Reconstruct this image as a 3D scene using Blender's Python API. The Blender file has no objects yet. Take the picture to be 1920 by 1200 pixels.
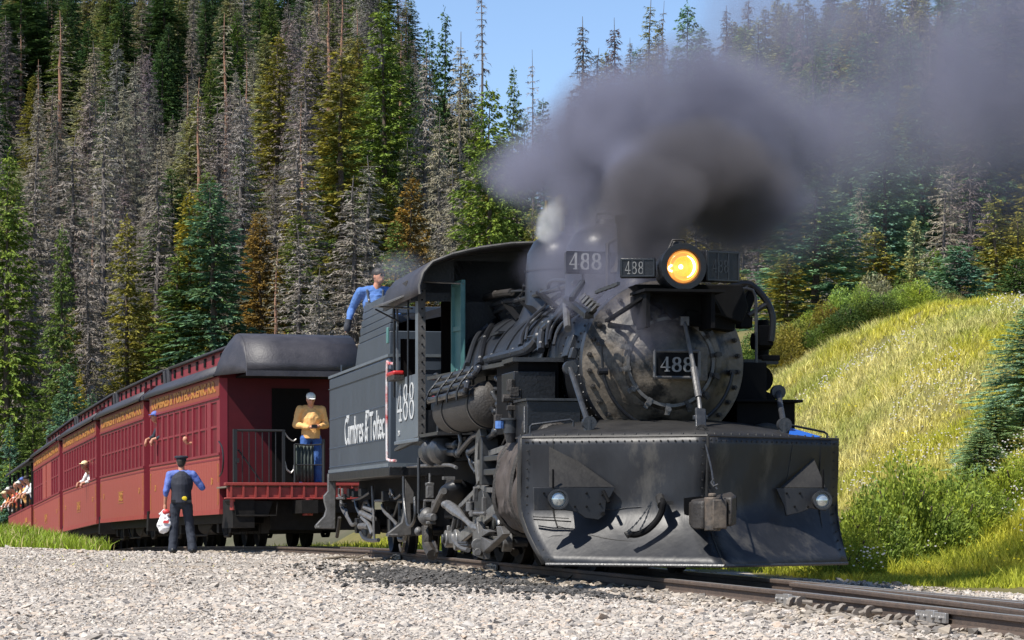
import bpy, bmesh, math, random
import numpy as np
from mathutils import Vector, Matrix, noise as mnoise
random.seed(7); np.random.seed(7)
RAD = math.radians
scene = bpy.context.scene
COL = scene.collection

# ------------------------------------------------------------------ camera, sky, sun, exposure
# telephoto from a low viewpoint: focal 5236 px on a 1920 px wide picture, eye 0.64 m above the rail top
F, HY, CH = 5236.0, 960.0, 0.64
cam = bpy.data.cameras.new('camera'); cam_o = bpy.data.objects.new('camera', cam); COL.objects.link(cam_o)
cam_o.location = (0, 0, CH); cam_o.rotation_euler = (RAD(90), 0, 0)
cam.sensor_width = 36; cam.lens = F/1920*36; cam.shift_y = (HY-600)/1920
cam.clip_start = 0.5; cam.clip_end = 4000
scene.camera = cam_o

SUN_EL = 54.0; SUN_AZ = 52.0        # light travels towards +Y, turned 52 degrees to the right
lx, ly, lz = math.sin(RAD(SUN_AZ))*math.cos(RAD(SUN_EL)), math.cos(RAD(SUN_AZ))*math.cos(RAD(SUN_EL)), -math.sin(RAD(SUN_EL))
world = bpy.data.worlds.new('World'); scene.world = world; world.use_nodes = True
wn = world.node_tree; wn.nodes.clear()
sky = wn.nodes.new('ShaderNodeTexSky'); sky.sky_type = 'NISHITA'; sky.sun_disc = False
sky.sun_elevation = RAD(SUN_EL); sky.sun_rotation = math.atan2(-lx, -ly)
sky.altitude = 3000; sky.air_density = 1.0; sky.dust_density = .3; sky.ozone_density = 2.0
wb = wn.nodes.new('ShaderNodeBackground'); wb.inputs['Strength'].default_value = 0.125
wo = wn.nodes.new('ShaderNodeOutputWorld')
wn.links.new(sky.outputs[0], wb.inputs[0]); wn.links.new(wb.outputs[0], wo.inputs[0])
sl = bpy.data.lights.new('sun', 'SUN'); sl.energy = 5.0; sl.angle = RAD(0.53); sl.color = (1.0, 0.95, 0.87)
sun = bpy.data.objects.new('sun', sl); COL.objects.link(sun)
sun.rotation_euler = Vector((lx, ly, lz)).to_track_quat('-Z', 'Y').to_euler(); sun.location = (-30, -20, 60)
scene.view_settings.view_transform = 'Standard'; scene.view_settings.look = 'None'
scene.view_settings.exposure = 0.55; scene.view_settings.gamma = 1.0
cy = scene.cycles
cy.use_denoising = True
cy.max_bounces = 6; cy.diffuse_bounces = 2; cy.glossy_bounces = 2; cy.transmission_bounces = 4; cy.volume_bounces = 1; cy.transparent_max_bounces = 8
cy.volume_step_rate = 2.5; cy.volume_max_steps = 160
cy.caustics_reflective = False; cy.caustics_refractive = False
cy.sample_clamp_indirect = 6

# ------------------------------------------------------------------ materials
MATS = {}
def mat(name, col, rough=0.6, metal=0.0, col2=None, nscale=6.0, contrast=0.5, bump=0.0, bscale=40.0, rvar=0.0, emit=None, estr=0.0,
        col3=None, n3=1.2, c3=0.55, spec=0.5, coord='Object', stretch=None, objcol=False, alpha=None, trans=0.0, sheen=0.0):
    m = bpy.data.materials.new(name); m.use_nodes = True; nt = m.node_tree; N = nt.nodes; L = nt.links
    b = N['Principled BSDF']
    b.inputs['Roughness'].default_value = rough; b.inputs['Metallic'].default_value = metal
    b.inputs['Specular IOR Level'].default_value = spec
    if trans: b.inputs['Transmission Weight'].default_value = trans
    c4 = (*col, 1)
    tc = N.new('ShaderNodeTexCoord'); vec = tc.outputs[coord] if coord != 'World' else None
    if coord == 'World':
        g = N.new('ShaderNodeNewGeometry'); vec = g.outputs['Position']
    if stretch:
        mp = N.new('ShaderNodeMapping'); mp.inputs['Scale'].default_value = stretch; L.new(vec, mp.inputs['Vector']); vec = mp.outputs[0]
    out = None
    if objcol:
        oi = N.new('ShaderNodeObjectInfo'); out = oi.outputs['Color']
    if col2 is not None:
        nz = N.new('ShaderNodeTexNoise'); nz.inputs['Scale'].default_value = nscale; nz.inputs['Detail'].default_value = 6; nz.inputs['Roughness'].default_value = 0.65
        L.new(vec, nz.inputs['Vector'])
        mr = N.new('ShaderNodeMapRange'); mr.inputs['From Min'].default_value = 0.5-contrast*0.3; mr.inputs['From Max'].default_value = 0.5+contrast*0.3
        L.new(nz.outputs['Fac'], mr.inputs['Value'])
        mx = N.new('ShaderNodeMix'); mx.data_type = 'RGBA'
        L.new(mr.outputs[0], mx.inputs['Factor'])
        if out is not None:
            mx.blend_type = 'MIX'; L.new(out, mx.inputs['A'])
            mm = N.new('ShaderNodeMix'); mm.data_type = 'RGBA'; mm.blend_type = 'MULTIPLY'; mm.inputs['Factor'].default_value = 1
            L.new(out, mm.inputs['A']); mm.inputs['B'].default_value = (*col2, 1); L.new(mm.outputs['Result'], mx.inputs['B'])
        else:
            mx.inputs['A'].default_value = c4; mx.inputs['B'].default_value = (*col2, 1)
        out = mx.outputs['Result']
        if rvar:
            mr2 = N.new('ShaderNodeMapRange'); mr2.inputs['To Min'].default_value = rough-rvar; mr2.inputs['To Max'].default_value = rough+rvar
            L.new(nz.outputs['Fac'], mr2.inputs['Value']); L.new(mr2.outputs[0], b.inputs['Roughness'])
    if col3 is not None:
        nz3 = N.new('ShaderNodeTexNoise'); nz3.inputs['Scale'].default_value = n3; nz3.inputs['Detail'].default_value = 8; nz3.inputs['Roughness'].default_value = 0.7
        L.new(vec, nz3.inputs['Vector'])
        mr3 = N.new('ShaderNodeMapRange'); mr3.inputs['From Min'].default_value = c3; mr3.inputs['From Max'].default_value = c3+0.12
        L.new(nz3.outputs['Fac'], mr3.inputs['Value'])
        mx3 = N.new('ShaderNodeMix'); mx3.data_type = 'RGBA'; L.new(mr3.outputs[0], mx3.inputs['Factor'])
        if out is not None: L.new(out, mx3.inputs['A'])
        else: mx3.inputs['A'].default_value = c4
        mx3.inputs['B'].default_value = (*col3, 1); out = mx3.outputs['Result']
    if out is not None: L.new(out, b.inputs['Base Color'])
    else: b.inputs['Base Color'].default_value = c4
    if bump:
        nb = N.new('ShaderNodeTexNoise'); nb.inputs['Scale'].default_value = bscale; nb.inputs['Detail'].default_value = 4
        L.new(vec, nb.inputs['Vector'])
        bp = N.new('ShaderNodeBump'); bp.inputs['Strength'].default_value = bump; bp.inputs['Distance'].default_value = 0.02
        L.new(nb.outputs['Fac'], bp.inputs['Height']); L.new(bp.outputs[0], b.inputs['Normal'])
    if emit:
        b.inputs['Emission Color'].default_value = (*emit, 1); b.inputs['Emission Strength'].default_value = estr
    MATS[name] = m
    return m

mat('black_iron', (.006,.0065,.008), .40, .0, (.014,.015,.018), 5, .8, .25, 30, .12, spec=.40)
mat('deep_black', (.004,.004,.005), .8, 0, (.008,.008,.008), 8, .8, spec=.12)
mat('plow_paint', (.007,.008,.0105), .46, .0, (.024,.025,.029), 1.9, .9, .35, 7, .10, col3=(.055,.052,.048), n3=2.6, c3=.545, spec=.42, stretch=(1,1,.45))
mat('plow_dull', (.013,.0125,.013), .52, .0, (.034,.032,.029), 3.0, .9, .3, 20, .1, spec=.3)
mat('boiler_jacket', (.013,.0145,.018), .36, 0, (.030,.032,.037), 3, .9, .25, 8, .12, col3=(.007,.007,.008), n3=1.5, c3=.55)
mat('smokebox_grey', (.018,.017,.016), .5, .1, (.20,.165,.125), 2.6, .8, .35, 25, .12, col3=(.005,.005,.005), n3=1.9, c3=.50)
mat('smokebox_rust', (.050,.036,.028), .7, .0, (.15,.12,.09), 5, .8, .3, 25, .1, col3=(.03,.027,.025), n3=2.6, c3=.5)
mat('pipe_grey', (.020,.022,.026), .36, .1, (.050,.052,.056), 12, .8, .15, 40, .12, spec=.4)
mat('rod_steel', (.26,.255,.25), .38, .35, (.07,.068,.065), 9, .9, .2, 40, .15)
mat('cast_grey', (.15,.147,.145), .45, .1, (.045,.042,.040), 6, .9, .3, 30, .1)
mat('dirty_iron', (.014,.012,.0105), .6, 0, (.038,.032,.027), 7, .9, .4, 40, .1)
mat('cylinder_lag', (.040,.031,.027), .7, 0, (.105,.088,.078), 5, .9, .8, 9, .1, col3=(.014,.011,.010), n3=6, c3=.53, stretch=(1,1,.4), spec=.3)
mat('tender_paint', (.034,.046,.064), .38, 0, (.052,.066,.088), 2.5, .8, .1, 8, .1, stretch=(1,1,.3), spec=.6)
mat('cab_paint', (.085,.105,.125), .45, 0, (.12,.14,.16), 4, .8, .15, 20, .1, spec=.55)
mat('grey_flange', (.035,.033,.032), .6, 0, (.10,.095,.09), 9, .8, .2, 30)
mat('green_sash', (.06,.16,.16), .45, 0, (.09,.21,.20), 8, .8)
mat('white_paint', (.60,.61,.60), .6, 0, (.30,.31,.32), 9, .8)
mat('number_white', (.36,.36,.35), .5, 0, (.36,.36,.36), 14, .6)
mat('outline_grey', (.24,.235,.22), .5, 0, (.14,.14,.14), 14, .6)
mat('seat_red', (.55,.02,.03), .45)
mat('rail_red', (.42,.02,.02), .35)
mat('pole_white_red', (.6,.58,.58), .5, 0, (.42,.04,.04), 3, .25)
mat('roof_black', (.020,.019,.024), .55, 0, (.045,.042,.050), 4, .8, .25, 30, .1)
mat('maroon_up', (.20,.017,.028), .42, 0, (.19,.015,.026), 5, .8, .05, 30)
mat('maroon_low', (.32,.062,.043), .48, 0, (.24,.042,.033), 3, .8, .08, 30, stretch=(1,1,.25), spec=.5)
mat('beam_red', (.32,.045,.035), .5, 0, (.22,.03,.025), 6, .8)
mat('gold', (.44,.19,.03), .55, 0, (.28,.11,.022), 20, .5)
mat('orange_band', (.25,.055,.025), .45, 0, (.2,.04,.02), 6, .6)
mat('window_glass', (.14,.011,.021), .35, 0, (.10,.007,.016), 3, .7, spec=.15)
mat('maroon_shade', (.075,.008,.012), .5, 0, (.055,.007,.010), 4, .8, spec=.2)  # darker maroon: the roof's shade on the end walls is put into the colour
mat('interior_dark', (.007,.006,.006), .9, spec=.1)
mat('truck_black', (.007,.0065,.006), .75, 0, (.018,.016,.015), 8, .8, spec=.15)
mat('rail_top', (.34,.33,.32), .35, .4, (.20,.19,.18), 30, .8)
mat('rail_side', (.055,.040,.032), .8, 0, (.11,.075,.055), 10, .8, .3, 60)
mat('tie_wood', (.12,.095,.07), .9, 0, (.20,.165,.125), 14, .9, .5, 30, stretch=(.3,3,3))
mat('stone_light', (.56,.53,.49), .9, 0, (.34,.32,.30), 1.1, .9, .3, 60, objcol=False, coord='World', col3=(.60,.47,.39), n3=7.3, c3=.62)
mat('stone_pale', (.68,.66,.62), .9, 0, (.5,.48,.45), 9, .9, .3, 60, coord='World')
mat('stone_dark', (.22,.21,.20), .9, 0, (.40,.33,.27), 4, .9, .3, 60, coord='World')
mat('skin', (.50,.24,.15), .5, 0, (.42,.19,.12), 20, .5)
mat('hair_dark', (.02,.014,.01), .6)
mat('hair_grey', (.35,.33,.30), .6)
mat('navy_cloth', (.012,.014,.024), .8, 0, (.02,.023,.036), 20, .6, .2, 60)
mat('navy_trousers', (.014,.018,.030), .8, 0, (.024,.03,.045), 20, .6, .3, 14)
mat('blue_shirt', (.11,.16,.40), .7, 0, (.07,.12,.42), 14, .7, .3, 20)
mat('denim_shirt', (.08,.18,.42), .8, 0, (.05,.13,.38), 14, .7, .4, 18)
mat('overalls', (.035,.045,.065), .85, 0, (.055,.068,.09), 14, .7, .3, 30)
mat('tan_jacket', (.80,.46,.17), .7, 0, (.66,.34,.11), 6, .7, .5, 12)
mat('jeans', (.04,.12,.36), .8, 0, (.03,.08,.26), 14, .7, .2, 30)
mat('cap_white', (.72,.70,.64), .7)
mat('glove_dark', (.03,.034,.045), .8)
mat('bag_white', (.80,.78,.78), .5)
mat('bag_red', (.55,.05,.05), .5)
mat('yellow_cloth', (.75,.55,.02), .6)
mat('leather_black', (.012,.012,.012), .4)
mat('canvas_green', (.035,.045,.042), .85, 0, (.055,.07,.062), 10, .7)
mat('chain_steel', (.28,.27,.26), .45, .6)
mat('black_rail', (.012,.013,.014), .5)
mat('deck_blue', (.015,.10,.42), .35)
mat('white_shirt', (.7,.68,.66), .7); mat('red_shirt', (.55,.08,.05), .7); mat('orange_shirt', (.7,.25,.07), .7); mat('straw_hat', (.75,.62,.36), .8)
mat('lens_glass', (.5,.55,.55), .08, .6, spec=.8)
mat('reflector_gold', (.95,.50,.12), .22, .85)
mat('lamp_lens', (1.0,.45,.08), .15, 0, emit=(1.0,.42,.09), estr=.42)
mat('lamp_bulb', (1,.8,.4), .3, 0, emit=(1.0,.66,.28), estr=6)
mat('brass', (.35,.24,.08), .35, .8)

# ------------------------------------------------------------------ mesh helpers
def link(o): COL.objects.link(o); return o
def tag(o, label=None, cat=None, group=None, kind=None):
    if label: o['label'] = label
    if cat: o['category'] = cat
    if group: o['group'] = group
    if kind: o['kind'] = kind
    return o
def empty(name, loc=(0,0,0), rot=(0,0,0)):
    o = bpy.data.objects.new(name, None); o.empty_display_size = .3; link(o); o.location = loc; o.rotation_euler = rot; return o
def basis(d):
    d = Vector(d).normalized(); a = Vector((0,0,1)) if abs(d.z) < .95 else Vector((1,0,0))
    x = d.cross(a).normalized(); y = d.cross(x).normalized(); return x, y, d

class MB:
    def __init__(s): s.v = []; s.f = []; s.m = []; s.cm = 0
    def _add(s, vs, fs):
        n = len(s.v); s.v += [tuple(p) for p in vs]; s.f += [[i+n for i in f] for f in fs]; s.m += [s.cm]*len(fs); return s
    def box(s, x0, x1, y0, y1, z0, z1):
        vs = [(x,y,z) for x in (x0,x1) for y in (y0,y1) for z in (z0,z1)]
        return s._add(vs, [(0,1,3,2),(4,6,7,5),(0,4,5,1),(2,3,7,6),(0,2,6,4),(1,5,7,3)])
    def cbox(s, c, sz, rot=None):
        h = [a/2 for a in sz]; R = rot if rot is not None else Matrix.Identity(3); c = Vector(c)
        vs = [c + R @ Vector((x,y,z)) for x in (-h[0],h[0]) for y in (-h[1],h[1]) for z in (-h[2],h[2])]
        return s._add(vs, [(0,1,3,2),(4,6,7,5),(0,4,5,1),(2,3,7,6),(0,2,6,4),(1,5,7,3)])
    def bar(s, p0, p1, w, h, up=(0,0,1)):
        p0, p1 = Vector(p0), Vector(p1); d = (p1-p0).normalized(); a = Vector(up)
        if abs(d.dot(a)) > .97: a = Vector((1,0,0))
        x = d.cross(a).normalized(); y = x.cross(d).normalized()
        vs = [p + x*i*w/2 + y*j*h/2 for p in (p0,p1) for i in (-1,1) for j in (-1,1)]
        return s._add(vs, [(0,1,3,2),(4,6,7,5),(0,4,5,1),(2,3,7,6),(0,2,6,4),(1,5,7,3)])
    def cyl(s, p0, p1, r0, r1=None, n=12, cap=True):
        r1 = r0 if r1 is None else r1; p0, p1 = Vector(p0), Vector(p1); x, y, d = basis(p1-p0)
        vs = [p + (x*math.cos(t)+y*math.sin(t))*r for p, r in ((p0,r0),(p1,r1)) for t in [2*math.pi*i/n for i in range(n)]]
        fs = [(i,(i+1)%n,n+(i+1)%n,n+i) for i in range(n)]
        if cap: fs += [tuple(range(n))[::-1], tuple(range(n,2*n))]
        return s._add(vs, fs)
    def tube(s, pts, r, n=8, radii=None, cap=True, closed=False):
        pts = [Vector(p) for p in pts]; k = len(pts); vs = []; X = None
        for i, p in enumerate(pts):
            if closed: d = (pts[(i+1)%k]-pts[i-1])
            else: d = (pts[min(i+1,k-1)]-pts[max(i-1,0)])
            if d.length < 1e-9: d = Vector((0,0,1))
            d.normalize()
            if X is None: X, _, _ = basis(d)
            X = (X - d*X.dot(d))
            if X.length < 1e-6: X, _, _ = basis(d)
            X.normalize(); Y = d.cross(X); rr = radii[i] if radii else r
            vs += [p + (X*math.cos(t)+Y*math.sin(t))*rr for t in [2*math.pi*j/n for j in range(n)]]
        fs = []
        for i in range(k if closed else k-1):
            a = i*n; b = ((i+1)%k)*n
            fs += [(a+j, a+(j+1)%n, b+(j+1)%n, b+j) for j in range(n)]
        if cap and not closed: fs += [tuple(range(n))[::-1], tuple(range((k-1)*n, k*n))]
        return s._add(vs, fs)
    def lathe(s, prof, o, axis, n=32, closed=False):
        # prof: list of (r, h) along axis from o
        o = Vector(o); x, y, d = basis(axis); vs = []
        for r, h in prof:
            vs += [o + d*h + (x*math.cos(t)+y*math.sin(t))*max(r,1e-4) for t in [2*math.pi*j/n for j in range(n)]]
        fs = []
        for i in range(len(prof)-1):
            a = i*n; b = (i+1)*n
            fs += [(a+j, a+(j+1)%n, b+(j+1)%n, b+j) for j in range(n)]
        return s._add(vs, fs)
    def prism(s, poly, vec):
        vec = Vector(vec); n = len(poly); a = [Vector(p) for p in poly]
        vs = a + [p+vec for p in a]
        return s._add(vs, [tuple(range(n))[::-1], tuple(range(n,2*n))] + [(i,(i+1)%n,n+(i+1)%n,n+i) for i in range(n)])
    def grid(s, rows, thick=None):
        # rows: list of lists of points -> sheet (optionally thickened along averaged normal by solid copy)
        R = len(rows); C = len(rows[0]); vs = [Vector(p) for r in rows for p in r]
        fs = [(i*C+j, i*C+j+1, (i+1)*C+j+1, (i+1)*C+j) for i in range(R-1) for j in range(C-1)]
        return s._add(vs, fs)
    def ell(s, c, r, n=12, m=8, rot=None):
        c = Vector(c); R = rot if rot is not None else Matrix.Identity(3); vs = []
        for i in range(m+1):
            ph = math.pi*i/m
            for j in range(n):
                t = 2*math.pi*j/n
                vs.append(c + R @ Vector((r[0]*max(math.sin(ph),.001)*math.cos(t), r[1]*max(math.sin(ph),.001)*math.sin(t), r[2]*math.cos(ph))))
        fs = [(i*n+j, (i+1)*n+j, (i+1)*n+(j+1)%n, i*n+(j+1)%n) for i in range(m) for j in range(n)]
        return s._add(vs, fs)
    def mesh(s, name, mats, ang=35):
        me = bpy.data.meshes.new(name); me.from_pydata(s.v, [], s.f)
        if not isinstance(mats, (list, tuple)): mats = [mats]
        for m in mats: me.materials.append(MATS[m])
        if len(mats) > 1: me.polygons.foreach_set('material_index', s.m)
        me.polygons.foreach_set('use_smooth', [True]*len(me.polygons)); me.update()
        me.set_sharp_from_angle(angle=RAD(ang))
        return me
    def build(s, name, mats, parent=None, bev=0, solid=0, ang=35, fixn=False):
        me = s.mesh(name, mats, ang)
        if fixn:
            bm = bmesh.new(); bm.from_mesh(me); bmesh.ops.recalc_face_normals(bm, faces=bm.faces); bm.to_mesh(me); bm.free()
        o = bpy.data.objects.new(name, me); link(o)
        if parent: o.parent = parent
        if solid:
            md = o.modifiers.new('s', 'SOLIDIFY'); md.thickness = solid; md.offset = 0
        if bev:
            md = o.modifiers.new('b', 'BEVEL'); md.width = bev; md.segments = 2; md.limit_method = 'ANGLE'; md.angle_limit = RAD(40)
        return o

def smooth_path(pts, k=5):
    pts = [Vector(p) for p in pts]; out = []; n = len(pts)
    if n < 3: return pts
    for i in range(n-1):
        p0 = pts[max(i-1,0)]; p1 = pts[i]; p2 = pts[i+1]; p3 = pts[min(i+2,n-1)]
        for j in range(k):
            t = j/k
            out.append(.5*((2*p1)+(-p0+p2)*t+(2*p0-5*p1+4*p2-p3)*t*t+(-p0+3*p1-3*p2+p3)*t**3))
    out.append(pts[-1]); return out

def text_obj(name, string, size, m, parent, mtx, xs=1.0, ext=.004, bold=0.0, shear=0.0, spacing=1.0):
    cu = bpy.data.curves.new(name, 'FONT'); cu.body = string; cu.size = size; cu.extrude = ext; cu.offset = bold; cu.shear = shear
    cu.align_x = 'CENTER'; cu.align_y = 'CENTER'; cu.space_character = spacing; cu.resolution_u = 3
    tmp = bpy.data.objects.new(name+'_tmp', cu); link(tmp)
    dg = bpy.context.evaluated_depsgraph_get(); me = bpy.data.meshes.new_from_object(tmp.evaluated_get(dg))
    bpy.data.objects.remove(tmp); bpy.data.curves.remove(cu)
    me.name = name; me.materials.clear(); me.materials.append(MATS[m]); me.transform(Matrix.Diagonal((xs,1,1,1)))
    o = bpy.data.objects.new(name, me); link(o); o.parent = parent; o.matrix_local = mtx
    return o

def place_mtx(o, right, up):
    r = Vector(right).normalized(); u = Vector(up).normalized(); n = r.cross(u)
    M = Matrix((r, u, n)).transposed().to_4x4(); M.translation = Vector(o); return M

# serif numerals built as ribbons (x right, y up, unit height)
def ribbon(mb, pts, ws, dep, O, X, Y):
    Z = X.cross(Y).normalized(); L = []; Rr = []; n = len(pts)
    for i in range(n):
        a = pts[max(i-1,0)]; b = pts[min(i+1,n-1)]; dx, dy = b[0]-a[0], b[1]-a[1]; l = math.hypot(dx,dy) or 1
        nx, ny = -dy/l, dx/l; w = ws[i]/2
        L.append((pts[i][0]+nx*w, pts[i][1]+ny*w)); Rr.append((pts[i][0]-nx*w, pts[i][1]-ny*w))
    P = lambda p, z: O + X*p[0] + Y*p[1] + Z*z
    for i in range(n-1):
        q = [L[i], Rr[i], Rr[i+1], L[i+1]]
        mb._add([P(p,dep) for p in q]+[P(p,0) for p in q], [(0,1,2,3),(0,3,7,4),(1,5,6,2),(0,4,5,1),(3,2,6,7)])
def digit(mb, d, O, X, Y, h, w, dep, th=.17):
    X = Vector(X).normalized()*w; Y = Vector(Y).normalized()*h; O = Vector(O)
    if d == '8':
        for cy_, ry, rx in ((.73,.235,.30),(.26,.26,.36)):
            pts = []; ws = []
            for i in range(19):
                t = 2*math.pi*i/18; pts.append((.5+rx*math.sin(t), cy_+ry*.9*math.cos(t))); ws.append(th*(.42+.75*abs(math.sin(t))**2))
            ribbon(mb, pts, ws, dep, O, X, Y)
    if d == '4':
        ribbon(mb, [(.62,.98),(.35,.62),(.06,.30)], [.07,.07,.08], dep, O, X, Y)
        ribbon(mb, [(.02,.29),(.98,.29)], [.08,.08], dep, O, X, Y)
        ribbon(mb, [(.66,1.0),(.66,.03)], [th,th], dep*1.1, O, X, Y)
        ribbon(mb, [(.42,.03),(.92,.03)], [.07,.07], dep*1.2, O, X, Y)
def number488(name, m, parent, O, X, Y, h, w, gap=1.1, dep=.006, th=.2):
    X = Vector(X).normalized()
    for i, d in enumerate('488'):
        mb = MB(); digit(mb, d, Vector(O)+X*(i*w*gap), X, Y, h, w, dep, th); mb.build('numeral', m, parent)

# ------------------------------------------------------------------ frames: a vehicle stands at O, turned by th; local x right, y back, z up
class Frame:
    def __init__(s, Ox, Oy, th, Oz=0.0):
        s.O = (Ox, Oy, Oz); s.th = th; s.B = (-math.sin(th), math.cos(th)); s.R = (math.cos(th), math.sin(th))
    def at(s, px, py, y=None, x=None):
        a = (px-960)/F; b = (HY-py)/F; Ox, Oy, Oz = s.O
        if y is None: y = (Ox+x*s.R[0]-a*(Oy+x*s.R[1]))/(a*s.B[1]-s.B[0])
        if x is None: x = (a*(Oy+y*s.B[1])-Ox-y*s.B[0])/(s.R[0]-a*s.R[1])
        z = Oy+y*s.B[1]+x*s.R[1]
        return Vector((x, y, CH+b*z-Oz))
    def on_boiler(s, px, py, r, vc=2.2):
        # point of the line of sight on a cylinder of radius r about the boiler axis
        Ox, Oy, Oz = s.O; c = Vector((-Ox*s.R[0]-Oy*s.R[1], -Ox*s.B[0]-Oy*s.B[1], CH-Oz-vc))
        a = (px-960)/F; b = (HY-py)/F; d = Vector((a*s.R[0]+s.R[1], a*s.B[0]+s.B[1], b))
        A = d.x**2+d.z**2; Bq = 2*(c.x*d.x+c.z*d.z); C = c.x**2+c.z**2-r*r; D = Bq*Bq-4*A*C
        t = (-Bq-math.sqrt(max(D,0)))/(2*A); p = c+d*t
        return Vector((p.x, p.y, p.z+vc))

# ------------------------------------------------------------------ track line and terrain
TY = [-30, -5, 17, 28.15, 38.5, 45.7, 49.2, 52.2, 60.2, 69.5, 78.5, 87, 96, 120, 160]
TX = [10.4, 7.0, 3.66, 1.77, -.22, -1.62, -2.78, -4.13, -6.50, -9.0, -11.40, -13.65, -16.1, -23, -35]
TZ = [0, 0, 0, 0, 0, 0, 0, 0, -.10, -.25, -.55, -.93, -1.35, -2.2, -3.0]
_tp = smooth_path([Vector((x, y, z)) for x, y, z in zip(TX, TY, TZ)], 12)
_py = np.array([p.y for p in _tp]); _px = np.array([p.x for p in _tp]); _pz = np.array([p.z for p in _tp])
def xc(y): return np.interp(y, _py, _px)
def zr(y): return np.interp(y, _py, _pz)
_al = np.concatenate([[0], np.cumsum(np.hypot(np.diff(_px), np.diff(_py)))])
def along(l):   # point and heading at arc length l
    x = np.interp(l, _al, _px); y = np.interp(l, _al, _py); z = np.interp(l, _al, _pz)
    x2 = np.interp(l+.5, _al, _px); y2 = np.interp(l+.5, _al, _py); z2 = np.interp(l+.5, _al, _pz)
    return Vector((x, y, z)), math.atan2(-(x2-x), (y2-y)), math.atan2(z2-z, .5)
def arc_at_y(y): return float(np.interp(y, _py, _al))
def sst(a, b, x):
    t = np.clip((x-a)/(b-a), 0, 1); return t*t*(3-2*t)
GP = [-6000, 500, 620, 700, 760, 800, 850, 900, 950, 1000, 1050, 1100, 1200, 1300, 1360, 1450, 1900, 6000]
GG = [.32, .32, .31, .29, .23, .175, .17, .155, .135, .10, .12, .17, .19, .18, .20, .22, .24, .25]
def snoise(x, y, s, seed=0):
    return (np.sin(x*1.7*s+seed)+np.sin(y*2.3*s+1.3*seed+x*.9*s)+np.sin((x-y)*1.1*s+2.1*seed)+np.sin((x*.6+y*1.9)*s*1.7+seed*.7))/4
def ground_h(x, y):
    x = np.asarray(x, float); y = np.asarray(y, float)
    d = (x-xc(y))*.97; base = zr(np.clip(y, -30, 160))-.19
    h = base + .06*sst(-.9, -1.5, d)
    # camera side: yard stays near level while the line falls away at the left
    side = sst(-1.6, -6, d); h = h*(1-side) + side*np.maximum(base, -.09-.13*sst(34, 19, y)-np.maximum(y-52, 0)*.014)
    h = h + .42*np.exp(-(((x+13.2)/5.5)**2+((y-68)/6.0)**2))*(d < -1.5)*sst(-1.5, -3.2, d)
    h = h + .06*snoise(x, y, .35, 1)*sst(2.2, 5, np.abs(d))
    h = h - .05*np.exp(-((d+3.4)/1.0)**2)*0
    # far side bank
    A = 3.9 + 1.9*sst(1.0, 6.5, x) - 1.4*sst(8.0, 13, x)
    fade = sst(20, 33, y)
    h = h + A*sst(4.6, 17.0, d)*fade + .22*snoise(x, y, .5, 4)*sst(5.5, 9, d)*fade + .07*snoise(x, y, 2.1, 8)*sst(5, 7, d)*fade
    px = 960+F*x/np.maximum(y, 30)
    h = h + (.02+.012*sst(0, 6, x))*np.minimum(np.maximum(y-66, 0), 360)*sst(8, 16, d)
    g = np.interp(px, GP, GG); z0 = np.interp(px, [600, 1300], [168, 150])
    up = np.minimum(np.maximum(y-z0, 0), 270) ; h = h + g*(np.sqrt(up**2+100)-10)
    h = h + 1.2*snoise(x, y, .05, 2)*sst(110, 170, y)
    return h

def lin(a, b, st): return list(np.arange(a, b, st))
XS = np.array([-420,-320,-250,-200,-160,-130,-105,-85,-70,-60,-50,-43,-37,-32,-28]+lin(-25, 22, .6)+[22,25,29,34,40,48,58,70,85,105,130,160,200,260,340,420.])
YS = np.array([-60,-40,-25,-15,-8]+lin(-3, 16, 1.6)+lin(16, 74, .6)+lin(74, 120, 1.6)+lin(120, 440, 6)+[440,480,540,620,720,850,1000.])
gx, gy = np.meshgrid(XS, YS); gz = ground_h(gx, gy)
nx_, ny_ = len(XS), len(YS)
idx = np.arange(nx_*ny_).reshape(ny_, nx_)
quads = np.stack([idx[:-1,:-1], idx[:-1,1:], idx[1:,1:], idx[1:,:-1]], -1).reshape(-1, 4)
cxm = gx.reshape(-1)[quads].mean(1); cym = gy.reshape(-1)[quads].mean(1); dm = (cxm-xc(cym))*.97
grassy = (dm > 3.0) | ((dm < -1.9) & (((cxm+13.4)/6.2)**2+((cym-67)/8.0)**2 < 1)) | (cym > 90)
forest = (cym > 92) | ((dm > 17.5) & (cym > 55))
def quad_mesh(name, V, Q, m):
    used = np.unique(Q); mp = -np.ones(V.shape[0], int); mp[used] = np.arange(len(used))
    me = bpy.data.meshes.new(name); me.from_pydata(V[used].tolist(), [], mp[Q].tolist()); me.materials.append(m)
    me.polygons.foreach_set('use_smooth', [True]*len(me.polygons)); me.update()
    return link(bpy.data.objects.new(name, me))
V3 = np.stack([gx.reshape(-1), gy.reshape(-1), gz.reshape(-1)], -1)
m_grav = mat('gravel_ground', (.40,.35,.295), .95, 0, (.21,.195,.175), 9, .9, .7, 60, coord='World', col3=(.30,.235,.165), n3=.35, c3=.55)
m_soil = mat('grass_soil', (.16,.13,.035), .95, 0, (.085,.085,.02), 2, .8, .5, 20, coord='World')
m_fl = mat('forest_floor', (.050,.055,.022), 1, 0, (.10,.085,.055), .5, .8, .6, 3, coord='World')
o = quad_mesh('gravel_yard', V3, quads[~grassy & ~forest], m_grav); tag(o, kind='structure')
o = quad_mesh('grass_bank', V3, quads[grassy & ~forest], m_soil); tag(o, kind='structure')
o = quad_mesh('forest_hillside', V3, quads[forest], m_fl); tag(o, kind='structure')

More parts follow.
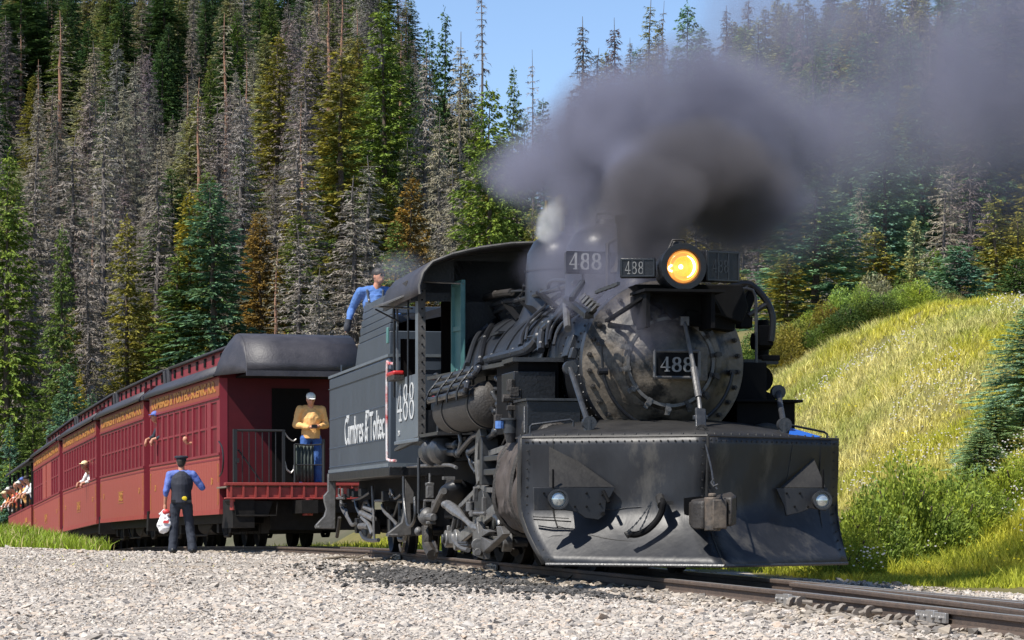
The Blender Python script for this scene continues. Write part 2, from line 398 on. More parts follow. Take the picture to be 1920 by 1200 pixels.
# --- sooty strip of fine ballast on the track bed
BD_X = [-1.9,-1.35,-1.05,-.62,-.40,.40,.6,1.0,1.7,2.6]; BD_Z = [0,0,-.118,-.122,-.150,-.150,-.122,-.125,-.165,-.19]
def bed_z(x, y, d):
    b = zr(y)+np.interp(d, BD_X[2:], BD_Z[2:]); return np.where(d < -1.35, ground_h(x, y), np.where(d < -1.05, ground_h(x, y)+(b-ground_h(x, y))*(d+1.35)/.3, b))
mb = MB(); rows = []
for y in np.arange(14, 92, 1.0):
    rows.append([(float(xc(y))+dx, y, (float(ground_h(xc(y)+dx, y))-.006 if dx < -1.2 else float(zr(y))+BD_Z[BD_X.index(dx)]+random.uniform(-.008,.008))) for dx in BD_X])
mb.grid(rows); mat('track_bed', (.20,.165,.13), .95, 0, (.46,.37,.27), 1.3, .9, .7, 50, coord='World')
tag(mb.build('track_bed', 'track_bed'), kind='structure')

# --- scattered stones (real small geometry, instanced)
def stone_scatter(name, pts, scl, mat_, label_kind='stuff', flat=.5):
    me = bpy.data.meshes.new(name); n = len(pts); me.vertices.add(n); me.vertices.foreach_set('co', pts.astype(np.float32).reshape(-1))
    at = me.attributes.new('scl', 'FLOAT_VECTOR', 'POINT')
    s3 = np.stack([scl*np.random.uniform(.75,1.35,n), scl*np.random.uniform(.7,1.1,n), scl*flat*np.random.uniform(.7,1.2,n)], -1)
    at.data.foreach_set('vector', s3.astype(np.float32).reshape(-1))
    ar = me.attributes.new('rot', 'FLOAT_VECTOR', 'POINT')
    r3 = np.stack([np.random.uniform(-.45,.45,n), np.random.uniform(-.45,.45,n), np.random.uniform(0,6.28,n)], -1)
    ar.data.foreach_set('vector', r3.astype(np.float32).reshape(-1))
    me.materials.append(mat_); o = link(bpy.data.objects.new(name, me))
    ng = bpy.data.node_groups.new(name, 'GeometryNodeTree'); ng.interface.new_socket('Geometry', in_out='INPUT', socket_type='NodeSocketGeometry'); ng.interface.new_socket('Geometry', in_out='OUTPUT', socket_type='NodeSocketGeometry')
    N = ng.nodes; L = ng.links; gi = N.new('NodeGroupInput'); go = N.new('NodeGroupOutput')
    jn = N.new('GeometryNodeJoinGeometry')
    for k in range(6):
        ic = N.new('GeometryNodeMeshIcoSphere'); ic.inputs['Radius'].default_value = .5; ic.inputs['Subdivisions'].default_value = 1
        sp = N.new('GeometryNodeSetPosition'); nz = N.new('ShaderNodeTexNoise'); nz.noise_dimensions = '4D'; nz.inputs['W'].default_value = k*7.3; nz.inputs['Scale'].default_value = 2.2
        vm = N.new('ShaderNodeVectorMath'); vm.operation = 'SUBTRACT'; vm.inputs[1].default_value = (.5,.5,.5)
        vs = N.new('ShaderNodeVectorMath'); vs.operation = 'SCALE'; vs.inputs['Scale'].default_value = 1.5
        L.new(nz.outputs['Color'], vm.inputs[0]); L.new(vm.outputs[0], vs.inputs[0]); L.new(ic.outputs[0], sp.inputs['Geometry']); L.new(vs.outputs[0], sp.inputs['Offset'])
        sm = N.new('GeometryNodeSetMaterial'); sm.inputs['Material'].default_value = mat_; L.new(sp.outputs[0], sm.inputs['Geometry'])
        ti = N.new('GeometryNodeGeometryToInstance'); L.new(sm.outputs[0], ti.inputs[0]); L.new(ti.outputs[0], jn.inputs[0])
    ip = N.new('GeometryNodeInstanceOnPoints'); L.new(gi.outputs[0], ip.inputs['Points']); L.new(jn.outputs[0], ip.inputs['Instance']); ip.inputs['Pick Instance'].default_value = True
    a1 = N.new('GeometryNodeInputNamedAttribute'); a1.data_type = 'FLOAT_VECTOR'; a1.inputs['Name'].default_value = 'scl'; L.new(a1.outputs['Attribute'], ip.inputs['Scale'])
    a2 = N.new('GeometryNodeInputNamedAttribute'); a2.data_type = 'FLOAT_VECTOR'; a2.inputs['Name'].default_value = 'rot'; L.new(a2.outputs['Attribute'], ip.inputs['Rotation'])
    ri = N.new('FunctionNodeRandomValue'); ri.data_type = 'INT'; ri.inputs['Min'].default_value if False else None
    for s_ in ri.inputs:
        if s_.type == 'INT' and s_.name == 'Max': s_.default_value = 5
        if s_.type == 'INT' and s_.name == 'Min': s_.default_value = 0
    L.new([q for q in ri.outputs if q.type == 'INT'][0], ip.inputs['Instance Index'])
    L.new(ip.outputs[0], go.inputs[0])
    md = o.modifiers.new('scatter', 'NODES'); md.node_group = ng
    tag(o, kind=label_kind); return o
def stone_mat(name, ramp, rough=.9):
    m = bpy.data.materials.new(name); m.use_nodes = True; N = m.node_tree.nodes; L = m.node_tree.links
    oi = N.new('ShaderNodeObjectInfo'); cr = N.new('ShaderNodeValToRGB'); cr.color_ramp.interpolation = 'LINEAR'
    e = cr.color_ramp.elements; e[0].position = 0; e[0].color = (*ramp[0], 1); e[1].position = 1; e[1].color = (*ramp[-1], 1)
    for i, c in enumerate(ramp[1:-1]): q = e.new((i+1)/(len(ramp)-1)); q.color = (*c, 1)
    L.new(oi.outputs['Random'], cr.inputs[0]); L.new(cr.outputs[0], N['Principled BSDF'].inputs['Base Color']); N['Principled BSDF'].inputs['Roughness'].default_value = rough
    return m
def scatter_pts(n, z0, z1, margin=1.12, power=1.0):
    u = np.random.rand(n)
    z = (z0**(1+power) + u*(z1**(1+power)-z0**(1+power)))**(1/(1+power)); a = np.random.uniform(-.19*margin, .19*margin, n)
    return a*z, z
sm1 = stone_mat('gravel_stone', [(.50,.45,.39),(.41,.365,.315),(.30,.265,.235),(.47,.415,.35),(.42,.33,.255),(.53,.49,.44),(.19,.17,.155),(.44,.39,.335),(.36,.325,.285)])
x1, y1 = scatter_pts(190000, 15.5, 29, power=.7); x2, y2 = scatter_pts(190000, 29, 60, power=.2)
X = np.concatenate([x1, x2]); Y = np.concatenate([y1, y2]); D = (X-xc(Y))*.97
k = (D < -.75-.25*np.random.rand(len(D))-np.where(Y < 31, .3+.5*np.random.rand(len(D)), 0)*(np.random.rand(len(D)) < .55)) | ((D > 1.3) & (D < 3.3) & (np.random.rand(len(D)) < .5) & (Y < 34))
den = .58+.75*snoise(X, Y*.7, .75, 3); k &= np.random.rand(len(X)) < np.clip(den+np.where(Y < 32, .25, 0), .1, 1)
X = X[k]; Y = Y[k]
S = np.random.gamma(2.4, .0076, len(X))+.010; S *= np.where(Y > 29, 1.1, 1.0)*(.85+.3*(snoise(X, Y, .7, 11) > .1))
DD = (X-xc(Y))*.97; P_ = np.stack([X, Y, np.where((DD > -1.5) & (DD < 0), np.maximum(bed_z(X, Y, DD), ground_h(X, Y)), ground_h(X, Y))+S*.12], -1)
stone_scatter('gravel', P_, S, sm1)
sm2 = stone_mat('ballast_stone', [(.20,.175,.15),(.34,.29,.23),(.11,.10,.09),(.42,.36,.29),(.17,.15,.13)])
Y = np.random.uniform(16, 56, 15000); Y = Y[(Y > 27) | (np.random.rand(len(Y)) < .8)]; D = np.random.uniform(-1.45, 2.6, len(Y)); X = xc(Y)+D
S = np.random.gamma(5, .009, len(X))+.012
stone_scatter('ballast', np.stack([X, Y, bed_z(X, Y, D)+S*.12], -1), S, sm2)

sm3 = stone_mat('cinder', [(.05,.048,.046),(.09,.085,.08),(.03,.03,.03),(.14,.13,.12)])
Y = np.random.normal(31.5, 3.2, 16000); D = -1.05-np.abs(np.random.normal(0, .75, 16000)); X = xc(Y)+D/.98
k = (Y > 24) & (Y < 41) & (snoise(X, Y, 1.6, 5)+np.random.normal(0, .3, len(X)) > -.1); X, Y = X[k], Y[k]; S = np.random.gamma(4, .006, len(X))+.01
stone_scatter('cinders', np.stack([X, Y, ground_h(X, Y)+S*.35+.012], -1), S, sm3)
# ------------------------------------------------------------------ railway track
track = empty('railway_track', (0,0,0)); tag(track, kind='structure')
def rail_mesh(name, off, y0, y1, parent, h=.0, step=1.0, dz=0, offf=None):
    prof = [(-.032,0),(.032,0),(.036,-.012),(.033,-.034),(.010,-.045),(.009,-.100),(.060,-.114),(.062,-.128),(-.062,-.128),(-.060,-.114),(-.009,-.100),(-.010,-.045),(-.033,-.034),(-.036,-.012)]
    mb = MB(); n = len(prof); ys = list(np.arange(y0, y1, step))+[y1]; vs = []; fs = []; ms = []
    for i, y in enumerate(ys):
        oo = off if offf is None else offf(y)
        sl_ = (float(xc(y+.3))-float(xc(y-.3)))/.6; nx = 1/math.hypot(1, sl_); ny = -sl_*nx
        for a, b in prof: vs.append((float(xc(y))+(oo+a)*nx, y+(oo+a)*ny, float(zr(y))+b+h+dz))
        if i:
            for j in range(n): fs.append(((i-1)*n+j, (i-1)*n+(j+1)%n, i*n+(j+1)%n, i*n+j)); ms.append(0 if j in (0,) else 1)
    fs.append(tuple(range(n))); ms.append(1); fs.append(tuple(range((len(ys)-1)*n, len(ys)*n))); ms.append(1)
    mb.v = vs; mb.f = [list(f) for f in fs]; mb.m = ms
    return mb.build(name, ['rail_top', 'rail_side'], parent, ang=25)
G2 = .457+.03
rail_mesh('rail', -G2, 2, 110, track); rail_mesh('rail', G2, 2, 110, track)
# rails of the turnout in front of the plow
rail_mesh('rail', 0, 4, 25.4, track, offf=lambda y: .30-.055*(25.4-y) if y > 19 else .30-.055*6.4-.085*(19-y))
rail_mesh('guard_rail', G2-.13, 19.5, 24.8, track)
# ties
tm = MB(); tm.box(-1.0, 1.0, -.11, .11, -.16, 0); tme = tm.mesh('tie', 'tie_wood')
l = arc_at_y(12); li = 0
while l < arc_at_y(90):
    p, th, gr = along(l); o = link(bpy.data.objects.new('tie', tme)); o.parent = track
    o.location = (p.x+random.uniform(-.04,.04), p.y, p.z-.131); o.rotation_euler = (random.uniform(-.01,.01), 0, th+random.uniform(-.02,.02)); l += .52*random.uniform(.95,1.05) if p.y < 62 else .9
# joint bars, braces and spike plates along the near rail
def on_rail(y, off):
    sl_ = (float(xc(y+.3))-float(xc(y-.3)))/.6; nx = 1/math.hypot(1, sl_); ny = -sl_*nx
    return Vector((float(xc(y))+off*nx, y+off*ny, float(zr(y)))), math.atan2(-sl_, 1)
for y, off in ((22.6,-G2),(18.9,-G2),(44.2,-G2),(36.0,-G2),(24.4,G2-.07),(22.0,G2-.07)):
    p, th = on_rail(y, off); mb = MB()
    mb.box(-.062, -.036, -.33, .33, -.10, -.03); mb.box(.036, .062, -.33, .33, -.10, -.03); mb.box(-.066,.066,-.09,.09,-.12,-.02)
    for k_ in (-.25,-.09,.09,.25): mb.cyl((-.085,k_,-.065), (-.06,k_,-.065), .018, n=6)
    o = mb.build('joint_bar', 'rail_top', track, bev=.004); o.location = p; o.rotation_euler = (0,0,th)
mat('brace_tan', (.26,.225,.19), .8, 0, (.14,.12,.10), 30, .8)
bm_ = MB(); bm_.cyl((-.10,-.012,-.088),(-.115,.018,-.080),.052,.046,9); bm_.cyl((-.02,0,-.075),(-.10,0,-.085),.025,n=8); bme = bm_.mesh('rail_brace', 'brace_tan')
for y in np.arange(19.3, 22.4, .36):
    p, th = on_rail(y, -G2-.03); o = link(bpy.data.objects.new('rail_brace', bme)); o.parent = track; o.location = p+Vector((0,0,-.01)); o.rotation_euler = (random.uniform(-.25,.25),random.uniform(-.3,.3),th+random.uniform(-.25,.25)); o.scale = (1,1,random.uniform(.8,1.1))
sp_ = MB(); sp_.box(-.10,.10,-.07,.07,-.006,.006)
for q in ((-.085,.04),(.085,-.04)): sp_.cyl((q[0],q[1],0),(q[0],q[1],.035),.014,n=6)
spe = sp_.mesh('tie_plate', 'rail_side')
# loose sticks and debris by the rail
for (y, dx, L_, a_) in ((42.5,-1.25,.9,.4),(45.0,-1.3,.7,-.2),(30.0,-1.05,.8,.5)):
    p, th = on_rail(y, dx); gz0 = float(ground_h(p.x, p.y)); mb = MB()
    mb.tube([(0,0,.03),(L_*.4,.1,.07),(L_*.75,.16,.05),(L_,.3,.13)], .02, 6, radii=[.028,.022,.018,.008]); mb.tube([(L_*.4,.1,.07),(L_*.6,-.1,.10)], .01, 5)
    o = mb.build('fallen_branch', 'tie_wood'); o.location = (p.x-.3, p.y, gz0); o.rotation_euler = (0,0,a_)
    tag(o, {42.5:'bare fallen branch lying by the rail below the tender', 45.0:'short bare branch on the gravel below the tender rear', 30.0:'pale broken branch on the gravel left of the plow bottom'}[y], 'branch')

# ================================================================== LOCOMOTIVE
EN = Frame(1.77, 28.15, .190)
loco = empty('steam_locomotive', (1.77, 28.15, 0), (0,0,.190))
tag(loco, 'black steam locomotive with wide sheet-iron snow plow, lit headlight and number 488', 'locomotive')
e = EN.at
VC = 2.19      # boiler axis height

# ---- plow
U0 = -.06
def plow_pt(t, p, off=0.0):
    fl = (max(0, .46-p)/.46)**1.5
    sa = -1.02*(1-abs(t)) - fl*(.62-.16*abs(t)) + .05*math.sin(math.pi*min(1, p*1.1))
    w = 1.64 - fl*(.15 if t < 0 else .05)
    return Vector((U0+t*w, sa-off, .13+1.25*p))
plow = empty('snow_plow'); plow.parent = loco
for sgn, nm in ((-1,'plow_sheet'),(1,'plow_sheet')):
    mb = MB(); ts = [sgn*i/14 for i in range(15)]; rows = []
    for i in range(17):
        p = i/16; rows.append([plow_pt(t, p)+Vector((0, (.020*math.sin(9*t+3*p+1.3*math.sin(5*t))+.014*math.sin(17*t-9*p)+.008*math.sin(31*t+14*p))*math.sin(math.pi*p), 0)) for t in ts])
    mb.grid(rows); o = mb.build(nm, 'plow_paint', plow, solid=.02, ang=60)
# return sheets at both ends (turned backwards)
for sgn in (-1,1):
    mb = MB(); rows = []
    for i in range(9):
        p = i/8; a = plow_pt(sgn, p); rows.append([a, a+Vector((sgn*.015,.10,0)), a+Vector((-sgn*.03,.20,.0))])
    mb.grid(rows); mb.build('end_sheet', 'plow_dull', plow, solid=.02)
# bottom cutting edge, nose strip and top lip
mb = MB()
for sgn in (-1,1): mb.tube([plow_pt(sgn*i/10, 0)+Vector((0,0,-.004)) for i in range(11)], .018, 6)
mb.build('cutting_edge', 'pipe_grey', plow)
mb = MB(); mb.tube([plow_pt(0, i/12, .004) for i in range(13)], .014, 6); mb.build('nose_seam', 'plow_dull', plow)
mb = MB()
for sgn in (-1,1): mb.tube([plow_pt(sgn*i/10, 1) for i in range(11)], .016, 6)
mb.build('top_lip', 'plow_dull', plow)
mb = MB()
for sgn in (-1,1):
    for i in range(26):
        for p_, o_ in ((.965,.012),): c_ = plow_pt(sgn*(i+.5)/26, p_, .008); mb.cyl(c_, c_+Vector((0,-.012,0)), .012, .008, 6)
    for i in range(16): c_ = plow_pt(sgn*.025, (i+.5)/16, .008); mb.cyl(c_, c_+Vector((0,-.012,0)), .011, .008, 6)
    for i in range(14): c_ = plow_pt(sgn*.97, (i+.5)/14, .008); mb.cyl(c_, c_+Vector((0,-.012,0)), .011, .008, 6)
tag(mb.build('rivets', 'plow_dull', plow), kind='stuff')
for (t0,p0_,t1,p1_) in ((-.62,.42,-.10,.47),(-.34,.17,-.16,.21),(.25,.10,.52,.30),(-.98,.20,-.70,.24),(.60,.62,.64,.95)):
    mb = MB(); mb.tube([plow_pt(t0+(t1-t0)*i/8, p0_+(p1_-p0_)*i/8+.008*math.sin(i*2.3), .006) for i in range(9)], .004, 4); mb.build('scratch', 'pipe_grey', plow)
# vertical crease plates near both ends, welded seams
for t in (-.83, .86):
    mb = MB(); mb.tube([plow_pt(t, .28+.72*i/8, .006) for i in range(9)], .007, 5); mb.build('seam', 'plow_dull', plow)
mb = MB(); mb.tube([plow_pt(-.83+.75*i/10, .30-.12*math.sin(i*.3), .004) for i in range(11)], .004, 4); mb.build('seam', 'plow_dull', plow)
# deck above the plow
rows = []
for j, (q, yy) in enumerate(((0,None),(.25,None),(.6,None),(1,.95))):
    row = []
    for i in range(17):
        t = -1+i/8; a = plow_pt(t, 1)+Vector((0,0,.004))
        back = Vector((U0+t*1.52, .98, 1.40+.20*max(0, 1-abs(t)**3.2)))
        row.append(a.lerp(back, q)+Vector((0,0,.03*math.sin(math.pi*q)*(1-abs(t)))))
    rows.append(row)
mb = MB(); mb.grid(rows); deck = mb.build('deck_plate', 'plow_dull', plow, solid=.015, ang=50)
mb = MB()
for i in range(33):
    t = -1+i/16; a = plow_pt(t, 1)+Vector((0,.06,.02)); mb.cyl(a, a+Vector((0,0,.016)), .014, .009, 6)
tag(mb.build('rivets', 'plow_dull', plow), kind='stuff')
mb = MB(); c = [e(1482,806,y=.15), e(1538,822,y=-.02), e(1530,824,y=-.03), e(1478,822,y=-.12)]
mb.prism([v+Vector((0,0,.01)) for v in c], (0,0,.012)); mb.build('blue_sheet', 'deck_blue', plow)  # thin saturated blue sheet on the right of the deck

# ditch light brackets with sloping cover plates
for side in (0,1):
    yb = -.56 if side == 0 else -.50
    if side == 0:
        out = [(1000,914),(1153,914),(1146,930),(1137,940),(1134,966),(1122,975),(1097,971),(1082,960),(1060,957),(1002,957)]; tri = [(1030,826),(1030,913),(1151,913)]; lp = (1044,936); rr = .088
    else:
        out = [(1455,915),(1552,915),(1549,958),(1520,953),(1500,961),(1474,967),(1470,948)]; tri = [(1526,860),(1464,914),(1548,914)]; lp = (1538,938); rr = .085
    br = MB(); br.prism([e(x_,y_,y=yb) for x_, y_ in out], (0,.025,0)); bo = br.build('light_bracket', 'plow_paint', plow, bev=.005)
    mb = MB(); top = e(*tri[0], y=(-.10 if side == 0 else -.22))
    mb.prism([top, e(*tri[1], y=yb), e(*tri[2], y=yb)], (0,.015,.004)); mb.build('cover_plate', 'plow_dull', plow)
    mb = MB()
    bl = [(1020,925),(1060,925),(1100,925),(1100,950),(1130,928),(1078,950),(1125,945)] if side == 0 else [(1475,925),(1500,925),(1515,950),(1490,950)]
    for x_, y_ in bl: p_ = e(x_,y_,y=yb); mb.cyl(p_, p_+Vector((0,-.014,0)), .013, .011, 6)
    tag(mb.build('bolts', 'deep_black', plow), kind='stuff')
    dl = empty('ditch_light'); dl.parent = loco; c = e(*lp, y=yb-.02)
    mb = MB(); mb.lathe([(.0,.16),(.05,.16),(rr,.10),(rr,.0),(rr+.012,-.005),(rr+.012,-.03),(rr-.008,-.03),(rr-.012,-.005),(.02,.05),(0,.05)], c+Vector((0,-.06,0)), (0,1,0), 24); mb.build('lamp_case', 'pipe_grey', dl)
    mb = MB(); mb.lathe([(0,-.028),(rr*.5,-.022),(rr-.012,-.004)], c+Vector((0,-.06,0)), (0,1,0), 24); mb.build('lamp_glass', 'lens_glass', dl)
    mb = MB(); x_ = lp[0]-(13 if side == 0 else -11); mb.tube([e(x_-(-6 if side==0 else 6),880,y=yb-.02), e(x_-(-6 if side==0 else 6),916,y=yb-.02)], .012, 6); mb.build('marker_stem', 'deep_black', dl)
mb = MB(); a = e(1131,920,y=-.60); b = e(1142,942,y=-.66); mb.cyl(a, b, .018, n=8); mb.cyl(e(1131,963,y=-.56), e(1131,963,y=-.62), .02, n=8); mb.build('stud', 'deep_black', plow)
mb = MB(); mb.bar(e(1001,974,y=-.18), e(1070,978,y=-.42), .02,.012); mb.bar(e(1000,969,y=-.16), e(1066,972,y=-.40), .012,.008); mb.build('slot_bar', 'deep_black', plow)

# coupler in its pocket
cp = empty('coupler'); cp.parent = loco
mb = MB()
pk = [(1288,934),(1308,931),(1392,931),(1392,1000),(1330,1001),(1288,984)]
mb.prism([Vector((v.x, plow_pt(max(-1,min(1,(v.x-U0)/1.6)), .42).y-.02, v.z)) for v in [e(x_,y_,y=-1.0) for x_, y_ in pk]], (0,-.02,0)); mb.build('pocket', 'deep_black', cp)
mb = MB(); cz = .62
mb.box(-.25,-.05,-1.62,-1.0,cz-.11,cz+.12); mb.build('shank', 'dirty_iron', cp, bev=.02)
mb = MB(); mb.prism([(-.33,-1.38,cz-.13),(-.33,-1.52,cz-.15),(-.27,-1.62,cz-.15),(-.22,-1.60,cz-.13),(-.18,-1.40,cz-.11)], (0,0,.27)); mb.prism([(-.08,-1.36,cz-.10),(-.07,-1.62,cz-.12),(-.01,-1.70,cz-.12),(.06,-1.62,cz-.10),(.08,-1.38,cz-.06)], (0,0,.28)); mb.build('jaw', 'dirty_iron', cp, bev=.02, fixn=True)
mb = MB(); mb.cyl((-.17,-1.60,cz-.16),(-.17,-1.60,cz+.16),.080,n=18); mb.cyl((-.17,-1.60,cz+.16),(-.17,-1.60,cz+.20),.04,n=10); mb.box(-.19,-.05,-1.69,-1.50,cz-.14,cz+.14); mb.build('knuckle', 'smokebox_rust', cp, bev=.012)
mb = MB(); pts = [e(1322,826,y=-.98), e(1327,850,y=-1.1), e(1334,880,y=-1.35), e(1338,905,y=-1.55), e(1345,918,y=-1.76)]
mb.tube(smooth_path(pts,4), .009, 5); mb.tube([e(1338,898,y=-1.6),e(1333,905,y=-1.64),e(1338,912,y=-1.68),e(1346,908,y=-1.68)], .010, 5); mb.build('lift_chain', 'pipe_grey', cp)
# air hose and its chains
ah = empty('air_hose'); ah.parent = loco; ya = -.98
mb = MB(); pts = [e(1236,936,y=ya+.18), e(1243,942,y=ya), e(1240,960,y=ya), e(1230,978,y=ya), e(1213,994,y=ya), e(1195,1002,y=ya), e(1181,1002,y=ya)]
mb.tube(smooth_path(pts,5), .032, 10); mb.build('hose', 'deep_black', ah)
mb = MB(); mb.cyl(e(1237,932,y=ya+.16), e(1241,948,y=ya), .045, n=10); mb.cyl(e(1184,998,y=ya), e(1174,1004,y=ya), .036, n=10); mb.cbox(e(1255,943,y=ya+.08), (.07,.05,.035)); mb.build('hose_fitting', 'plow_dull', ah)
mb = MB()
for q0, q1 in (((1222,940),(1176,997)),((1222,940),(1200,993))):
    A_ = e(*q0, y=ya-.02); B_ = e(*q1, y=ya-.04); n_ = 12
    for i in range(n_):
        p = A_.lerp(B_, (i+.5)/n_)+Vector((0,0,-.03*math.sin(math.pi*(i+.5)/n_))); dd = (B_-A_).normalized()*.014
        mb.bar(p-dd, p+dd, .016 if i%2 else .007, .007 if i%2 else .016, (0,1,0))
mb.build('chain', 'pipe_grey', ah)
# grab irons on the deck and their sockets, brace rods
def tubes(name, m, lst, parent=loco):
    mb = MB()
    for pts, r in lst: mb.tube(pts, r, 8)
    return mb.build(name, m, parent)
tubes('grab_iron', 'pipe_grey', [([e(994,813,y=.35),e(994,800,y=.35),e(998,796,y=.35),e(1070,787,y=.2),e(1075,790,y=.2),e(1075,800,y=.2)], .012)])
tubes('grab_iron', 'black_iron', [([e(1480,808,y=.2),e(1482,797,y=.2),e(1545,810,y=.2),e(1551,814,y=.2),e(1551,824,y=.2)], .012)])
def ring(mb, c, r, t, axis=(0,1,0), n=18): mb.lathe([(r-t,-t),(r+t,-t),(r+t,t),(r-t,t),(r-t,-t)], c, axis, n)
for (a, b, s0, s1) in (((1069,690),(1104,797),1.0,.1),((1459,735),(1470,800),.9,.1)):
    mb = MB(); A_ = e(*a, y=s0); B_ = e(*b, y=s1); mb.tube([A_, B_], .030, 10); mb.cyl(A_+Vector((0,.05,0)), A_+Vector((0,-.03,0)), .075, n=16); mb.cyl(B_+Vector((-.0,0,-.10)), B_+Vector((0,0,.05)), .055, n=14); mb.cyl(B_+Vector((0,.04,.02)), B_+Vector((0,-.05,.02)), .07, n=14)
    mb.build('brace_rod', 'pipe_grey', loco)
mb = MB(); A_ = e(1283,602,y=.50); B_ = e(1301,690,y=.25); C_ = e(1313,772,y=-.05)
mb.tube([A_, B_], .022, 8); mb.tube([B_, e(1310,745,y=.05)], .036, 10); mb.tube([e(1310,745,y=.05), C_], .022, 8); mb.cbox(A_, (.09,.05,.09)); mb.build('brace_rod', 'cast_grey', loco)
mb = MB(); mb.bar(C_+Vector((0,0,.03)), e(1314,822,y=-.25), .11, .035, (0,1,0)); mb.cbox(e(1313,783,y=-.08), (.15,.06,.05)); mb.build('deck_post', 'pipe_grey', loco, bev=.01)
mb = MB(); p_ = e(1316,808,y=-.62); ring(mb, p_, .05, .014); mb.box(p_.x-.09,p_.x+.09,p_.y-.03,p_.y+.06,p_.z-.07,p_.z-.05); mb.tube([p_+Vector((.03,-.03,-.03)), p_+Vector((.16,-.05,-.045))], .012, 6); mb.build('chain_eye', 'dirty_iron', loco)

# ---- smokebox and front
sb = MB(); sb.lathe([(.845,1.12),(.845,3.05)], (0,0,VC), (0,1,0), 64); sb.build('smokebox', 'black_iron', loco)
sb = MB(); sb.lathe([(.80,1.02),(.865,1.02),(.872,1.04),(.872,1.15),(.846,1.16)], (0,0,VC), (0,1,0), 64); sb.build('smokebox_ring', 'boiler_jacket', loco)
fr = MB(); fr.lathe([(.865,1.02),(.80,1.005),(.70,.95),(.60,.84),(.545,.765),(.50,.755)], (0,0,VC), (0,1,0), 72); front = fr.build('smokebox_front', 'smokebox_grey', loco, ang=60)
fd = MB(); fd.lathe([(.505,.77),(.47,.70),(.45,.695),(.435,.70),(.42,.69),(.36,.645),(.25,.60),(.12,.575),(0,.57)], (0,0,VC), (0,1,0), 64); door = fd.build('smokebox_door', 'smokebox_grey', front, ang=50)
mb = MB(); ring(mb, Vector((0,.705,VC)), .452, .016, n=64); mb.build('door_rim', 'cast_grey', front)
dg_ = MB()
for i in range(14):
    t = 2*math.pi*(i+.35)/14; c = Vector((.495*math.cos(t), .70, VC+.495*math.sin(t))); rdir = Vector((math.cos(t),0,math.sin(t)))
    one = MB(); one.bar(c+rdir*.055, c-rdir*.065, .045, .035, (0,1,0)); one.cyl(c+Vector((0,.02,0)), c+Vector((0,-.075,0)), .022, n=8); one.cyl(c+Vector((0,-.05,0)), c+Vector((0,-.06,0)), .034, n=6); one.build('door_dog', 'cast_grey' if 4 < i < 11 else 'dirty_iron', front)
bm2 = MB(); bm2.cyl((0,0,0),(0,-.085,0),.016,n=7); bm2.cyl((0,0,0),(0,-.04,0),.027,n=6); bme2 = bm2.mesh('bolt', 'dirty_iron')
for i in range(30):
    t = 2*math.pi*(i+.5)/30
    o = link(bpy.data.objects.new('bolt', bme2)); o.parent = front; o.location = (.80*math.cos(t), 1.0, VC+.80*math.sin(t))
mb = MB(); mb.tube([Vector((.70*math.cos(t), .80, VC+.70*math.sin(t))) for t in [RAD(-172+164*i/24) for i in range(25)]], .020, 8)
for t in (RAD(-172), RAD(-90), RAD(-8)): c = Vector((.70*math.cos(t), .80, VC+.70*math.sin(t))); mb.cyl(c, c+Vector((0,.16,0)), .03, n=10)
A_ = Vector((.70*math.cos(RAD(-172)), .80, VC+.70*math.sin(RAD(-172)))); mb.tube([A_, A_+Vector((-.02,0,.30))], .014, 7); mb.cyl(A_+Vector((-.02,.12,.30)), A_+Vector((-.02,-.03,.30)), .032, n=10); mb.cyl(A_+Vector((-.05,0,0)), A_+Vector((.05,0,0)), .04, n=10)
mb.build('handrail', 'black_iron', loco)
# dark upper front under the headlight shelf, with a black block added to fill it
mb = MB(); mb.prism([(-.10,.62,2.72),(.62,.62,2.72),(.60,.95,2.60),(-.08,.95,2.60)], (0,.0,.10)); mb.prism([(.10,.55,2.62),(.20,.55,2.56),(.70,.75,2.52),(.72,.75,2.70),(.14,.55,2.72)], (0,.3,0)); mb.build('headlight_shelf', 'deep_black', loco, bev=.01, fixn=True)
mb = MB(); mb.prism([e(x_,y_,y=.60) for x_,y_ in ((1190,533),(1392,533),(1404,575),(1392,606),(1350,592),(1286,590),(1262,598),(1240,572),(1212,552))], (0,.34,0)); mb.build('front_dark_block', 'deep_black', loco, bev=.015, fixn=True)
# number plate on the door
np_ = empty('number_plate'); np_.parent = loco; c = e(1269,683,y=.42)
mb = MB(); w_, h_ = .235, .135; mb.box(c.x-w_,c.x+w_,c.y,c.y+.05,c.z-h_,c.z+h_); mb.build('plate', 'deep_black', np_)
mb = MB()
for (a,b) in (((-1,-1),(1,-1)),((1,-1),(1,1)),((1,1),(-1,1)),((-1,1),(-1,-1))): mb.tube([c+Vector((a[0]*w_,-.004,a[1]*h_)), c+Vector((b[0]*w_,-.004,b[1]*h_))], .017, 6)
mb.build('plate_frame', 'cast_grey', np_)
number488('numbers', 'outline_grey', np_, c+Vector((-.175,-.004,-.075)), (1,0,0), (0,0,1), .15, .108, 1.1, .008, .22)
mb = MB(); mb.box(c.x+.22,c.x+.34,c.y+.06,c.y+.10,c.z-.16,c.z+.18); mb.build('backing_plate', 'smokebox_grey', np_)
mb = MB(); mb.box(c.x-.10,c.x+.10,c.y+.04,c.y+.16,c.z-.07,c.z+.07); mb.build('plate_bracket', 'deep_black', np_)

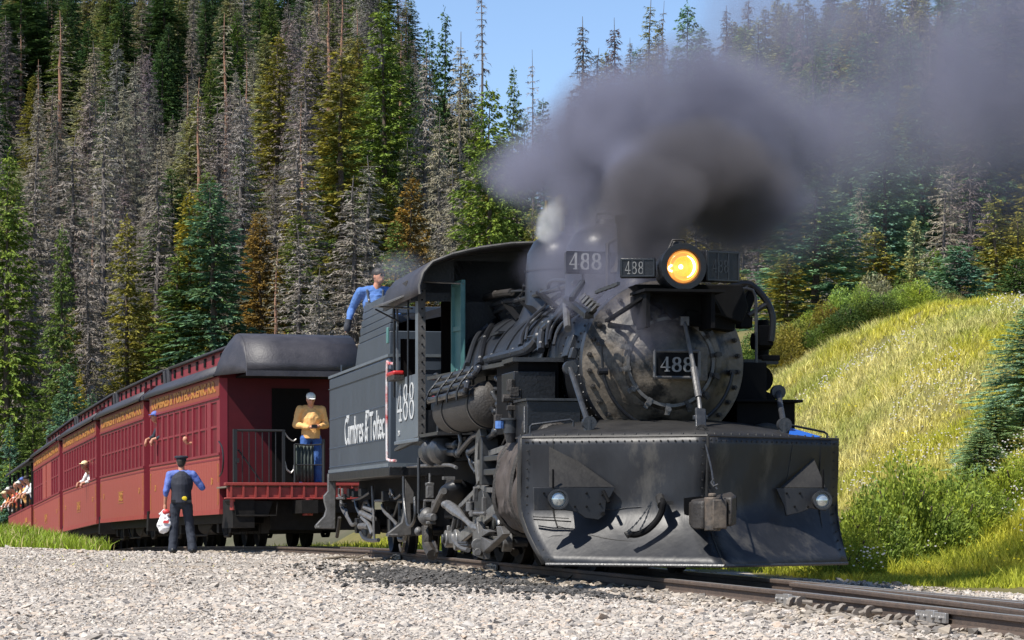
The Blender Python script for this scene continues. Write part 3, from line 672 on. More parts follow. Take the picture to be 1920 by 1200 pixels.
# ---- headlight with number boards
hl = empty('headlight'); hl.parent = loco; c = e(1281,500,y=.22)
mb = MB(); mb.lathe([(0,.50),(.12,.50),(.205,.42),(.215,.10),(.235,.08),(.240,.0),(.235,-.03),(.178,-.03),(.168,.0),(.168,.06)], c, (0,1,0), 40); mb.build('headlight_case', 'black_iron', hl)
mb = MB(); mb.lathe([(0,.20),(.06,.19),(.12,.15),(.165,.08),(.182,.02)], c, (0,1,0), 40); mb.build('reflector', 'reflector_gold', hl)
mb = MB(); mb.lathe([(.165,-.004),(.142,-.022),(.138,-.005),(.10,-.012)], c, (0,1,0), 40); mb.lathe([(.0,.10),(.08,.095),(.14,.04),(.165,-.0)], c, (0,1,0), 40); mb.build('lamp_glow', 'lamp_lens', hl)
mb = MB(); mb.ell(c+Vector((-.02,.02,0)), (.024,.024,.024)); mb.build('bulb', 'lamp_bulb', hl)
mb = MB(); mb.tube([c+Vector((.115*math.cos(RAD(a)), -.01, .115*math.sin(RAD(a)))) for a in range(-70,75,10)], .010, 6, radii=[.003+.011*math.sin(math.pi*i/14) for i in range(15)]); mb.tube([c+Vector((-.12+.03*math.cos(RAD(a)), -.01, -.02+.03*math.sin(RAD(a)))) for a in range(90,280,20)], .012, 6); mb.build('filament_glint', 'lamp_bulb', hl)
for sgn in (-1,1):
    yaw = RAD(16)*sgn; Rz = Matrix.Rotation(yaw, 3, 'Z'); L_ = .40 if sgn > 0 else .36; bh = .315 if sgn > 0 else .20; cc = c+Vector((sgn*.43, .17, .02))
    if sgn < 0: cc = c+Vector((-.41, .26, .0))
    mb = MB(); mb.cbox(cc, (L_, .13, bh), Rz); nb = mb.build('number_board', 'black_iron', hl, bev=.008)
    mb = MB()
    for q in (-.5,-.17,.17,.5): mb.cbox(cc+Rz @ Vector((q*L_*.92,-.068,0)), (.010,.012,bh-.03), Rz)
    for q in (-bh/2+.015,bh/2-.015): mb.cbox(cc+Rz @ Vector((0,-.068,q)), (L_*.94,.012,.012), Rz)
    mb.build('board_frame', 'boiler_jacket', hl)
    number488('numbers', 'outline_grey' if sgn < 0 else 'boiler_jacket', hl, cc+Rz @ Vector((-.13,-.067,-.065)), Rz @ Vector((1,0,0)), (0,0,1), .13, .058, 1.15, .006, .15)
mb = MB(); mb.box(-.42,.42,.10,.75,c.z-.262,c.z-.235); mb.box(-.38,-.34,.2,.9,c.z-.62,c.z-.26); mb.box(.30,.34,.2,.9,c.z-.62,c.z-.26); mb.bar((.30,.25,c.z-.27),(.62,.85,2.60),.05,.03); mb.bar((-.32,.25,c.z-.27),(-.62,.95,2.62),.05,.03); mb.build('headlight_bracket', 'deep_black', hl)
mb = MB(); mb.cyl(c+Vector((-.02,.25,.22)), c+Vector((-.02,.25,.30)), .05, .03, 10); mb.tube([c+Vector((-.10,.2,.20)),c+Vector((-.06,.2,.29)),c+Vector((.06,.2,.29)),c+Vector((.10,.2,.20))],.012,6); mb.build('lamp_vent', 'dirty_iron', hl)

# ---- stack, domes and their fittings
mb = MB(); mb.lathe([(.52,2.88),(.36,3.05),(.30,3.12),(.275,3.3),(.285,3.72),(.305,3.76),(.305,3.82),(.25,3.82),(.24,3.2)], (0,1.9,0), (0,0,1), 40); mb.build('smokestack', 'black_iron', loco)
mb = MB(); mb.lathe([(.62,2.80),(.52,2.98),(.46,3.12),(.455,3.50),(.44,3.66),(.37,3.80),(.24,3.88),(.08,3.91),(.0,3.915)], (0,3.75,0), (0,0,1), 40); sd = mb.build('sand_dome', 'boiler_jacket', loco, ang=60)
mb = MB(); mb.cyl((0,3.75,3.91),(0,3.75,3.97),.12,.10,14); mb.tube([(-.12,3.7,3.94),(-.10,3.7,4.03),(.06,3.7,4.04),(.10,3.7,3.95)],.014,6); mb.build('dome_lid', 'black_iron', sd)
mb = MB(); mb.lathe([(.66,2.85),(.56,3.02),(.49,3.18),(.48,3.60),(.46,3.78),(.38,3.93),(.24,4.01),(.08,4.04),(.0,4.04)], (0,5.95,0), (0,0,1), 40); st = mb.build('steam_dome', 'boiler_jacket', loco, ang=60)
mb = MB(); mb.tube([(0.0,5.95+.485*math.cos(0),3.3)]*2, .001, 3); ring(mb, Vector((0,5.95,3.56)), .485, .008, (0,0,1), 40); mb.build('dome_band', 'black_iron', st)
sv = MB()
for u_, s_, h_ in ((.0,5.7,.30),(.22,5.9,.36),(-.08,6.1,.26)):
    sv.lathe([(.07,4.0),(.07,4.08),(.05,4.10),(.065,4.14),(.065,4.0+h_*.8),(.03,4.0+h_),(0,4.02+h_)], (u_,s_,0), (0,0,1), 12)
sv.build('safety_valve', 'dirty_iron', st)
mb = MB(); mb.lathe([(.03,4.02),(.03,4.2),(.075,4.21),(.075,4.42),(.03,4.46),(0,4.46)], (-.13,5.55,0), (0,0,1), 14); mb.tube([(-.13,5.55,4.30),(-.26,5.5,4.30),(-.33,5.48,4.30)],.018,6); mb.tube([(-.33,5.48,4.24),(-.33,5.48,4.37)],.02,6); mb.build('whistle', 'brass', st)
mb = MB(); mb.tube(smooth_path([(.0,3.15,3.1),(.0,3.15,3.75),(.0,3.10,3.82),(.0,3.0,3.80)],4),.03,8); mb.lathe([(.0,3.62),(.05,3.60),(.09,3.50),(.13,3.36),(.17,3.30),(.175,3.28),(.15,3.28),(.0,3.4)], (0,2.75,0), (0,0,1), 20); mb.tube([(-.2,2.75,3.1),(-.2,2.75,3.6),(0,2.75,3.72),(.2,2.75,3.6),(.2,2.75,3.1)],.025,8); mb.build('bell', 'dirty_iron', loco)
# big number board beside the sand dome
nb = empty('side_number_board'); nb.parent = loco; sB = 3.0; a = e(1062,472,y=sB); b = e(1172,514,y=sB)
mb = MB(); mb.box(a.x,b.x,sB,sB+.12,b.z,a.z); mb.build('board_box', 'boiler_jacket', nb, bev=.006)
mb = MB()
for q in (0,.19,.39,.76,1): x_ = a.x+(b.x-a.x)*q; mb.bar((x_,sB-.006,a.z),(x_,sB-.006,b.z),.014,.012)
for z_ in (a.z, b.z, b.z+.03): mb.bar((a.x,sB-.006,z_),(b.x,sB-.006,z_),.012,.014)
mb.bar((a.x+.2,sB+.05,b.z),(a.x+.2,sB+.1,b.z-.35),.03,.03); mb.bar((b.x-.1,sB+.05,b.z),(b.x-.1,sB+.1,b.z-.35),.03,.03); mb.build('board_frame', 'black_iron', nb)
number488('numbers', 'number_white', nb, (a.x+.03, sB-.004, b.z+.045), (1,0,0), (0,0,1), .185, .115, 1.1, .006, .22)

# ---- boiler barrel, bands
prof = [(.865,1.18),(.868,3.0),(.89,3.02),(.90,4.2),(.93,5.6),(.97,7.0),(.985,8.38)]
mb = MB(); mb.lathe([(r,h) for r,h in prof[2:]], (0,0,VC), (0,1,0), 72); boiler = mb.build('boiler', 'boiler_jacket', loco)
def rb(s): return float(np.interp(s, [p[1] for p in prof], [p[0] for p in prof]))
for s_ in (3.04,3.75,4.5,5.3,6.1,6.9,7.7,8.3):
    mb = MB(); r_ = rb(s_)+.006; mb.lathe([(r_,s_-.03),(r_+.012,s_-.03),(r_+.012,s_+.03),(r_,s_+.03)], (0,0,VC), (0,1,0), 72); mb.build('boiler_band', 'boiler_jacket', boiler)
mb = MB()
for s_ in (1.25,1.45,2.2,2.9):
    for i in range(26): t = RAD(95+i*6.2); c = Vector((.848*math.cos(t), s_, VC+.848*math.sin(t))); mb.cyl(c, c*1.0+Vector((math.cos(t),0,math.sin(t)))*.014, .015,.010,6)
tag(mb.build('smokebox_rivets', 'black_iron', loco), kind='stuff')
mb = MB(); p_ = EN.on_boiler(1068,650,.86,VC); mb.cbox(p_, (.06,.30,.24), Matrix.Rotation(RAD(18),3,'Y')); p_ = EN.on_boiler(1075,663,.90,VC); mb.cbox(p_, (.07,.12,.12), Matrix.Rotation(RAD(15),3,'Y')); mb.build('inspection_plate', 'boiler_jacket', loco, bev=.01)
# firebox, ashpan and frames (dark mass under the boiler)
mb = MB(); mb.box(-.72,.72,1.3,8.6,.62,1.5); mb.box(-.85,.85,6.4,9.8,.55,1.62); mb.build('under_frame', 'deep_black', loco, bev=.02)
mb = MB(); mb.box(-.95,.95,.55,1.35,.55,1.30); mb.build('pilot_beam', 'deep_black', loco)
mb = MB(); mb.prism([(-.75,1.6,1.25),(.75,1.6,1.25),(.55,1.6,1.62),(-.55,1.6,1.62)], (0,1.3,0)); mb.build('saddle', 'deep_black', loco)

# ---- pipework hugging the boiler (paths on the left shoulder)
def zb(x, y, r): # point from the 780,480 detail view (4.8 x)
    return EN.on_boiler(780+x/4.8, 480+y/4.8, r, VC)
PIPES = [
 ('pipe_grey', .034, 1.10, [(525,505),(620,470),(700,440),(800,410),(930,395),(1050,360),(1180,320),(1300,285),(1440,240)]),
 ('pipe_grey', .038, 1.06, [(580,565),(660,545),(780,470),(900,430)]),
 ('boiler_jacket', .055, .98, [(640,930),(760,900),(920,860),(1010,830),(1085,760),(1120,660),(1190,610),(1260,560),(1345,470)]),
 ('boiler_jacket', .042, 1.00, [(1125,850),(1125,740),(1150,660),(1200,615)]),
 ('black_iron', .044, 1.00, [(575,980),(590,860),(635,710),(730,570)]),
 ('boiler_jacket', .036, 1.02, [(465,975),(515,800),(570,700),(650,630)]),
 ('boiler_jacket', .020, 1.01, [(430,900),(480,790),(540,700)]),
 ('boiler_jacket', .030, .98, [(940,810),(960,700),(1050,560),(1140,480),(1240,390),(1320,335)]),
 ('pipe_grey', .018, .96, [(985,760),(1010,640),(1080,560),(1180,470)]),
 ('black_iron', .024, 1.00, [(1180,810),(1190,660),(1245,540),(1335,410)]),
 ('pipe_grey', .020, 1.00, [(1240,800),(1285,650),(1390,550),(1440,520)]),
 ('pipe_grey', .020, 1.02, [(1270,700),(1330,600),(1420,520)]),
 ('black_iron', .020, .99, [(1200,760),(1230,640),(1320,520),(1400,450)]),
 ('cast_grey', .040, 1.06, [(1352,425),(1356,520),(1366,655)]),
 ('pipe_grey', .022, 1.12, [(1190,290),(1195,250),(1230,222),(1340,222),(1400,245)]),
 ('pipe_grey', .030, 1.14, [(1400,390),(1440,320),(1500,240)]),
 ('black_iron', .028, 1.08, [(1350,380),(1440,440),(1545,520)]),
 ('pipe_grey', .014, 1.05, [(860,320),(940,312),(1040,318)]),
 ('dirty_iron', .045, 1.02, [(490,465),(540,425),(600,390),(720,345),(860,325)]),
 ('pipe_grey', .014, .93, [(785,600),(930,580),(1060,550),(1180,525)]),
 ('pipe_grey', .012, .94, [(980,735),(1040,722),(1100,700)]),
 ('black_iron', .016, 1.02, [(905,385),(960,330),(968,265)]),
 ('black_iron', .014, 1.02, [(530,520),(560,580),(600,645)]),
 ('pipe_grey', .016, .98, [(820,520),(900,470),(970,430)]),
]
for m_, r_, rr, pts in PIPES:
    mb = MB(); mb.tube(smooth_path([zb(x,y,rr) for x,y in pts],4), r_, 8)
    if r_ > .04:
        sp = smooth_path([zb(x,y,rr) for x,y in pts],4)
        for q in sp[2::5]: mb.ell(q, (r_*1.18,r_*1.18,r_*1.18), 8, 5)
    mb.build('boiler_pipe', m_, loco)
for a, b in (((680,460),(770,600)),((810,430),(930,572)),((960,410),(1092,522)),((1105,330),(1262,462)),((1300,285),(1390,370))):
    mb = MB(); mb.bar(zb(*a,1.09), zb(*b,.97), .03, .075, (0,1,0)); mb.build('pipe_hanger', 'deep_black', loco)
mb = MB()
for x,y in ((650,460),(800,410),(945,390),(1130,335),(1310,275)): mb.ell(zb(x,y,1.10), (.05,.05,.05), 8, 6)
mb.build('pipe_clamp', 'black_iron', loco)
a = zb(725,712,.96); b = zb(860,712,1.0); mb = MB(); mb.bar(a, a+Vector((0,-.55,0)), .16, .03); mb.bar(a+Vector((.05,-.27,-.02)), a+Vector((.12,-.27,-.10)), .03,.03); mb.build('boiler_step', 'black_iron', loco)
# finned cooler / steps block near the smokestack
fo = empty('fin_rack'); fo.parent = loco
mb = MB(); A_ = zb(1355,395,1.12); B_ = zb(1560,540,1.05); mb.bar(A_, B_, .09,.05); mb.bar(zb(1530,545,1.06), zb(1600,470,1.06), .07,.05); mb.bar(zb(1400,390,1.14), zb(1500,235,1.14), .05,.05); mb.build('rack_frame', 'black_iron', fo)
for i in range(5):
    mb = MB(); x = 1475+i*28; y = 395+i*24; mb.bar(zb(x,y,1.07), zb(x+52,y-55,1.07), .035,.028); mb.build('fin', 'cast_grey', fo)
mb = MB()
for i in range(6):
    x = 1620+i*38; y = 330-i*14
    if i < 5: mb.bar(zb(x,y,1.05), zb(x+50,y-28,1.05), .03,.03)
mb.build('lubricator_rack', 'pipe_grey', loco)

# ---- running boards, side boxes
mb = MB(); A_ = e(812,708,x=-1.32); B_ = e(958,680,x=-1.32); C_ = e(1046,681,x=-1.22)
C_.y = 2.0; C_.z = B_.z
mb.prism([A_+Vector((-.08,0,-.035)), B_+Vector((-.08,0,-.035)), B_+Vector((.42,0,-.035)), A_+Vector((.42,0,-.035))], (0,0,.045))
mb.box(-1.42,-.80,1.95,B_.y,B_.z-.02,B_.z+.025); mb.build('running_board', 'pipe_grey', loco, fixn=True)
mb = MB(); mb.box(.80,1.42,1.6,8.3,B_.z-.04,B_.z+.01); mb.build('running_board', 'black_iron', loco)
mb = MB(); mb.box(-1.40,-.94,2.0,2.7,1.84,B_.z-.12); mb.build('step_box', 'black_iron', loco, bev=.01)
mb = MB(); mb.box(-1.34,-.90,2.05,3.3,1.5,B_.z-.02); mb.build('box_bracket', 'deep_black', loco)
mb = MB(); mb.box(-1.43,-.82,1.16,1.9,1.80,1.825); mb.build('step_tread', 'pipe_grey', loco)
mb = MB(); mb.box(-1.41,-.84,1.2,1.85,1.42,1.80); mb.build('step_box', 'black_iron', loco, bev=.008)
tubes('hand_iron', 'pipe_grey', [([e(984,812,y=.9),e(984,763,y=1.0)],.013)])
mb = MB(); mb.box(.86,1.50,1.25,2.1,1.42,1.80); mb.box(.82,1.56,1.15,2.15,1.80,1.83); mb.build('step_box', 'deep_black', loco, bev=.008)
mb = MB(); mb.box(.84,1.26,1.5,3.4,1.82,2.24); mb.build('step_box', 'deep_black', loco, bev=.01)
mb = MB()
for v_, u_ in ((2.08,1.30),(1.80,1.34)): mb.cyl((u_,1.9,v_),(u_,6.0,v_),.15,n=18)
mb.build('air_reservoir', 'deep_black', loco)
tubes('hand_iron', 'pipe_grey', [([e(1342,541,y=1.1),e(1400,541,y=1.1),e(1411,544,y=1.1),e(1417,556,y=1.1),e(1418,613,y=1.1),e(1418,680,y=1.1)],.017)])
tubes('feed_pipe', 'black_iron', [(smooth_path([e(1366,540,y=1.6),e(1380,534,y=1.6),e(1405,533,y=1.6),e(1425,549,y=1.6),e(1441,571,y=1.6),e(1449,598,y=1.6),e(1446,640,y=1.6)],3),.038), ([e(1404,592,y=1.6),e(1442,567,y=1.6)],.030), ([e(1385,556,y=1.6),e(1402,536,y=1.6)],.035)])
mb = MB(); mb.cbox(e(1395,600,y=1.7), (.14,.2,.18)); mb.cbox(e(1432,630,y=1.7), (.16,.2,.22)); mb.cbox(e(1400,570,y=1.7), (.10,.15,.3), Matrix.Rotation(.4,3,'Y')); mb.cbox(e(1440,672,y=1.7), (.2,.25,.06)); mb.cyl(e(1410,640,y=1.8), e(1445,640,y=1.8), .09,n=12); mb.cyl(e(1430,600,y=1.9), e(1430,680,y=1.9), .07,n=12); mb.build('right_side_pump', 'deep_black', loco, bev=.01)

# ---- left side air tank with pipe coil
at_ = empty('air_tank'); at_.parent = loco
A_ = e(850,773,x=-1.28); B_ = e(922,768,x=-1.28); B_.z = A_.z+.0; dd = (B_-A_)
rT = .265; L_ = dd.length
mb = MB(); mb.lathe([(0,-.09),(.12,-.085),(.21,-.05),(rT-.01,-.01),(rT,.02),(rT,L_-.02),(rT-.01,L_+.01),(.21,L_+.06),(.12,L_+.09),(0,L_+.1)], A_, dd, 40); mb.build('tank_shell', 'dirty_iron', at_, ang=50)
for q in (.28,.96):
    mb = MB(); mb.lathe([(rT+.002,L_*q-.03),(rT+.014,L_*q-.03),(rT+.014,L_*q+.03),(rT+.002,L_*q+.03)], A_, dd, 40); mb.build('tank_strap', 'black_iron', at_)
cx_ = A_.x; cz_ = A_.z
for k_, (du, dv) in enumerate(((-.31,.14),(-.28,.235),(-.22,.32),(-.15,.405))):
    mb = MB(); p0 = Vector((cx_+du, A_.y-.05, cz_+dv)); p1 = Vector((cx_+du, B_.y, cz_+dv)); mb.tube([p0,p1], .037, 10)
    mb.ell(p0,(.045,.05,.045),10,6); mb.ell(p1,(.045,.05,.045),10,6); mb.build('coil_pipe', 'boiler_jacket', at_)
for q in (.06,.38,.66,.92):
    mb = MB(); y_ = A_.y+(B_.y-A_.y)*q; mb.tube([(cx_+du*1.12,y_,cz_+dv+.0) for du,dv in ((-.33,.05),(-.33,.14),(-.29,.25),(-.23,.33),(-.16,.44))], .014, 6); mb.build('coil_clamp', 'black_iron', at_)
tubes('coil_bend', 'boiler_jacket', [([Vector((cx_-.31,B_.y,cz_+.14)),Vector((cx_-.30,B_.y-.06,cz_+.18)),Vector((cx_-.28,B_.y,cz_+.235))],.036),([Vector((cx_-.22,B_.y,cz_+.32)),Vector((cx_-.19,B_.y-.06,cz_+.36)),Vector((cx_-.15,B_.y,cz_+.405))],.036),([Vector((cx_-.28,A_.y,cz_+.235)),Vector((cx_-.25,A_.y+.05,cz_+.28)),Vector((cx_-.22,A_.y,cz_+.32))],.036)], at_)
zt = lambda x, y: (740+x/4.615, 640+y/4.615)     # the air tank detail view
LP = [
 ('black_iron',.030,-1.3,[(790,460),(820,560),(870,610)]),
 ('pipe_grey',.028,-1.3,[(890,320),(930,370),(990,440)]),('pipe_grey',.024,-1.3,[(850,450),(880,500),(940,530)]),
 ('pipe_grey',.030,-1.25,[(865,410),(950,415),(1000,440)]),('pipe_grey',.035,-1.28,[(905,545),(900,620),(880,720),(875,780)]),
 ('pipe_grey',.034,-1.25,[(870,790),(760,880),(650,960)]),('pipe_grey',.034,-1.25,[(555,970),(620,890),(690,820),(780,800)]),
 ('rod_steel',.030,-1.25,[(535,700),(560,790),(575,870),(555,960)]),('black_iron',.045,-1.2,[(450,900),(540,900)]),('black_iron',.045,-1.2,[(450,960),(545,965)]),
 ('pipe_grey',.020,-1.2,[(330,310),(375,320),(375,790)]),('white_paint',.012,-1.35,[(490,660),(490,780)]),
 ('pipe_grey',.022,-1.2,[(600,900),(640,1000),(690,1060)]),('pipe_grey',.018,-1.25,[(640,950),(655,1060),(700,1130)]),
 ('pipe_grey',.026,-1.2,[(800,900),(760,860),(740,900),(745,1000)]),
 ('pipe_grey',.022,-1.2,[(960,500),(1000,430),(1040,430)]),
 ('black_iron',.022,-1.15,[(925,920),(960,850),(985,790)]),
]
for m_, r_, x_, pts in LP:
    mb = MB(); P = [e(*zt(*p), x=x_) for p in pts]; mb.tube(smooth_path(P,4), r_, 8)
    for q in (P[0],P[-1]): mb.ell(q,(r_*1.5,r_*1.5,r_*1.5),8,6)
    mb.build('side_pipe', m_, loco)
# feed pump ahead of the tank
fp = empty('feed_pump'); fp.parent = loco; y_ = 1.9
c = e(958,800,y=y_)
mb = MB(); mb.cyl(c+Vector((0,0,-.07)),c+Vector((0,0,.07)),.085,n=18); mb.cyl(c+Vector((0,0,.07)),c+Vector((0,0,.09)),.115,n=18); mb.cyl(c+Vector((0,0,-.17)),c+Vector((0,0,-.07)),.05,.08,12); mb.build('pump_cylinder', 'pipe_grey', fp)
mb = MB(); mb.cyl(c+Vector((0,0,.09)),c+Vector((0,0,.26)),.03,n=8); mb.cbox(c+Vector((.02,0,.2)),(.13,.10,.05)); mb.cyl(c+Vector((-.09,0,.30)),c+Vector((.1,0,.30)),.045,n=10); mb.cbox(c+Vector((.03,0,.37)),(.10,.1,.10)); mb.cyl(c+Vector((0,0,.38)),c+Vector((0,0,.5)),.05,n=8); mb.cyl(c+Vector((.10,0,.15)),c+Vector((.10,0,.4)),.02,n=6); mb.cbox(c+Vector((-.12,.1,.06)),(.08,.1,.14)); mb.build('pump_head', 'dirty_iron', fp, bev=.005)
mb = MB(); mb.cyl(c+Vector((-.12,0,-.02)),c+Vector((-.12,0,.06)),.05,n=10); mb.build('blue_rag', 'denim_shirt', fp)
mb = MB(); c2 = e(984,800,y=1.4); mb.ell(c2,(.035,.035,.08)); mb.cyl(c2+Vector((0,0,-.2)),c2,.018,n=6); mb.build('oil_cup', 'dirty_iron', loco)

# ---- cylinders, frames, wheels, rods
for sgn in (-1,1):
    cyl_ = empty('cylinder'); cyl_.parent = loco; U = sgn*1.14
    mb = MB(); mb.lathe([(0,1.0),(.16,1.0),(.30,1.04),(.36,1.08),(.42,1.10),(.44,1.12),(.44,1.2),(.40,1.22)], (U,0,.80), (0,1,0), 36); mb.build('cylinder_head', 'cylinder_lag', cyl_, ang=40)
    mb = MB(); pr = []
    for a in range(0,360,15):
        t = RAD(a); r_ = .42; pr.append((U+r_*math.cos(t), .80+r_*math.sin(t)))
    rows = [[(x_, s_, z_) for x_, z_ in [(U+sgn*-.0+ (.40+.02*math.sin(s_*9))*math.cos(RAD(a)), .80+.40*math.sin(RAD(a)) if math.sin(RAD(a)) < 0 else .80+.72*math.sin(RAD(a))**.8) for a in range(0,361,12)]] for s_ in (1.2,1.4,1.6,1.8,2.0,2.2,2.4)]
    mb.grid(rows); mb._add([p for p in rows[0]], [tuple(range(len(rows[0])))]); mb._add([p for p in rows[-1]], [tuple(range(len(rows[-1])))]); ob_ = mb.build('cylinder_block', 'cylinder_lag', cyl_, ang=70)
    sd_ = ob_.modifiers.new('s','SUBSURF'); sd_.levels = 2; sd_.render_levels = 2; sd_.subdivision_type = 'SIMPLE'
    tx_ = bpy.data.textures.new('lumps','CLOUDS'); tx_.noise_scale = .16; dm_ = ob_.modifiers.new('d','DISPLACE'); dm_.texture = tx_; dm_.strength = .09; dm_.texture_coords = 'LOCAL'
    mb = MB()
    for s_ in (1.3, 2.25):
        mb.tube([(U+.42*math.cos(RAD(a)), s_, .80+(.42 if math.sin(RAD(a)) < 0 else .74)*math.sin(RAD(a))) for a in range(90,290,12)], .03, 6)
    mb.build('cylinder_band', 'dirty_iron', cyl_)
    mb = MB(); mb.lathe([(0,1.02),(.17,1.02),(.20,1.06),(.20,1.14)], (U,0,1.38), (0,1,0), 28); mb.lathe([(.20,1.14),(.19,2.5),(0,2.52)], (U,0,1.38), (0,1,0), 28); mb.build('valve_chest', 'dirty_iron', cyl_)
    mb = MB()
    for i in range(12): t = RAD(i*30+10); c = Vector((U+.37*math.cos(t),1.075,.80+.37*math.sin(t))); mb.cyl(c, c+Vector((0,-.035,0)), .022, n=6)
    tag(mb.build('head_bolts', 'dirty_iron', cyl_), kind='stuff')
DR = (3.75, 5.05, 6.35, 7.65)
for sgn in (-1,1):
    for s_ in DR:
        mb = MB(); mb.lathe([(.0,-.02),(.15,-.04),(.17,.0),(.42,.02),(.44,-.03),(.50,-.05),(.56,-.06),(.56,.05),(.58,.065),(.58,.085),(.0,.085)], (sgn*.44,s_,.56), (-sgn,0,0), 40); mb.build('driving_wheel', 'truck_black', loco)
    mb = MB(); mb.box(sgn*.70,sgn*.82,2.6,8.7,.72,.94); mb.box(sgn*.70,sgn*.82,2.6,8.7,.30,.38)
    for s_ in (2.7,4.4,5.7,7.0,8.5): mb.box(sgn*.70,sgn*.82,s_-.1,s_+.1,.30,.94)
    mb.build('side_frame', 'black_iron', loco, bev=.01)
    for s_ in DR:
        mb = MB(); U = sgn*.90; pts = []
        for i in range(13): t = RAD(15+i*150/12); pts.append((U, s_+.46*math.cos(t), .56+.46*math.sin(t)))
        pts += [(U,s_-.18,.50),(U,s_-.12,.40),(U,s_+.12,.40),(U,s_+.18,.50)]
        mb.prism(pts, (sgn*.11,0,0)); mb.cyl((U,s_,.56),(U+sgn*.15,s_,.56),.13,n=18); mb.cyl((U,s_-.0,.30),(U+sgn*.34,s_,.30),.06,n=14); mb.build('counterweight', 'pipe_grey' if sgn < 0 else 'black_iron', loco, bev=.008, fixn=True)
        mb = MB()
        for q in (-.16,0,.16): mb.box(sgn*.72,sgn*.84,s_+q*1.0-.25*(1),s_+q+.25,.98+abs(q)*.1,1.0+abs(q)*.1)
        mb.build('leaf_spring', 'dirty_iron', loco)
    U = sgn*1.14
    mb = MB(); mb.bar((U,DR[0],.30),(U,DR[3],.30),.05,.12)
    for s_ in DR: mb.cyl((U-sgn*.05,s_,.30),(U+sgn*.06,s_,.30),.11,n=16); mb.cbox((U,s_,.42),(.06,.07,.10))
    mb.build('side_rod', 'rod_steel', loco, bev=.008)
    U = sgn*1.24
    mb = MB(); mb.bar((U,3.05,.80),(U,DR[2],.30),.055,.13); mb.cyl((U-sgn*.05,DR[2],.30),(U+sgn*.06,DR[2],.30),.13,n=16); mb.cyl((U-.06,3.05,.80),(U+.06,3.05,.80),.10,n=14); mb.build('main_rod', 'rod_steel', loco, bev=.01)
    mb = MB(); mb.box(U-.10,U+.08,2.85,3.25,.66,.94); mb.box(U-.14,U+.12,2.8,3.3,.94,1.06); mb.cyl((U-.02,2.4,.80),(U-.02,2.9,.80),.04,n=10); mb.build('crosshead', 'rod_steel', loco, bev=.012)
    mb = MB(); mb.box(U-.08,U+.06,2.45,4.3,1.06,1.13); mb.box(U-.08,U+.06,2.45,4.3,1.22,1.28); mb.box(U-.10,U+.10,4.25,4.4,.95,1.5); mb.build('guide_bar', 'pipe_grey', loco, bev=.01)
    mb = MB(); mb.prism([(U,4.5,1.62),(U,4.75,1.55),(U,4.85,1.2),(U,4.7,.95),(U,4.6,1.0),(U,4.68,1.25),(U,4.6,1.45),(U,4.42,1.52)], (sgn*.08,0,0)); mb.bar((U,4.65,.98),(U+sgn*.05,DR[2]+.1,.62),.04,.06); mb.bar((U,4.6,1.3),(U,2.6,1.38),.04,.07); mb.bar((U,2.75,1.4),(U+sgn*.02,2.95,.62),.045,.08); mb.build('valve_gear', 'rod_steel', loco, bev=.006, fixn=True)
for s_, r_ in ((2.15,.36),(9.35,.38)):
    for sgn in (-1,1):
        mb = MB(); mb.lathe([(0,-.03),(.1,-.04),(r_*.75,.0),(r_,-.05),(r_,.04),(r_+.025,.06),(r_+.025,.08),(0,.08)], (sgn*.45,s_,r_), (-sgn,0,0), 32); mb.build('truck_wheel', 'truck_black', loco)
    mb = MB(); mb.cyl((-.5,s_,r_),(.5,s_,r_),.08,n=10); mb.build('axle', 'truck_black', loco)
# machinery seen below the left running board (from the 720,860 detail view)
zm = lambda x, y: (720+x/5.453, 860+y/5.453)
def mm(x, y, u=-1.3): return e(*zm(x,y), x=u)
MLIST = [
 ('cast_grey',.022,-1.25,[(240,78),(440,72),(660,65),(740,92)]),('pipe_grey',.020,-1.42,[(355,-10),(355,300),(352,560)]),
 ('cast_grey',.016,-1.3,[(470,150),(470,250)]),('cast_grey',.028,-1.3,[(425,430),(415,560)]),('cast_grey',.028,-1.3,[(510,440),(500,530)]),
 ('cast_grey',.045,-1.3,[(610,330),(560,420),(515,525)]),('dirty_iron',.075,-1.2,[(440,690),(445,800),(450,900),(495,985)]),
 ('dirty_iron',.022,-1.2,[(505,850),(540,920),(525,990)]),('pipe_grey',.020,-1.35,[(200,180),(205,420),(235,650),(270,690),(305,640),(320,560),(312,400)]),
 ('cast_grey',.030,-1.3,[(730,600),(705,740),(720,840),(790,910),(860,935)]),
 ('pipe_grey',.016,-1.3,[(760,860),(850,860)]),('pipe_grey',.016,-1.3,[(790,880),(860,885)]),
 ('pipe_grey',.028,-1.2,[(1030,60),(1090,70),(1110,140)]),
 ('cast_grey',.018,-1.25,[(0,540),(60,590),(130,680)]),('cast_grey',.020,-1.25,[(60,360),(75,320),(90,380)]),
 ('dirty_iron',.020,-1.2,[(160,880),(180,950),(210,850)]),('dirty_iron',.015,-1.2,[(520,850),(550,960)]),
 ('pipe_grey',.03,-1.3,[(1130,590),(1170,620),(1180,680)]),('dirty_iron',.05,-1.0,[(1250,790),(1340,960)]),
]
for m_, r_, x_, pts in MLIST:
    mb = MB(); mb.tube(smooth_path([mm(*p, x_) for p in pts],4), r_, 8); mb.build('rigging', m_, loco)
mb = MB(); mb.cbox(mm(468,340),(.09,.12,.16)); mb.cbox(mm(468,262),(.11,.08,.04)); mb.cyl(mm(468,300),mm(468,240),.035,n=8); mb.cbox(mm(470,430),(.16,.12,.03)); mb.ell(mm(440,590),(.12,.13,.12),14,10); mb.ell(mm(352,742),(.055,.055,.06),10,8); mb.cyl(mm(380,590),mm(510,600),.05,n=10); mb.cbox(mm(480,655),(.12,.1,.04)); mb.build('injector', 'cast_grey', loco, bev=.008)
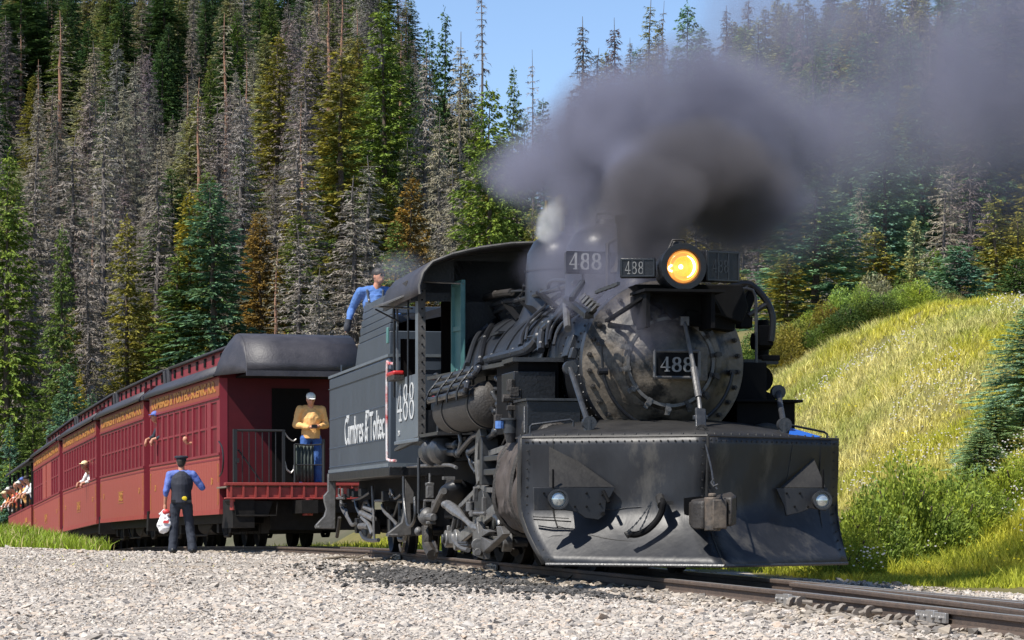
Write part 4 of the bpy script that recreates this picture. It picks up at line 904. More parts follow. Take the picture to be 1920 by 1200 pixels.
mb = MB(); mb.cbox(mm(660,198),(.14,.14,.04)); mb.prism([mm(640,215,-1.2),mm(720,215,-1.2),mm(700,330,-1.1),mm(600,330,-1.1)],(.1,0,0)); mb.build('rod_cap', 'cast_grey', loco, fixn=True)
mb = MB(); P = [mm(640,462,-1.36),mm(770,565,-1.34),mm(905,690,-1.32),mm(1000,715,-1.30)]; mb.tube(smooth_path(P,3), .055, 8, radii=[.05+.02*math.sin(i) for i in range(len(smooth_path(P,3)))]); mb.ell(mm(648,470,-1.36),(.08,.08,.055)); mb.build('radius_rod', 'rod_steel', loco)
mb = MB(); mb.cbox(mm(925,562,-1.36),(.10,.14,.07)); mb.cyl(mm(880,560,-1.38),mm(1030,560,-1.38),.022,n=8); mb.cyl(mm(880,440,-1.34),mm(880,540,-1.34),.05,n=12); mb.cyl(mm(880,390,-1.34),mm(880,440,-1.34),.018,n=8); mb.cbox(mm(935,360,-1.3),(.05,.08,.16),Matrix.Rotation(.2,3,'X')); mb.cbox(mm(1025,480,-1.28),(.05,.08,.2)); mb.build('oil_box', 'cast_grey', loco, bev=.006)
mb = MB(); mb.prism([mm(*p,-1.36) for p in ((905,700),(950,640),(960,760),(1010,720),(1080,745),(1000,800),(1080,850),(1160,800),(1145,690),(1190,690),(1215,770),(1190,800),(1010,960),(1010,1030),(905,985))],(.09,0,0)); mb.cyl(mm(960,880,-1.40),mm(960,880,-1.25),.075,n=16); mb.cyl(mm(960,955,-1.42),mm(960,955,-1.3),.045,n=14); mb.build('cross_arm', 'cast_grey', loco, bev=.008, fixn=True)
mb = MB(); mb.prism([mm(*p,-1.28) for p in ((925,60),(960,70),(1020,280),(1050,295),(1155,295),(1155,350),(1030,345),(985,310))],(.07,0,0)); mb.bar(mm(1060,0,-1.2),mm(1060,260,-1.2),.06,.09,(0,1,0)); mb.bar(mm(1120,0,-1.15),mm(1120,180,-1.15),.03,.04,(0,1,0)); mb.build('link_hanger', 'cast_grey', loco, bev=.006, fixn=True)
mb = MB(); mb.ell(mm(740,370,-1.1),(.24,.30,.14),16,10,Matrix.Rotation(-.5,3,'X')); mb.build('lift_shaft', 'black_iron', loco)
mb = MB(); mb.box(-1.10,-.55,4.6,8.2,1.28,1.5); mb.box(-.9,.9,3.0,8.3,.4,.6); mb.build('frame_web', 'deep_black', loco)

# ---- air cylinder under the cab
A_ = e(808,848,x=-1.22); B_ = e(836,843,x=-1.22); B_.z = A_.z
mb = MB(); d_ = B_-A_; L_ = d_.length; mb.lathe([(0,0),(.17,0),(.17,L_*.3),(.20,L_*.3),(.20,L_*.42),(.16,L_*.45),(.16,L_*.75),(.19,L_*.78),(.19,L_*.9),(.15,L_),(.06,L_*1.05),(0,L_*1.15)], A_, d_, 28); mb.build('brake_cylinder', 'pipe_grey', loco)

# ---- cab
cab = empty('cab'); cab.parent = loco; CW = 1.42; C0, C1 = 8.4, 10.36; FL = 1.60
mb = MB(); mb.box(-CW,-CW+.025,C0,C1,FL,2.44); mb.box(-CW,-CW+.025,C0,C0+.26,2.44,3.50); mb.box(-CW,-CW+.025,C1-.06,C1,2.44,3.50); mb.box(-CW,-CW+.025,C0+.26,C1-.06,3.40,3.52); mb.build('side_sheet', 'cab_paint', cab)
mb = MB(); mb.box(CW-.025,CW,C0,C1,FL,3.52); mb.build('side_sheet', 'cab_paint', cab)
mb = MB(); mb.box(-CW-.006,-CW+.09,C0-.02,C0-.0,FL,3.52); mb.build('corner_angle', 'grey_flange', cab)
mb = MB()
for i in range(17): z_ = FL+.06+i*.115; mb.cyl((-CW+.045,C0-.02,z_),(-CW+.045,C0-.035,z_),.014,.009,6)
tag(mb.build('rivets', 'deep_black', cab), kind='stuff')
mb = MB(); mb.box(-CW+.09,-.95,C0,C0+.02,FL,1.96); mb.box(-CW+.09,-.95,C0,C0+.02,3.48,3.62); mb.box(-.95,.95,C0,C0+.02,1.6,3.9); mb.box(.95,CW,C0,C0+.02,FL,3.6); mb.build('front_sheet', 'black_iron', cab)
mb = MB(); mb.box(-1.36,-1.02,C1-.02,C1,FL,2.95); mb.box(-1.36,-1.06,C1-.02,C1,3.5,3.7); mb.box(-.80,1.36,C1-.02,C1,FL,3.75); mb.box(-1.36,-1.04,C1-.02,C1,2.95,3.0); mb.build('rear_sheet', 'interior_dark', cab)
mb = MB(); mb.box(-1.39,1.39,C0+.03,C1,FL,FL+.05); mb.build('cab_floor', 'interior_dark', cab)
mb = MB(); mb.cbox((-1.16,9.55,2.14),(.30,.42,.09)); mb.build('cab_seat', 'seat_red', cab, bev=.04)
mb = MB(); mb.box(-.8,.8,8.5,8.9,1.9,3.3); mb.cyl((-1.15,9.35,1.65),(-1.15,9.35,2.2),.05); mb.build('backhead', 'interior_dark', cab)
# green framed front window swung open
gw = empty('cab_window'); gw.parent = loco
mb = MB(); S0, S1 = C0-.02, C0-.52
def gx_(s): return -.97+(C0-s)*.10
for (sa, sb2, za, zb2) in ((S0,S0-.06,2.42,3.58),(S1+.06,S1,2.42,3.58)): mb.bar((gx_(sa),(sa+sb2)/2,za),(gx_(sa),(sa+sb2)/2,zb2),.045,.06)
for z_ in (2.42,3.0,3.58): mb.bar((gx_(S0),S0,z_),(gx_(S1),S1,z_),.045,.06)
mb.build('window_frame', 'green_sash', gw)
mb = MB(); mb.bar((gx_(S0)+.01,S0,3.0),(gx_(S1)+.01,S1,3.0),.01,1.1); mb.build('pane', 'green_sash', gw)
mb = MB(); mb.tube([(-1.35,C0-.03,3.62),(gx_(S1),S1,3.56)],.012,6); mb.build('window_stay', 'rod_steel', gw)
# roof
RP = [(-1.52,3.40),(-1.53,3.50),(-1.48,3.67),(-1.36,3.81),(-1.1,3.915),(-.75,4.0),(-.35,4.06),(0,4.08)]; RP = RP+[(-a,b) for a,b in RP[-2::-1]]
mb = MB(); mb.grid([[(a,s_,b) for a,b in RP] for s_ in (7.62,8.4,9.4,10.75)]); mb.build('cab_roof', 'roof_black', cab, solid=.035, ang=50)
mb = MB(); mb.tube([(a*1.0,7.62,b) for a,b in RP],.022,6); mb.build('roof_edge', 'grey_flange', cab)
mb = MB()
for s_ in (8.4,): mb.prism([(a,s_,b-.03) for a,b in RP],(0,.02,0))
mb.build('front_gable', 'black_iron', cab, fixn=True)
mb = MB(); mb.bar((-1.50,8.75,3.60),(-1.42,10.4,3.62),.05,.13); mb.build('roof_vent', 'dirty_iron', cab, bev=.01)
# awning over the side window, with struts and pole
mb = MB(); mb.prism([(-1.45,8.72,3.50),(-1.45,10.2,3.50),(-1.76,10.2,3.40),(-1.76,9.0,3.36)],(0,0,.02)); mb.build('awning', 'grey_flange', cab, fixn=True)
tubes('awning_strut', 'black_iron', [([(-1.74,10.1,3.38),(-1.44,9.9,3.20)],.012),([(-1.72,9.9,3.40),(-1.44,8.8,3.30)],.012),([(-1.44,10.40,2.2),(-1.44,10.40,3.45)],.018),([(-1.47,8.95,2.2),(-1.47,8.95,3.42)],.014)], cab)
mb = MB(); mb.cbox((-1.50,9.9,2.50),(.15,.62,.06)); mb.build('arm_rest', 'rail_red', cab, bev=.02)
mb = MB(); mb.cbox((-1.50,9.9,2.44),(.13,.7,.06)); mb.build('rest_board', 'dirty_iron', cab)
mb = MB(); mb.cbox((-1.52,10.45,3.05),(.03,.12,.22)); mb.build('mirror', 'green_sash', cab, bev=.008)
number488('numbers', 'white_paint', cab, (-CW-.006, 10.20, 1.86), (0,-1,0), (0,0,1), .50, .46, 1.14, .006, .13)
text_obj('small_number', '28', .10, 'white_paint', cab, place_mtx((-CW-.008,10.05,1.70),(0,-1,0),(0,0,1)), 1.6)
mb = MB(); mb.box(-CW-.02,CW+.02,C0-.05,C1+.05,FL-.05,FL); mb.build('cab_sill', 'cab_paint', cab, bev=.01)
rows = []
mb = MB(); mb.prism([(-CW-.01,C0-.1,FL-.03),(-CW-.01,C1+.1,FL-.13),(-CW-.01,C1+.1,FL-.10),(-CW-.01,9.6,FL-.02),(-CW-.01,C0-.1,FL+.02)],(.06,0,0)); mb.box(-CW,-.9,6.9,C0-.05,1.60,1.64); mb.build('sill_strip', 'pipe_grey', cab, fixn=True)
# white and red grab pole behind the cab
mb = MB(); mb.tube(smooth_path([(-1.42,10.42,2.66),(-1.46,10.75,2.68),(-1.47,10.85,2.62),(-1.47,10.85,1.5),(-1.46,10.8,1.36),(-1.42,10.40,1.34)],3),.020,8); mb.build('grab_pole', 'pole_white_red', loco)

def outline_plate(name, pts, fr, y=None, x=None, th=.12, m='cast_grey', parent=None):
    mb = MB(); mb.prism([fr.at(px,py,y=y,x=x) for px, py in pts], (0,th,0) if y is not None else (.06,0,0)); return mb.build(name, m, parent, bev=.012, fixn=True)
outline_plate('cab_step', [(759,896),(777,923),(777,943),(771,945),(772,1003),(742,1007),(728,1006),(727,1000),(740,990),(753,980),(758,960)], EN, y=10.3, m='grey_flange', parent=loco)
mb = MB(); mb.tube([e(728,1003,y=10.25),e(745,1003,y=10.25)],.02,6); mb.bar(e(727,1003,y=10.3),e(727,1003,y=10.8),.05,.04); mb.build('step_tread', 'cast_grey', loco)

# ================================================================== TENDER
TN = Frame(-.27, 38.75, .190)
ten = empty('tender', (-.27, 38.75, 0), (0,0,.190)); tag(ten, 'blue-black tender lettered Cumbres & Toltec, coupled behind the locomotive cab', 'tender')
t_ = TN.at; TW = 1.40
bk = t_(670,660,x=-TW).y
mb = MB(); mb.box(-TW,TW,.35,7.0,1.28,2.80); mb.build('water_tank', 'tender_paint', ten, bev=.03)
mb = MB(); mb.prism([(-TW+.01,.35,2.79),(-TW+.01,bk+.35,2.79),(-TW+.01,bk,3.16),(-TW+.01,.35,3.16)],(2*TW-.02,0,0)); mb.build('coal_bunker', 'tender_paint', ten, bev=.01, fixn=True)
for i in range(5):
    mb = MB(); z_ = 3.17+i*.115; mb.box(-TW+.02+i*.015,-TW+.07+i*.015,.4,bk-.05-i*.02,z_,z_+.10); mb.box(TW-.07-i*.015,TW-.02-i*.015,.4,bk-.05,z_,z_+.10)
    mb.box(-TW+.08,TW-.08,bk-.12-i*.02,bk-.07-i*.02,z_,z_+.10); mb.build('coal_board', 'tender_paint', ten, bev=.006)
mb = MB(); rng = random.Random(3)
rows = [[(-TW+.1+j*(2*TW-.2)/12, .5+i*(bk-.8)/12, 3.30+.30*math.sin(math.pi*j/12)*math.sin(math.pi*min(1,i/10+.1))+rng.uniform(-.06,.06)) for j in range(13)] for i in range(13)]
mb.grid(rows); tag(mb.build('coal', 'deep_black', ten, ang=5), kind='stuff')
for z_, h_ in ((2.80,.04),(2.62,.012),(1.27,.05)):
    mb = MB(); mb.box(-TW-.015,TW+.015,.33,7.02,z_,z_+h_); mb.build('tank_rib', 'cab_paint' if h_ > .02 else 'tender_paint', ten)
mb = MB()
for z_ in (2.13,1.66,1.36):
    for i in range(84): y_ = .45+i*.078; mb.cyl((-TW,y_,z_),(-TW-.012,y_,z_),.014,.009,5)
tag(mb.build('rivets', 'tender_paint', ten), kind='stuff')
mb = MB(); mb.box(-TW-.02,TW+.02,.2,7.15,1.14,1.27); mb.build('tender_sill', 'black_iron', ten, bev=.01)
mb = MB(); mb.box(-.9,.9,.2,7.1,.8,1.14); mb.box(-.55,.55,.3,6.9,.30,.8); mb.build('center_sill', 'deep_black', ten)
# lettering: Cumbres & Toltec with long flags on the two capitals
ya = t_(645,800,x=-TW-.02).y; yb_ = t_(719,800,x=-TW-.02).y
tx = text_obj('lettering', 'Cumbres & Toltec', .60, 'white_paint', ten, place_mtx((-TW-.008,(ya+yb_)/2,1.86),(0,-1,0),(0,0,1)), 1.0, .004, .004)
bb = [v.co.x for v in tx.data.vertices]; sc_ = (ya-yb_)/(max(bb)-min(bb)); tx.data.transform(Matrix.Diagonal((sc_,1,1,1)))
mb = MB()
for q0, q1 in ((.055,.13),(.555,.65)):
    y0_ = ya-(ya-yb_)*q0; y1_ = ya-(ya-yb_)*q1; mb.prism([(-TW-.004,y0_,2.13),(-TW-.004,y1_,2.13),(-TW-.004,y1_+.05,1.99),(-TW-.004,y1_+.09,2.08),(-TW-.004,y0_,2.09)],(-.008,0,0))
mb.build('letter_flags', 'white_paint', ten, fixn=True)
# trucks
def truck(fr_parent, yc, half=.95, wb=.75, wr=.36, m='truck_black', dz=0, detail=True):
    tk = empty('truck'); tk.parent = fr_parent
    for dy in (-wb, wb):
        for sgn in (-1,1):
            mb = MB(); mb.lathe([(0,-.03),(.1,-.05),(wr*.45,.0),(wr*.8,.01),(wr,-.05),(wr,.05),(wr+.025,.065),(wr+.025,.085),(0,.085)], (sgn*.46,yc+dy,wr+dz), (-sgn,0,0), 28); mb.build('wheel', m, tk)
        mb = MB(); mb.cyl((-.9,yc+dy,wr+dz),(.9,yc+dy,wr+dz),.06,n=10); mb.build('axle', m, tk)
    for sgn in (-1,1):
        x = sgn*half
        mb = MB(); mb.tube([(x,yc-wb-.1,wr+.20+dz),(x,yc-wb+.1,wr+.20+dz),(x,yc-.22,wr+.42+dz),(x,yc+.22,wr+.42+dz),(x,yc+wb-.1,wr+.20+dz),(x,yc+wb+.1,wr+.20+dz)],.04,6)
        mb.tube([(x,yc-wb-.1,wr+.12+dz),(x,yc-wb+.1,wr+.12+dz),(x,yc-.22,wr-.14+dz),(x,yc+.22,wr-.14+dz),(x,yc+wb-.1,wr+.12+dz),(x,yc+wb+.1,wr+.12+dz)],.04,6)
        for q in (-.2,.2): mb.tube([(x,yc+q,wr+.42+dz),(x,yc+q,wr-.14+dz)],.035,6)
        for q in (-wb,wb): mb.cbox((x,yc+q,wr+.04+dz),(.16,.22,.24))
        for q in (-.09,.0,.09): mb.lathe([(.05,0),(.055,.06),(.045,.12),(.055,.18),(.045,.24),(.05,.30)], (x,yc+q,wr-.10+dz), (0,0,1), 8)
        mb.build('truck_frame', m, tk, bev=.008)
        if detail:
            mb = MB(); mb.bar((x*.85,yc-wb-.48,wr+dz-.05),(x*.85,yc-wb-.44,wr+.35+dz),.03,.05); mb.bar((x*.85,yc+wb+.46,wr+dz-.05),(x*.85,yc+wb+.42,wr+.35+dz),.03,.05); mb.bar((x*.8,yc-wb-.45,wr+dz-.02),(x*.8,yc+wb+.45,wr+dz-.02),.03,.04); mb.build('brake_gear', 'dirty_iron', tk)
    mb = MB(); mb.box(-half,half,yc-.18,yc+.18,wr+.0+dz,wr+.3+dz); mb.build('bolster', m, tk); return tk
truck(ten, 1.75, 1.0, .80, .38, 'black_iron'); truck(ten, 5.4, 1.0, .80, .38, 'black_iron')
zt2 = lambda x, y: (560+x/6, 860+y/6)
for m_, r_, pts in [('cast_grey',.020,[(455,335),(455,420),(490,430),(490,335)]),('cast_grey',.028,[(480,470),(490,560),(560,680),(600,745),(640,730)]),('cast_grey',.022,[(530,570),(545,640),(575,720)]),
      ('rod_steel',.045,[(700,610),(770,640),(845,680)]),('rod_steel',.035,[(715,660),(790,740),(830,850)]),('rod_steel',.038,[(745,550),(800,570),(840,590)]),('cast_grey',.05,[(690,760),(730,755),(790,765)]),
      ('cast_grey',.022,[(830,310),(835,420),(845,700),(850,930)]),('pipe_grey',.022,[(610,470),(680,450),(740,420),(800,380)]),('pipe_grey',.030,[(640,470),(660,560),(700,640)]),
      ('cast_grey',.02,[(860,475),(960,470)]),('cast_grey',.02,[(430,445),(530,445)]),('cast_grey',.024,[(940,520),(960,590),(1040,670),(1110,740)]),('cast_grey',.018,[(1030,340),(1035,440)]),('cast_grey',.018,[(1065,360),(1080,450),(1150,400)]),
      ('pipe_grey',.03,[(700,830),(730,890),(800,920),(900,915)]),('dirty_iron',.03,[(460,660),(450,760),(430,880)]),('white_paint',.012,[(1190,180),(1190,560),(1210,700),(1265,755),(1300,690),(1310,430)])]:
    mb = MB(); mb.tube(smooth_path([t_(*zt2(*p), x=-1.12) for p in pts],4), r_, 7); mb.build('brake_rigging', m_, ten)
for x0_, y0_, w_, h_ in ((585,380,.12,.13),(640,400,.10,.10),(975,420,.09,.14),(540,420,.10,.06),(720,380,.16,.12),(500,520,.12,.05)):
    mb = MB(); mb.cbox(t_(*zt2(x0_,y0_), x=-1.12), (.1,w_*2,h_)); mb.build('rigging_box', 'pipe_grey', ten, bev=.008)
outline_plate('tender_step', [(615,889),(630,889),(630,914),(629,992),(592,991),(592,985),(599,977),(608,968),(612,955),(608,940),(607,930),(615,921)], TN, y=6.9, m='cast_grey', parent=ten)
mb = MB(); mb.bar(t_(592,987,y=6.9)+Vector((.0,-.05,0)),t_(592,987,y=6.9)+Vector((.03,-.4,0)),.05,.03); mb.build('step_tread', 'cast_grey', ten)
mb = MB(); mb.box(-.14,.14,7.0,7.7,.62,.86); mb.box(-.2,.2,7.7,7.95,.58,.90); mb.build('rear_coupler', 'dirty_iron', ten, bev=.03)
mb = MB(); mb.tube([(-TW+.12,6.4,2.84),(-TW+.12,6.4,3.0)],.012,5); mb.tube([(TW-.2,6.9,2.84),(TW-.2,6.9,3.2)],.012,5); mb.cyl((0,6.2,2.83),(0,6.2,2.95),.28,n=20); mb.build('filler_hatch', 'tender_paint', ten)

# ================================================================== COACHES
CLEN, PITCH = 8.05, 8.92
def car_frame(l0, L=CLEN):
    p0, _, _ = along(l0); p1, _, _ = along(l0+L)
    th = math.atan2(-(p1.x-p0.x), p1.y-p0.y); pit = math.atan2(p1.z-p0.z, math.hypot(p1.x-p0.x, p1.y-p0.y))
    return p0, th, pit
HW = 1.34; SI, BT, WT, LB, EV = .66, 1.70, 2.76, 2.80, 3.18
def roof(parent, y0, y1, hood_near=True):
    sec = [(-HW-.10,EV-.02),(-HW-.10,EV+.05),(-HW+.12,EV+.22),(-.92,EV+.32)]
    mb = MB()
    for s in (1,-1): mb.grid([[(a*s,y,b) for a,b in sec] for y in (y0,y1)])
    mb.grid([[(a,y,b) for a,b in ((-.93,EV+.60),(-.95,EV+.64),(-.6,EV+.73),(0,EV+.77),(.6,EV+.73),(.95,EV+.64),(.93,EV+.60))] for y in (y0,y1)])
    r_ = mb.build('roof', 'roof_black', parent, solid=.03)
    mb = MB(); mb.box(-.88,-.86,y0,y1,EV+.30,EV+.62); mb.box(.86,.88,y0,y1,EV+.30,EV+.62); mb.build('clerestory', 'maroon_up', r_)
    n = 9
    for i in range(n):
        ya = y0+(y1-y0)*(i+.5)/n; mb = MB(); mb.box(-.90,-.875,ya-.10,ya+.10,EV+.40,EV+.57); mb.build('clerestory_window', 'interior_dark', r_)
    mb = MB(); mb.tube([(-HW-.11,y0,EV-.01),(-HW-.11,y1,EV-.01)],.022,5); mb.build('eave_trim', 'black_iron', r_)
    for i in (.3,.68):
        mb = MB(); c = (0,y0+(y1-y0)*i,EV+.76); mb.lathe([(.10,0),(.10,.10),(.17,.13),(.15,.19),(0,.22)], c, (0,0,1), 14); mb.build('roof_ventilator', 'roof_black', r_)
    return r_
def hood(parent, y0, sgn=-1, depth=1.6):
    prof_ = [(0,.755),(.30,.745),(.55,.68),(.76,.55),(.90,.36),(.97,.18),(1.0,.03)]; xw = 1.04
    mb = MB(); mb.grid([[(x_, y0+sgn*depth*q, EV+z_) for x_ in (-xw,-.4,.4,xw)] for q, z_ in prof_])
    h = mb.build('end_hood', 'roof_black', parent, solid=.025, ang=50)
    for s_ in (-1,1):
        A_ = Vector((s_*(HW+.10), y0, EV-.01)); B_ = Vector((s_*xw, y0+sgn*depth, EV-.01)); rows = []
        for q, z_ in prof_:
            P_ = Vector((s_*xw, y0+sgn*depth*q, EV+z_)); E_ = A_.lerp(B_, q); rows.append([E_.lerp(P_, k_)+Vector((s_*.05,sgn*.05,.05))*math.sin(math.pi*k_)*(1-q) for k_ in (0,.25,.5,.75,1)])
        mb = MB(); mb.grid(rows); mb.build('hood_hip', 'roof_black', h, solid=.02, ang=60)
    mb = MB(); mb.box(-xw-.02,xw+.02,y0+sgn*depth-.03,y0+sgn*depth+.03,EV-.07,EV+.03); mb.build('hood_edge', 'roof_black', h)
    mb = MB(); mb.box(-xw,xw,y0+sgn*(depth-.03),y0,EV-.05,EV-.02); mb.build('hood_ceiling', 'interior_dark', h); return h

def coach(k, l0, layout, label, name='passenger_coach', first=False):
    p0, th, pit = car_frame(l0); c = empty(name, p0, (pit,0,th)); tag(c, label, 'railway coach', 'maroon passenger coaches behind the tender')
    L = CLEN
    mb = MB(); mb.box(-HW,-HW+.05,.0,L,SI+.02,BT); mb.build('lower_panel', 'maroon_low', c)
    mb = MB(); mb.box(-HW+.06,HW,.03,L-.03,SI+.10,BT-.2); mb.build('inner_body', 'interior_dark', c)
    mb = MB(); mb.box(HW-.05,HW,.0,L,SI,EV-.03); mb.build('far_side', 'maroon_up', c)
    # tongue and groove boards of the lower side, with their grooves
    nb = 30 if k < 2 else 18
    bd = MB(); bd.box(-.012,0,.006,L/nb-.006,SI+.03,BT-.03); bdm = bd.mesh('plank', 'maroon_low')
    for i in range(nb): o = link(bpy.data.objects.new('plank', bdm)); o.parent = c; o.location = (-HW,i*L/nb,0)
    mb = MB(); mb.box(-HW-.03,-HW+.02,-.01,L+.01,BT,BT+.045); mb.box(-HW-.018,-HW+.02,-.01,L+.01,BT-.09,BT-.06); mb.build('belt_rail', 'maroon_up', c)
    mb = MB(); mb.box(-HW-.02,-HW+.05,-.01,L+.01,SI-.06,SI+.03); mb.build('side_sill', 'beam_red', c)
    mb = MB(); mb.box(-HW-.015,-HW+.04,0,L,LB,EV-.02); mb.build('letter_board', 'orange_band', c)
    mb = MB(); mb.box(-HW-.028,-HW,0,L,LB-.04,LB); mb.box(-HW-.028,-HW,0,L,EV-.05,EV-.02); mb.build('board_trim', 'maroon_up', c)
    t = text_obj('lettering', 'CUMBRES & TOLTEC SCENIC R.R.', .30, 'gold', c, place_mtx((-HW-.022,L/2,(LB+EV)/2-.01),(0,-1,0),(0,0,1)), 1.0, .003, .012)
    bb = [v.co.x for v in t.data.vertices]; t.data.transform(Matrix.Diagonal((L*.92/(max(bb)-min(bb)),.95,1,1)))
    # windows
    y = .0
    for kind, w in layout:
        if kind == 'p':
            mb = MB(); mb.box(-HW-.004,-HW+.05,y,y+w,BT+.04,LB-.03); mb.build('window_post', 'maroon_up', c)
        elif kind == 'w':
            mb = MB(); mb.box(-HW+.02,-HW+.035,y,y+w,BT+.04,LB-.03); wo_ = mb.build('window', 'window_glass', c)
            mb = MB(); mb.box(-HW+.0,-HW+.03,y+.01,y+w-.01,2.22,2.26); mb.box(-HW-.0,-HW+.03,y+.01,y+w-.01,LB-.10,LB-.03); mb.build('sash', 'maroon_up', wo_)
        elif kind == 'b':
            mb = MB(); mb.box(-HW-.004,-HW+.05,y,y+w,BT+.04,LB-.03); mb.build('blank_panel', 'maroon_low', c)
        y += w
    # gold lining
    g = MB()
    for yy, sg in ((.10,1),(L-.10,-1)):
        for z0, sz in ((BT-.16,-1),(SI+.12,1)):
            g.box(-HW-.020,-HW-.014,min(yy,yy+sg*.09),max(yy,yy+sg*.09),z0-.03 if sz<0 else z0,z0 if sz<0 else z0+.03); g.box(-HW-.020,-HW-.014,min(yy,yy+sg*.035),max(yy,yy+sg*.035),min(z0,z0+sz*.34),max(z0,z0+sz*.34))
    g.box(-HW-.020,-HW-.014,L/2-.5,L/2+.5,1.26,1.275); g.box(-HW-.020,-HW-.014,L/2-.5,L/2+.5,1.01,1.025); g.build('gold_lining', 'gold', c)
    text_obj('car_number', ['504','502','516','511'][k%4], .25, 'gold', c, place_mtx((-HW-.018,L/2,1.145),(0,-1,0),(0,0,1)), 1.9, .003, .012)
    for yy in (.75,L-.75): text_obj('class_mark', '3', .16, 'gold', c, place_mtx((-HW-.018,yy,1.22),(0,-1,0),(0,0,1)), 2.0, .003, .01)
    # ends
    for yy in (0.0,L):
        s = -1 if yy == 0 else 1
        mb = MB(); mb.box(-HW,HW,min(yy,yy-s*.04),max(yy,yy-s*.04),SI,EV+.25); mb.build('bulkhead', 'maroon_shade', c)
        mb = MB(); mb.box(-HW-.005,-HW+.14,min(yy+s*.008,yy),max(yy+s*.008,yy),SI,EV-.05); mb.build('corner_post', 'maroon_up', c)
        mb = MB(); mb.box(-.36,.36,min(yy,yy+s*.02),max(yy,yy+s*.02),1.2,2.95); mb.build('end_door', 'interior_dark', c)
    rf = roof(c, 0.0, L)
    if first: hood(c, .0, -1, 1.12)
    for yy in ((L,) if first else (0,L)):
        s_ = -1 if yy == 0 else 1
        mb = MB(); q_ = [(-HW-.08,EV-.02),(-HW-.08,EV+.05),(-HW+.12,EV+.22),(-.92,EV+.32),(-.94,EV+.62),(-.6,EV+.72),(0,EV+.76),(.6,EV+.72),(.94,EV+.62),(.92,EV+.32),(HW-.12,EV+.22),(HW+.08,EV+.05),(HW+.08,EV-.02)]
        mb.prism([(a,yy,b) for a,b in q_],(0,s_*.34,0)); mb.build('roof_end','roof_black',c,fixn=True)
    mb = MB(); mb.box(-1.1,1.1,.1,L-.1,SI-.22,SI-.02); mb.box(-.5,.5,-.4 if first else .1,L-.1,.24,SI-.2); mb.build('floor_frame', 'truck_black', c)
    truck(c, 1.3, .95, .62, .34, detail=False); truck(c, L-1.3, .95, .62, .34, detail=False)
    mb = MB(); mb.cyl((-.75,3.2,.42),(-.75,4.6,.42),.19,n=14); mb.box(-.95,-.5,4.9,5.5,.2,.55); mb.tube([(-1.0,2.2,.62),(-1.0,3.2,.22),(-1.0,4.9,.22),(-1.0,5.9,.62)],.02,5); mb.build('underfloor_gear', 'truck_black', c)
    if not first:
        mb = MB(); mb.box(-1.15,1.15,-.42,0,SI+.1,SI+.3); mb.box(-.16,.16,-.8,-.2,.60,.84)
        for x_ in (-1.1,1.1): mb.box(x_-.03,x_+.03,-.40,-.34,SI+.3,2.0)
        mb.build('end_platform', 'truck_black', c)
    mb = MB(); mb.prism([(-1.30,-.12,SI+.1),(-1.30,-.34,SI+.1),(-1.30,-.30,.34),(-1.30,.02,.34)],(.5,0,0)); mb.build('step_well', 'truck_black', c, fixn=True)
    return c, Frame(p0.x, p0.y, th, p0.z)
def lay(n, w, pw, a=0.0, b=0.0):
    tot = CLEN-a-b; pitch = tot/n; out = []
    if a: out.append(('p', a))
    for i in range(n): out += [('w', pitch-pw), ('p', pw)]
    if b: out.append(('p', b))
    return out
L0 = arc_at_y(52.2)
lay1 = [('p',.30),('w',.62),('p',.40),('w',.10),('p',.1)]+lay(9,.5,.14)[:0]
rest = CLEN-sum(w for _, w in lay1); npn = 9
for i in range(npn): lay1 += [('w', rest/npn-.15),('p',.15)]
c1, F1 = coach(0, L0, lay1, 'nearest maroon coach, its open end platform and railing next to the tender', first=True)
c2, F2 = coach(1, L0+PITCH, lay(12,.5,.14,.25,.1), 'second maroon coach, with gold number low on its side, behind the conductor')
c3, F3 = coach(2, L0+2*PITCH, lay(12,.5,.14,.25,.2), 'third maroon coach, where somebody in white leans from a window')
lay4 = [('p',.5)]+[('w',.55),('p',.14)]*3+[('b',1.3),('w',.3),('b',1.0)]
rest = CLEN-sum(w for _, w in lay4); lay4 += [('w',rest/4-.13),('p',.13)]*4
c4, F4 = coach(3, L0+3*PITCH, lay4, 'fourth maroon coach, with blank panels between its windows, just ahead of the open car')

# open sided car with the crowd
p0, th, pit = car_frame(L0+4*PITCH); oc = empty('open_coach', p0, (pit,0,th)); F5 = Frame(p0.x, p0.y, th, p0.z)
tag(oc, 'roofed open-sided maroon car full of passengers at the far end of the train', 'railway coach')
L = CLEN
mb = MB(); mb.box(-HW,-HW+.06,0,L,SI,1.74); mb.box(HW-.06,HW,0,L,SI,1.74); mb.box(-HW,HW,0,.06,SI,1.74); mb.build('side_panel', 'maroon_low', oc)
bd = MB(); bd.box(-.012,0,.01,L/12-.01,SI+.03,1.70); bdm = bd.mesh('plank', 'maroon_low')
for i in range(12): o = link(bpy.data.objects.new('plank', bdm)); o.parent = oc; o.location = (-HW,i*L/12,0)
mb = MB(); mb.box(-HW-.02,-HW+.07,0,L,1.72,1.78); mb.build('top_rail', 'maroon_up', oc)
for i in range(6):
    mb = MB(); y_ = .05+i*(L-.1)/5; mb.box(-HW,-HW+.08,y_-.04,y_+.04,1.74,EV-.1); mb.box(HW-.08,HW,y_-.04,y_+.04,1.74,EV-.1); mb.build('roof_post', 'truck_black', oc)
mb = MB(); mb.box(-HW,HW,0,L,SI-.1,SI); mb.box(HW-.1,HW-.06,0,L,1.8,EV); mb.build('floor', 'truck_black', oc)
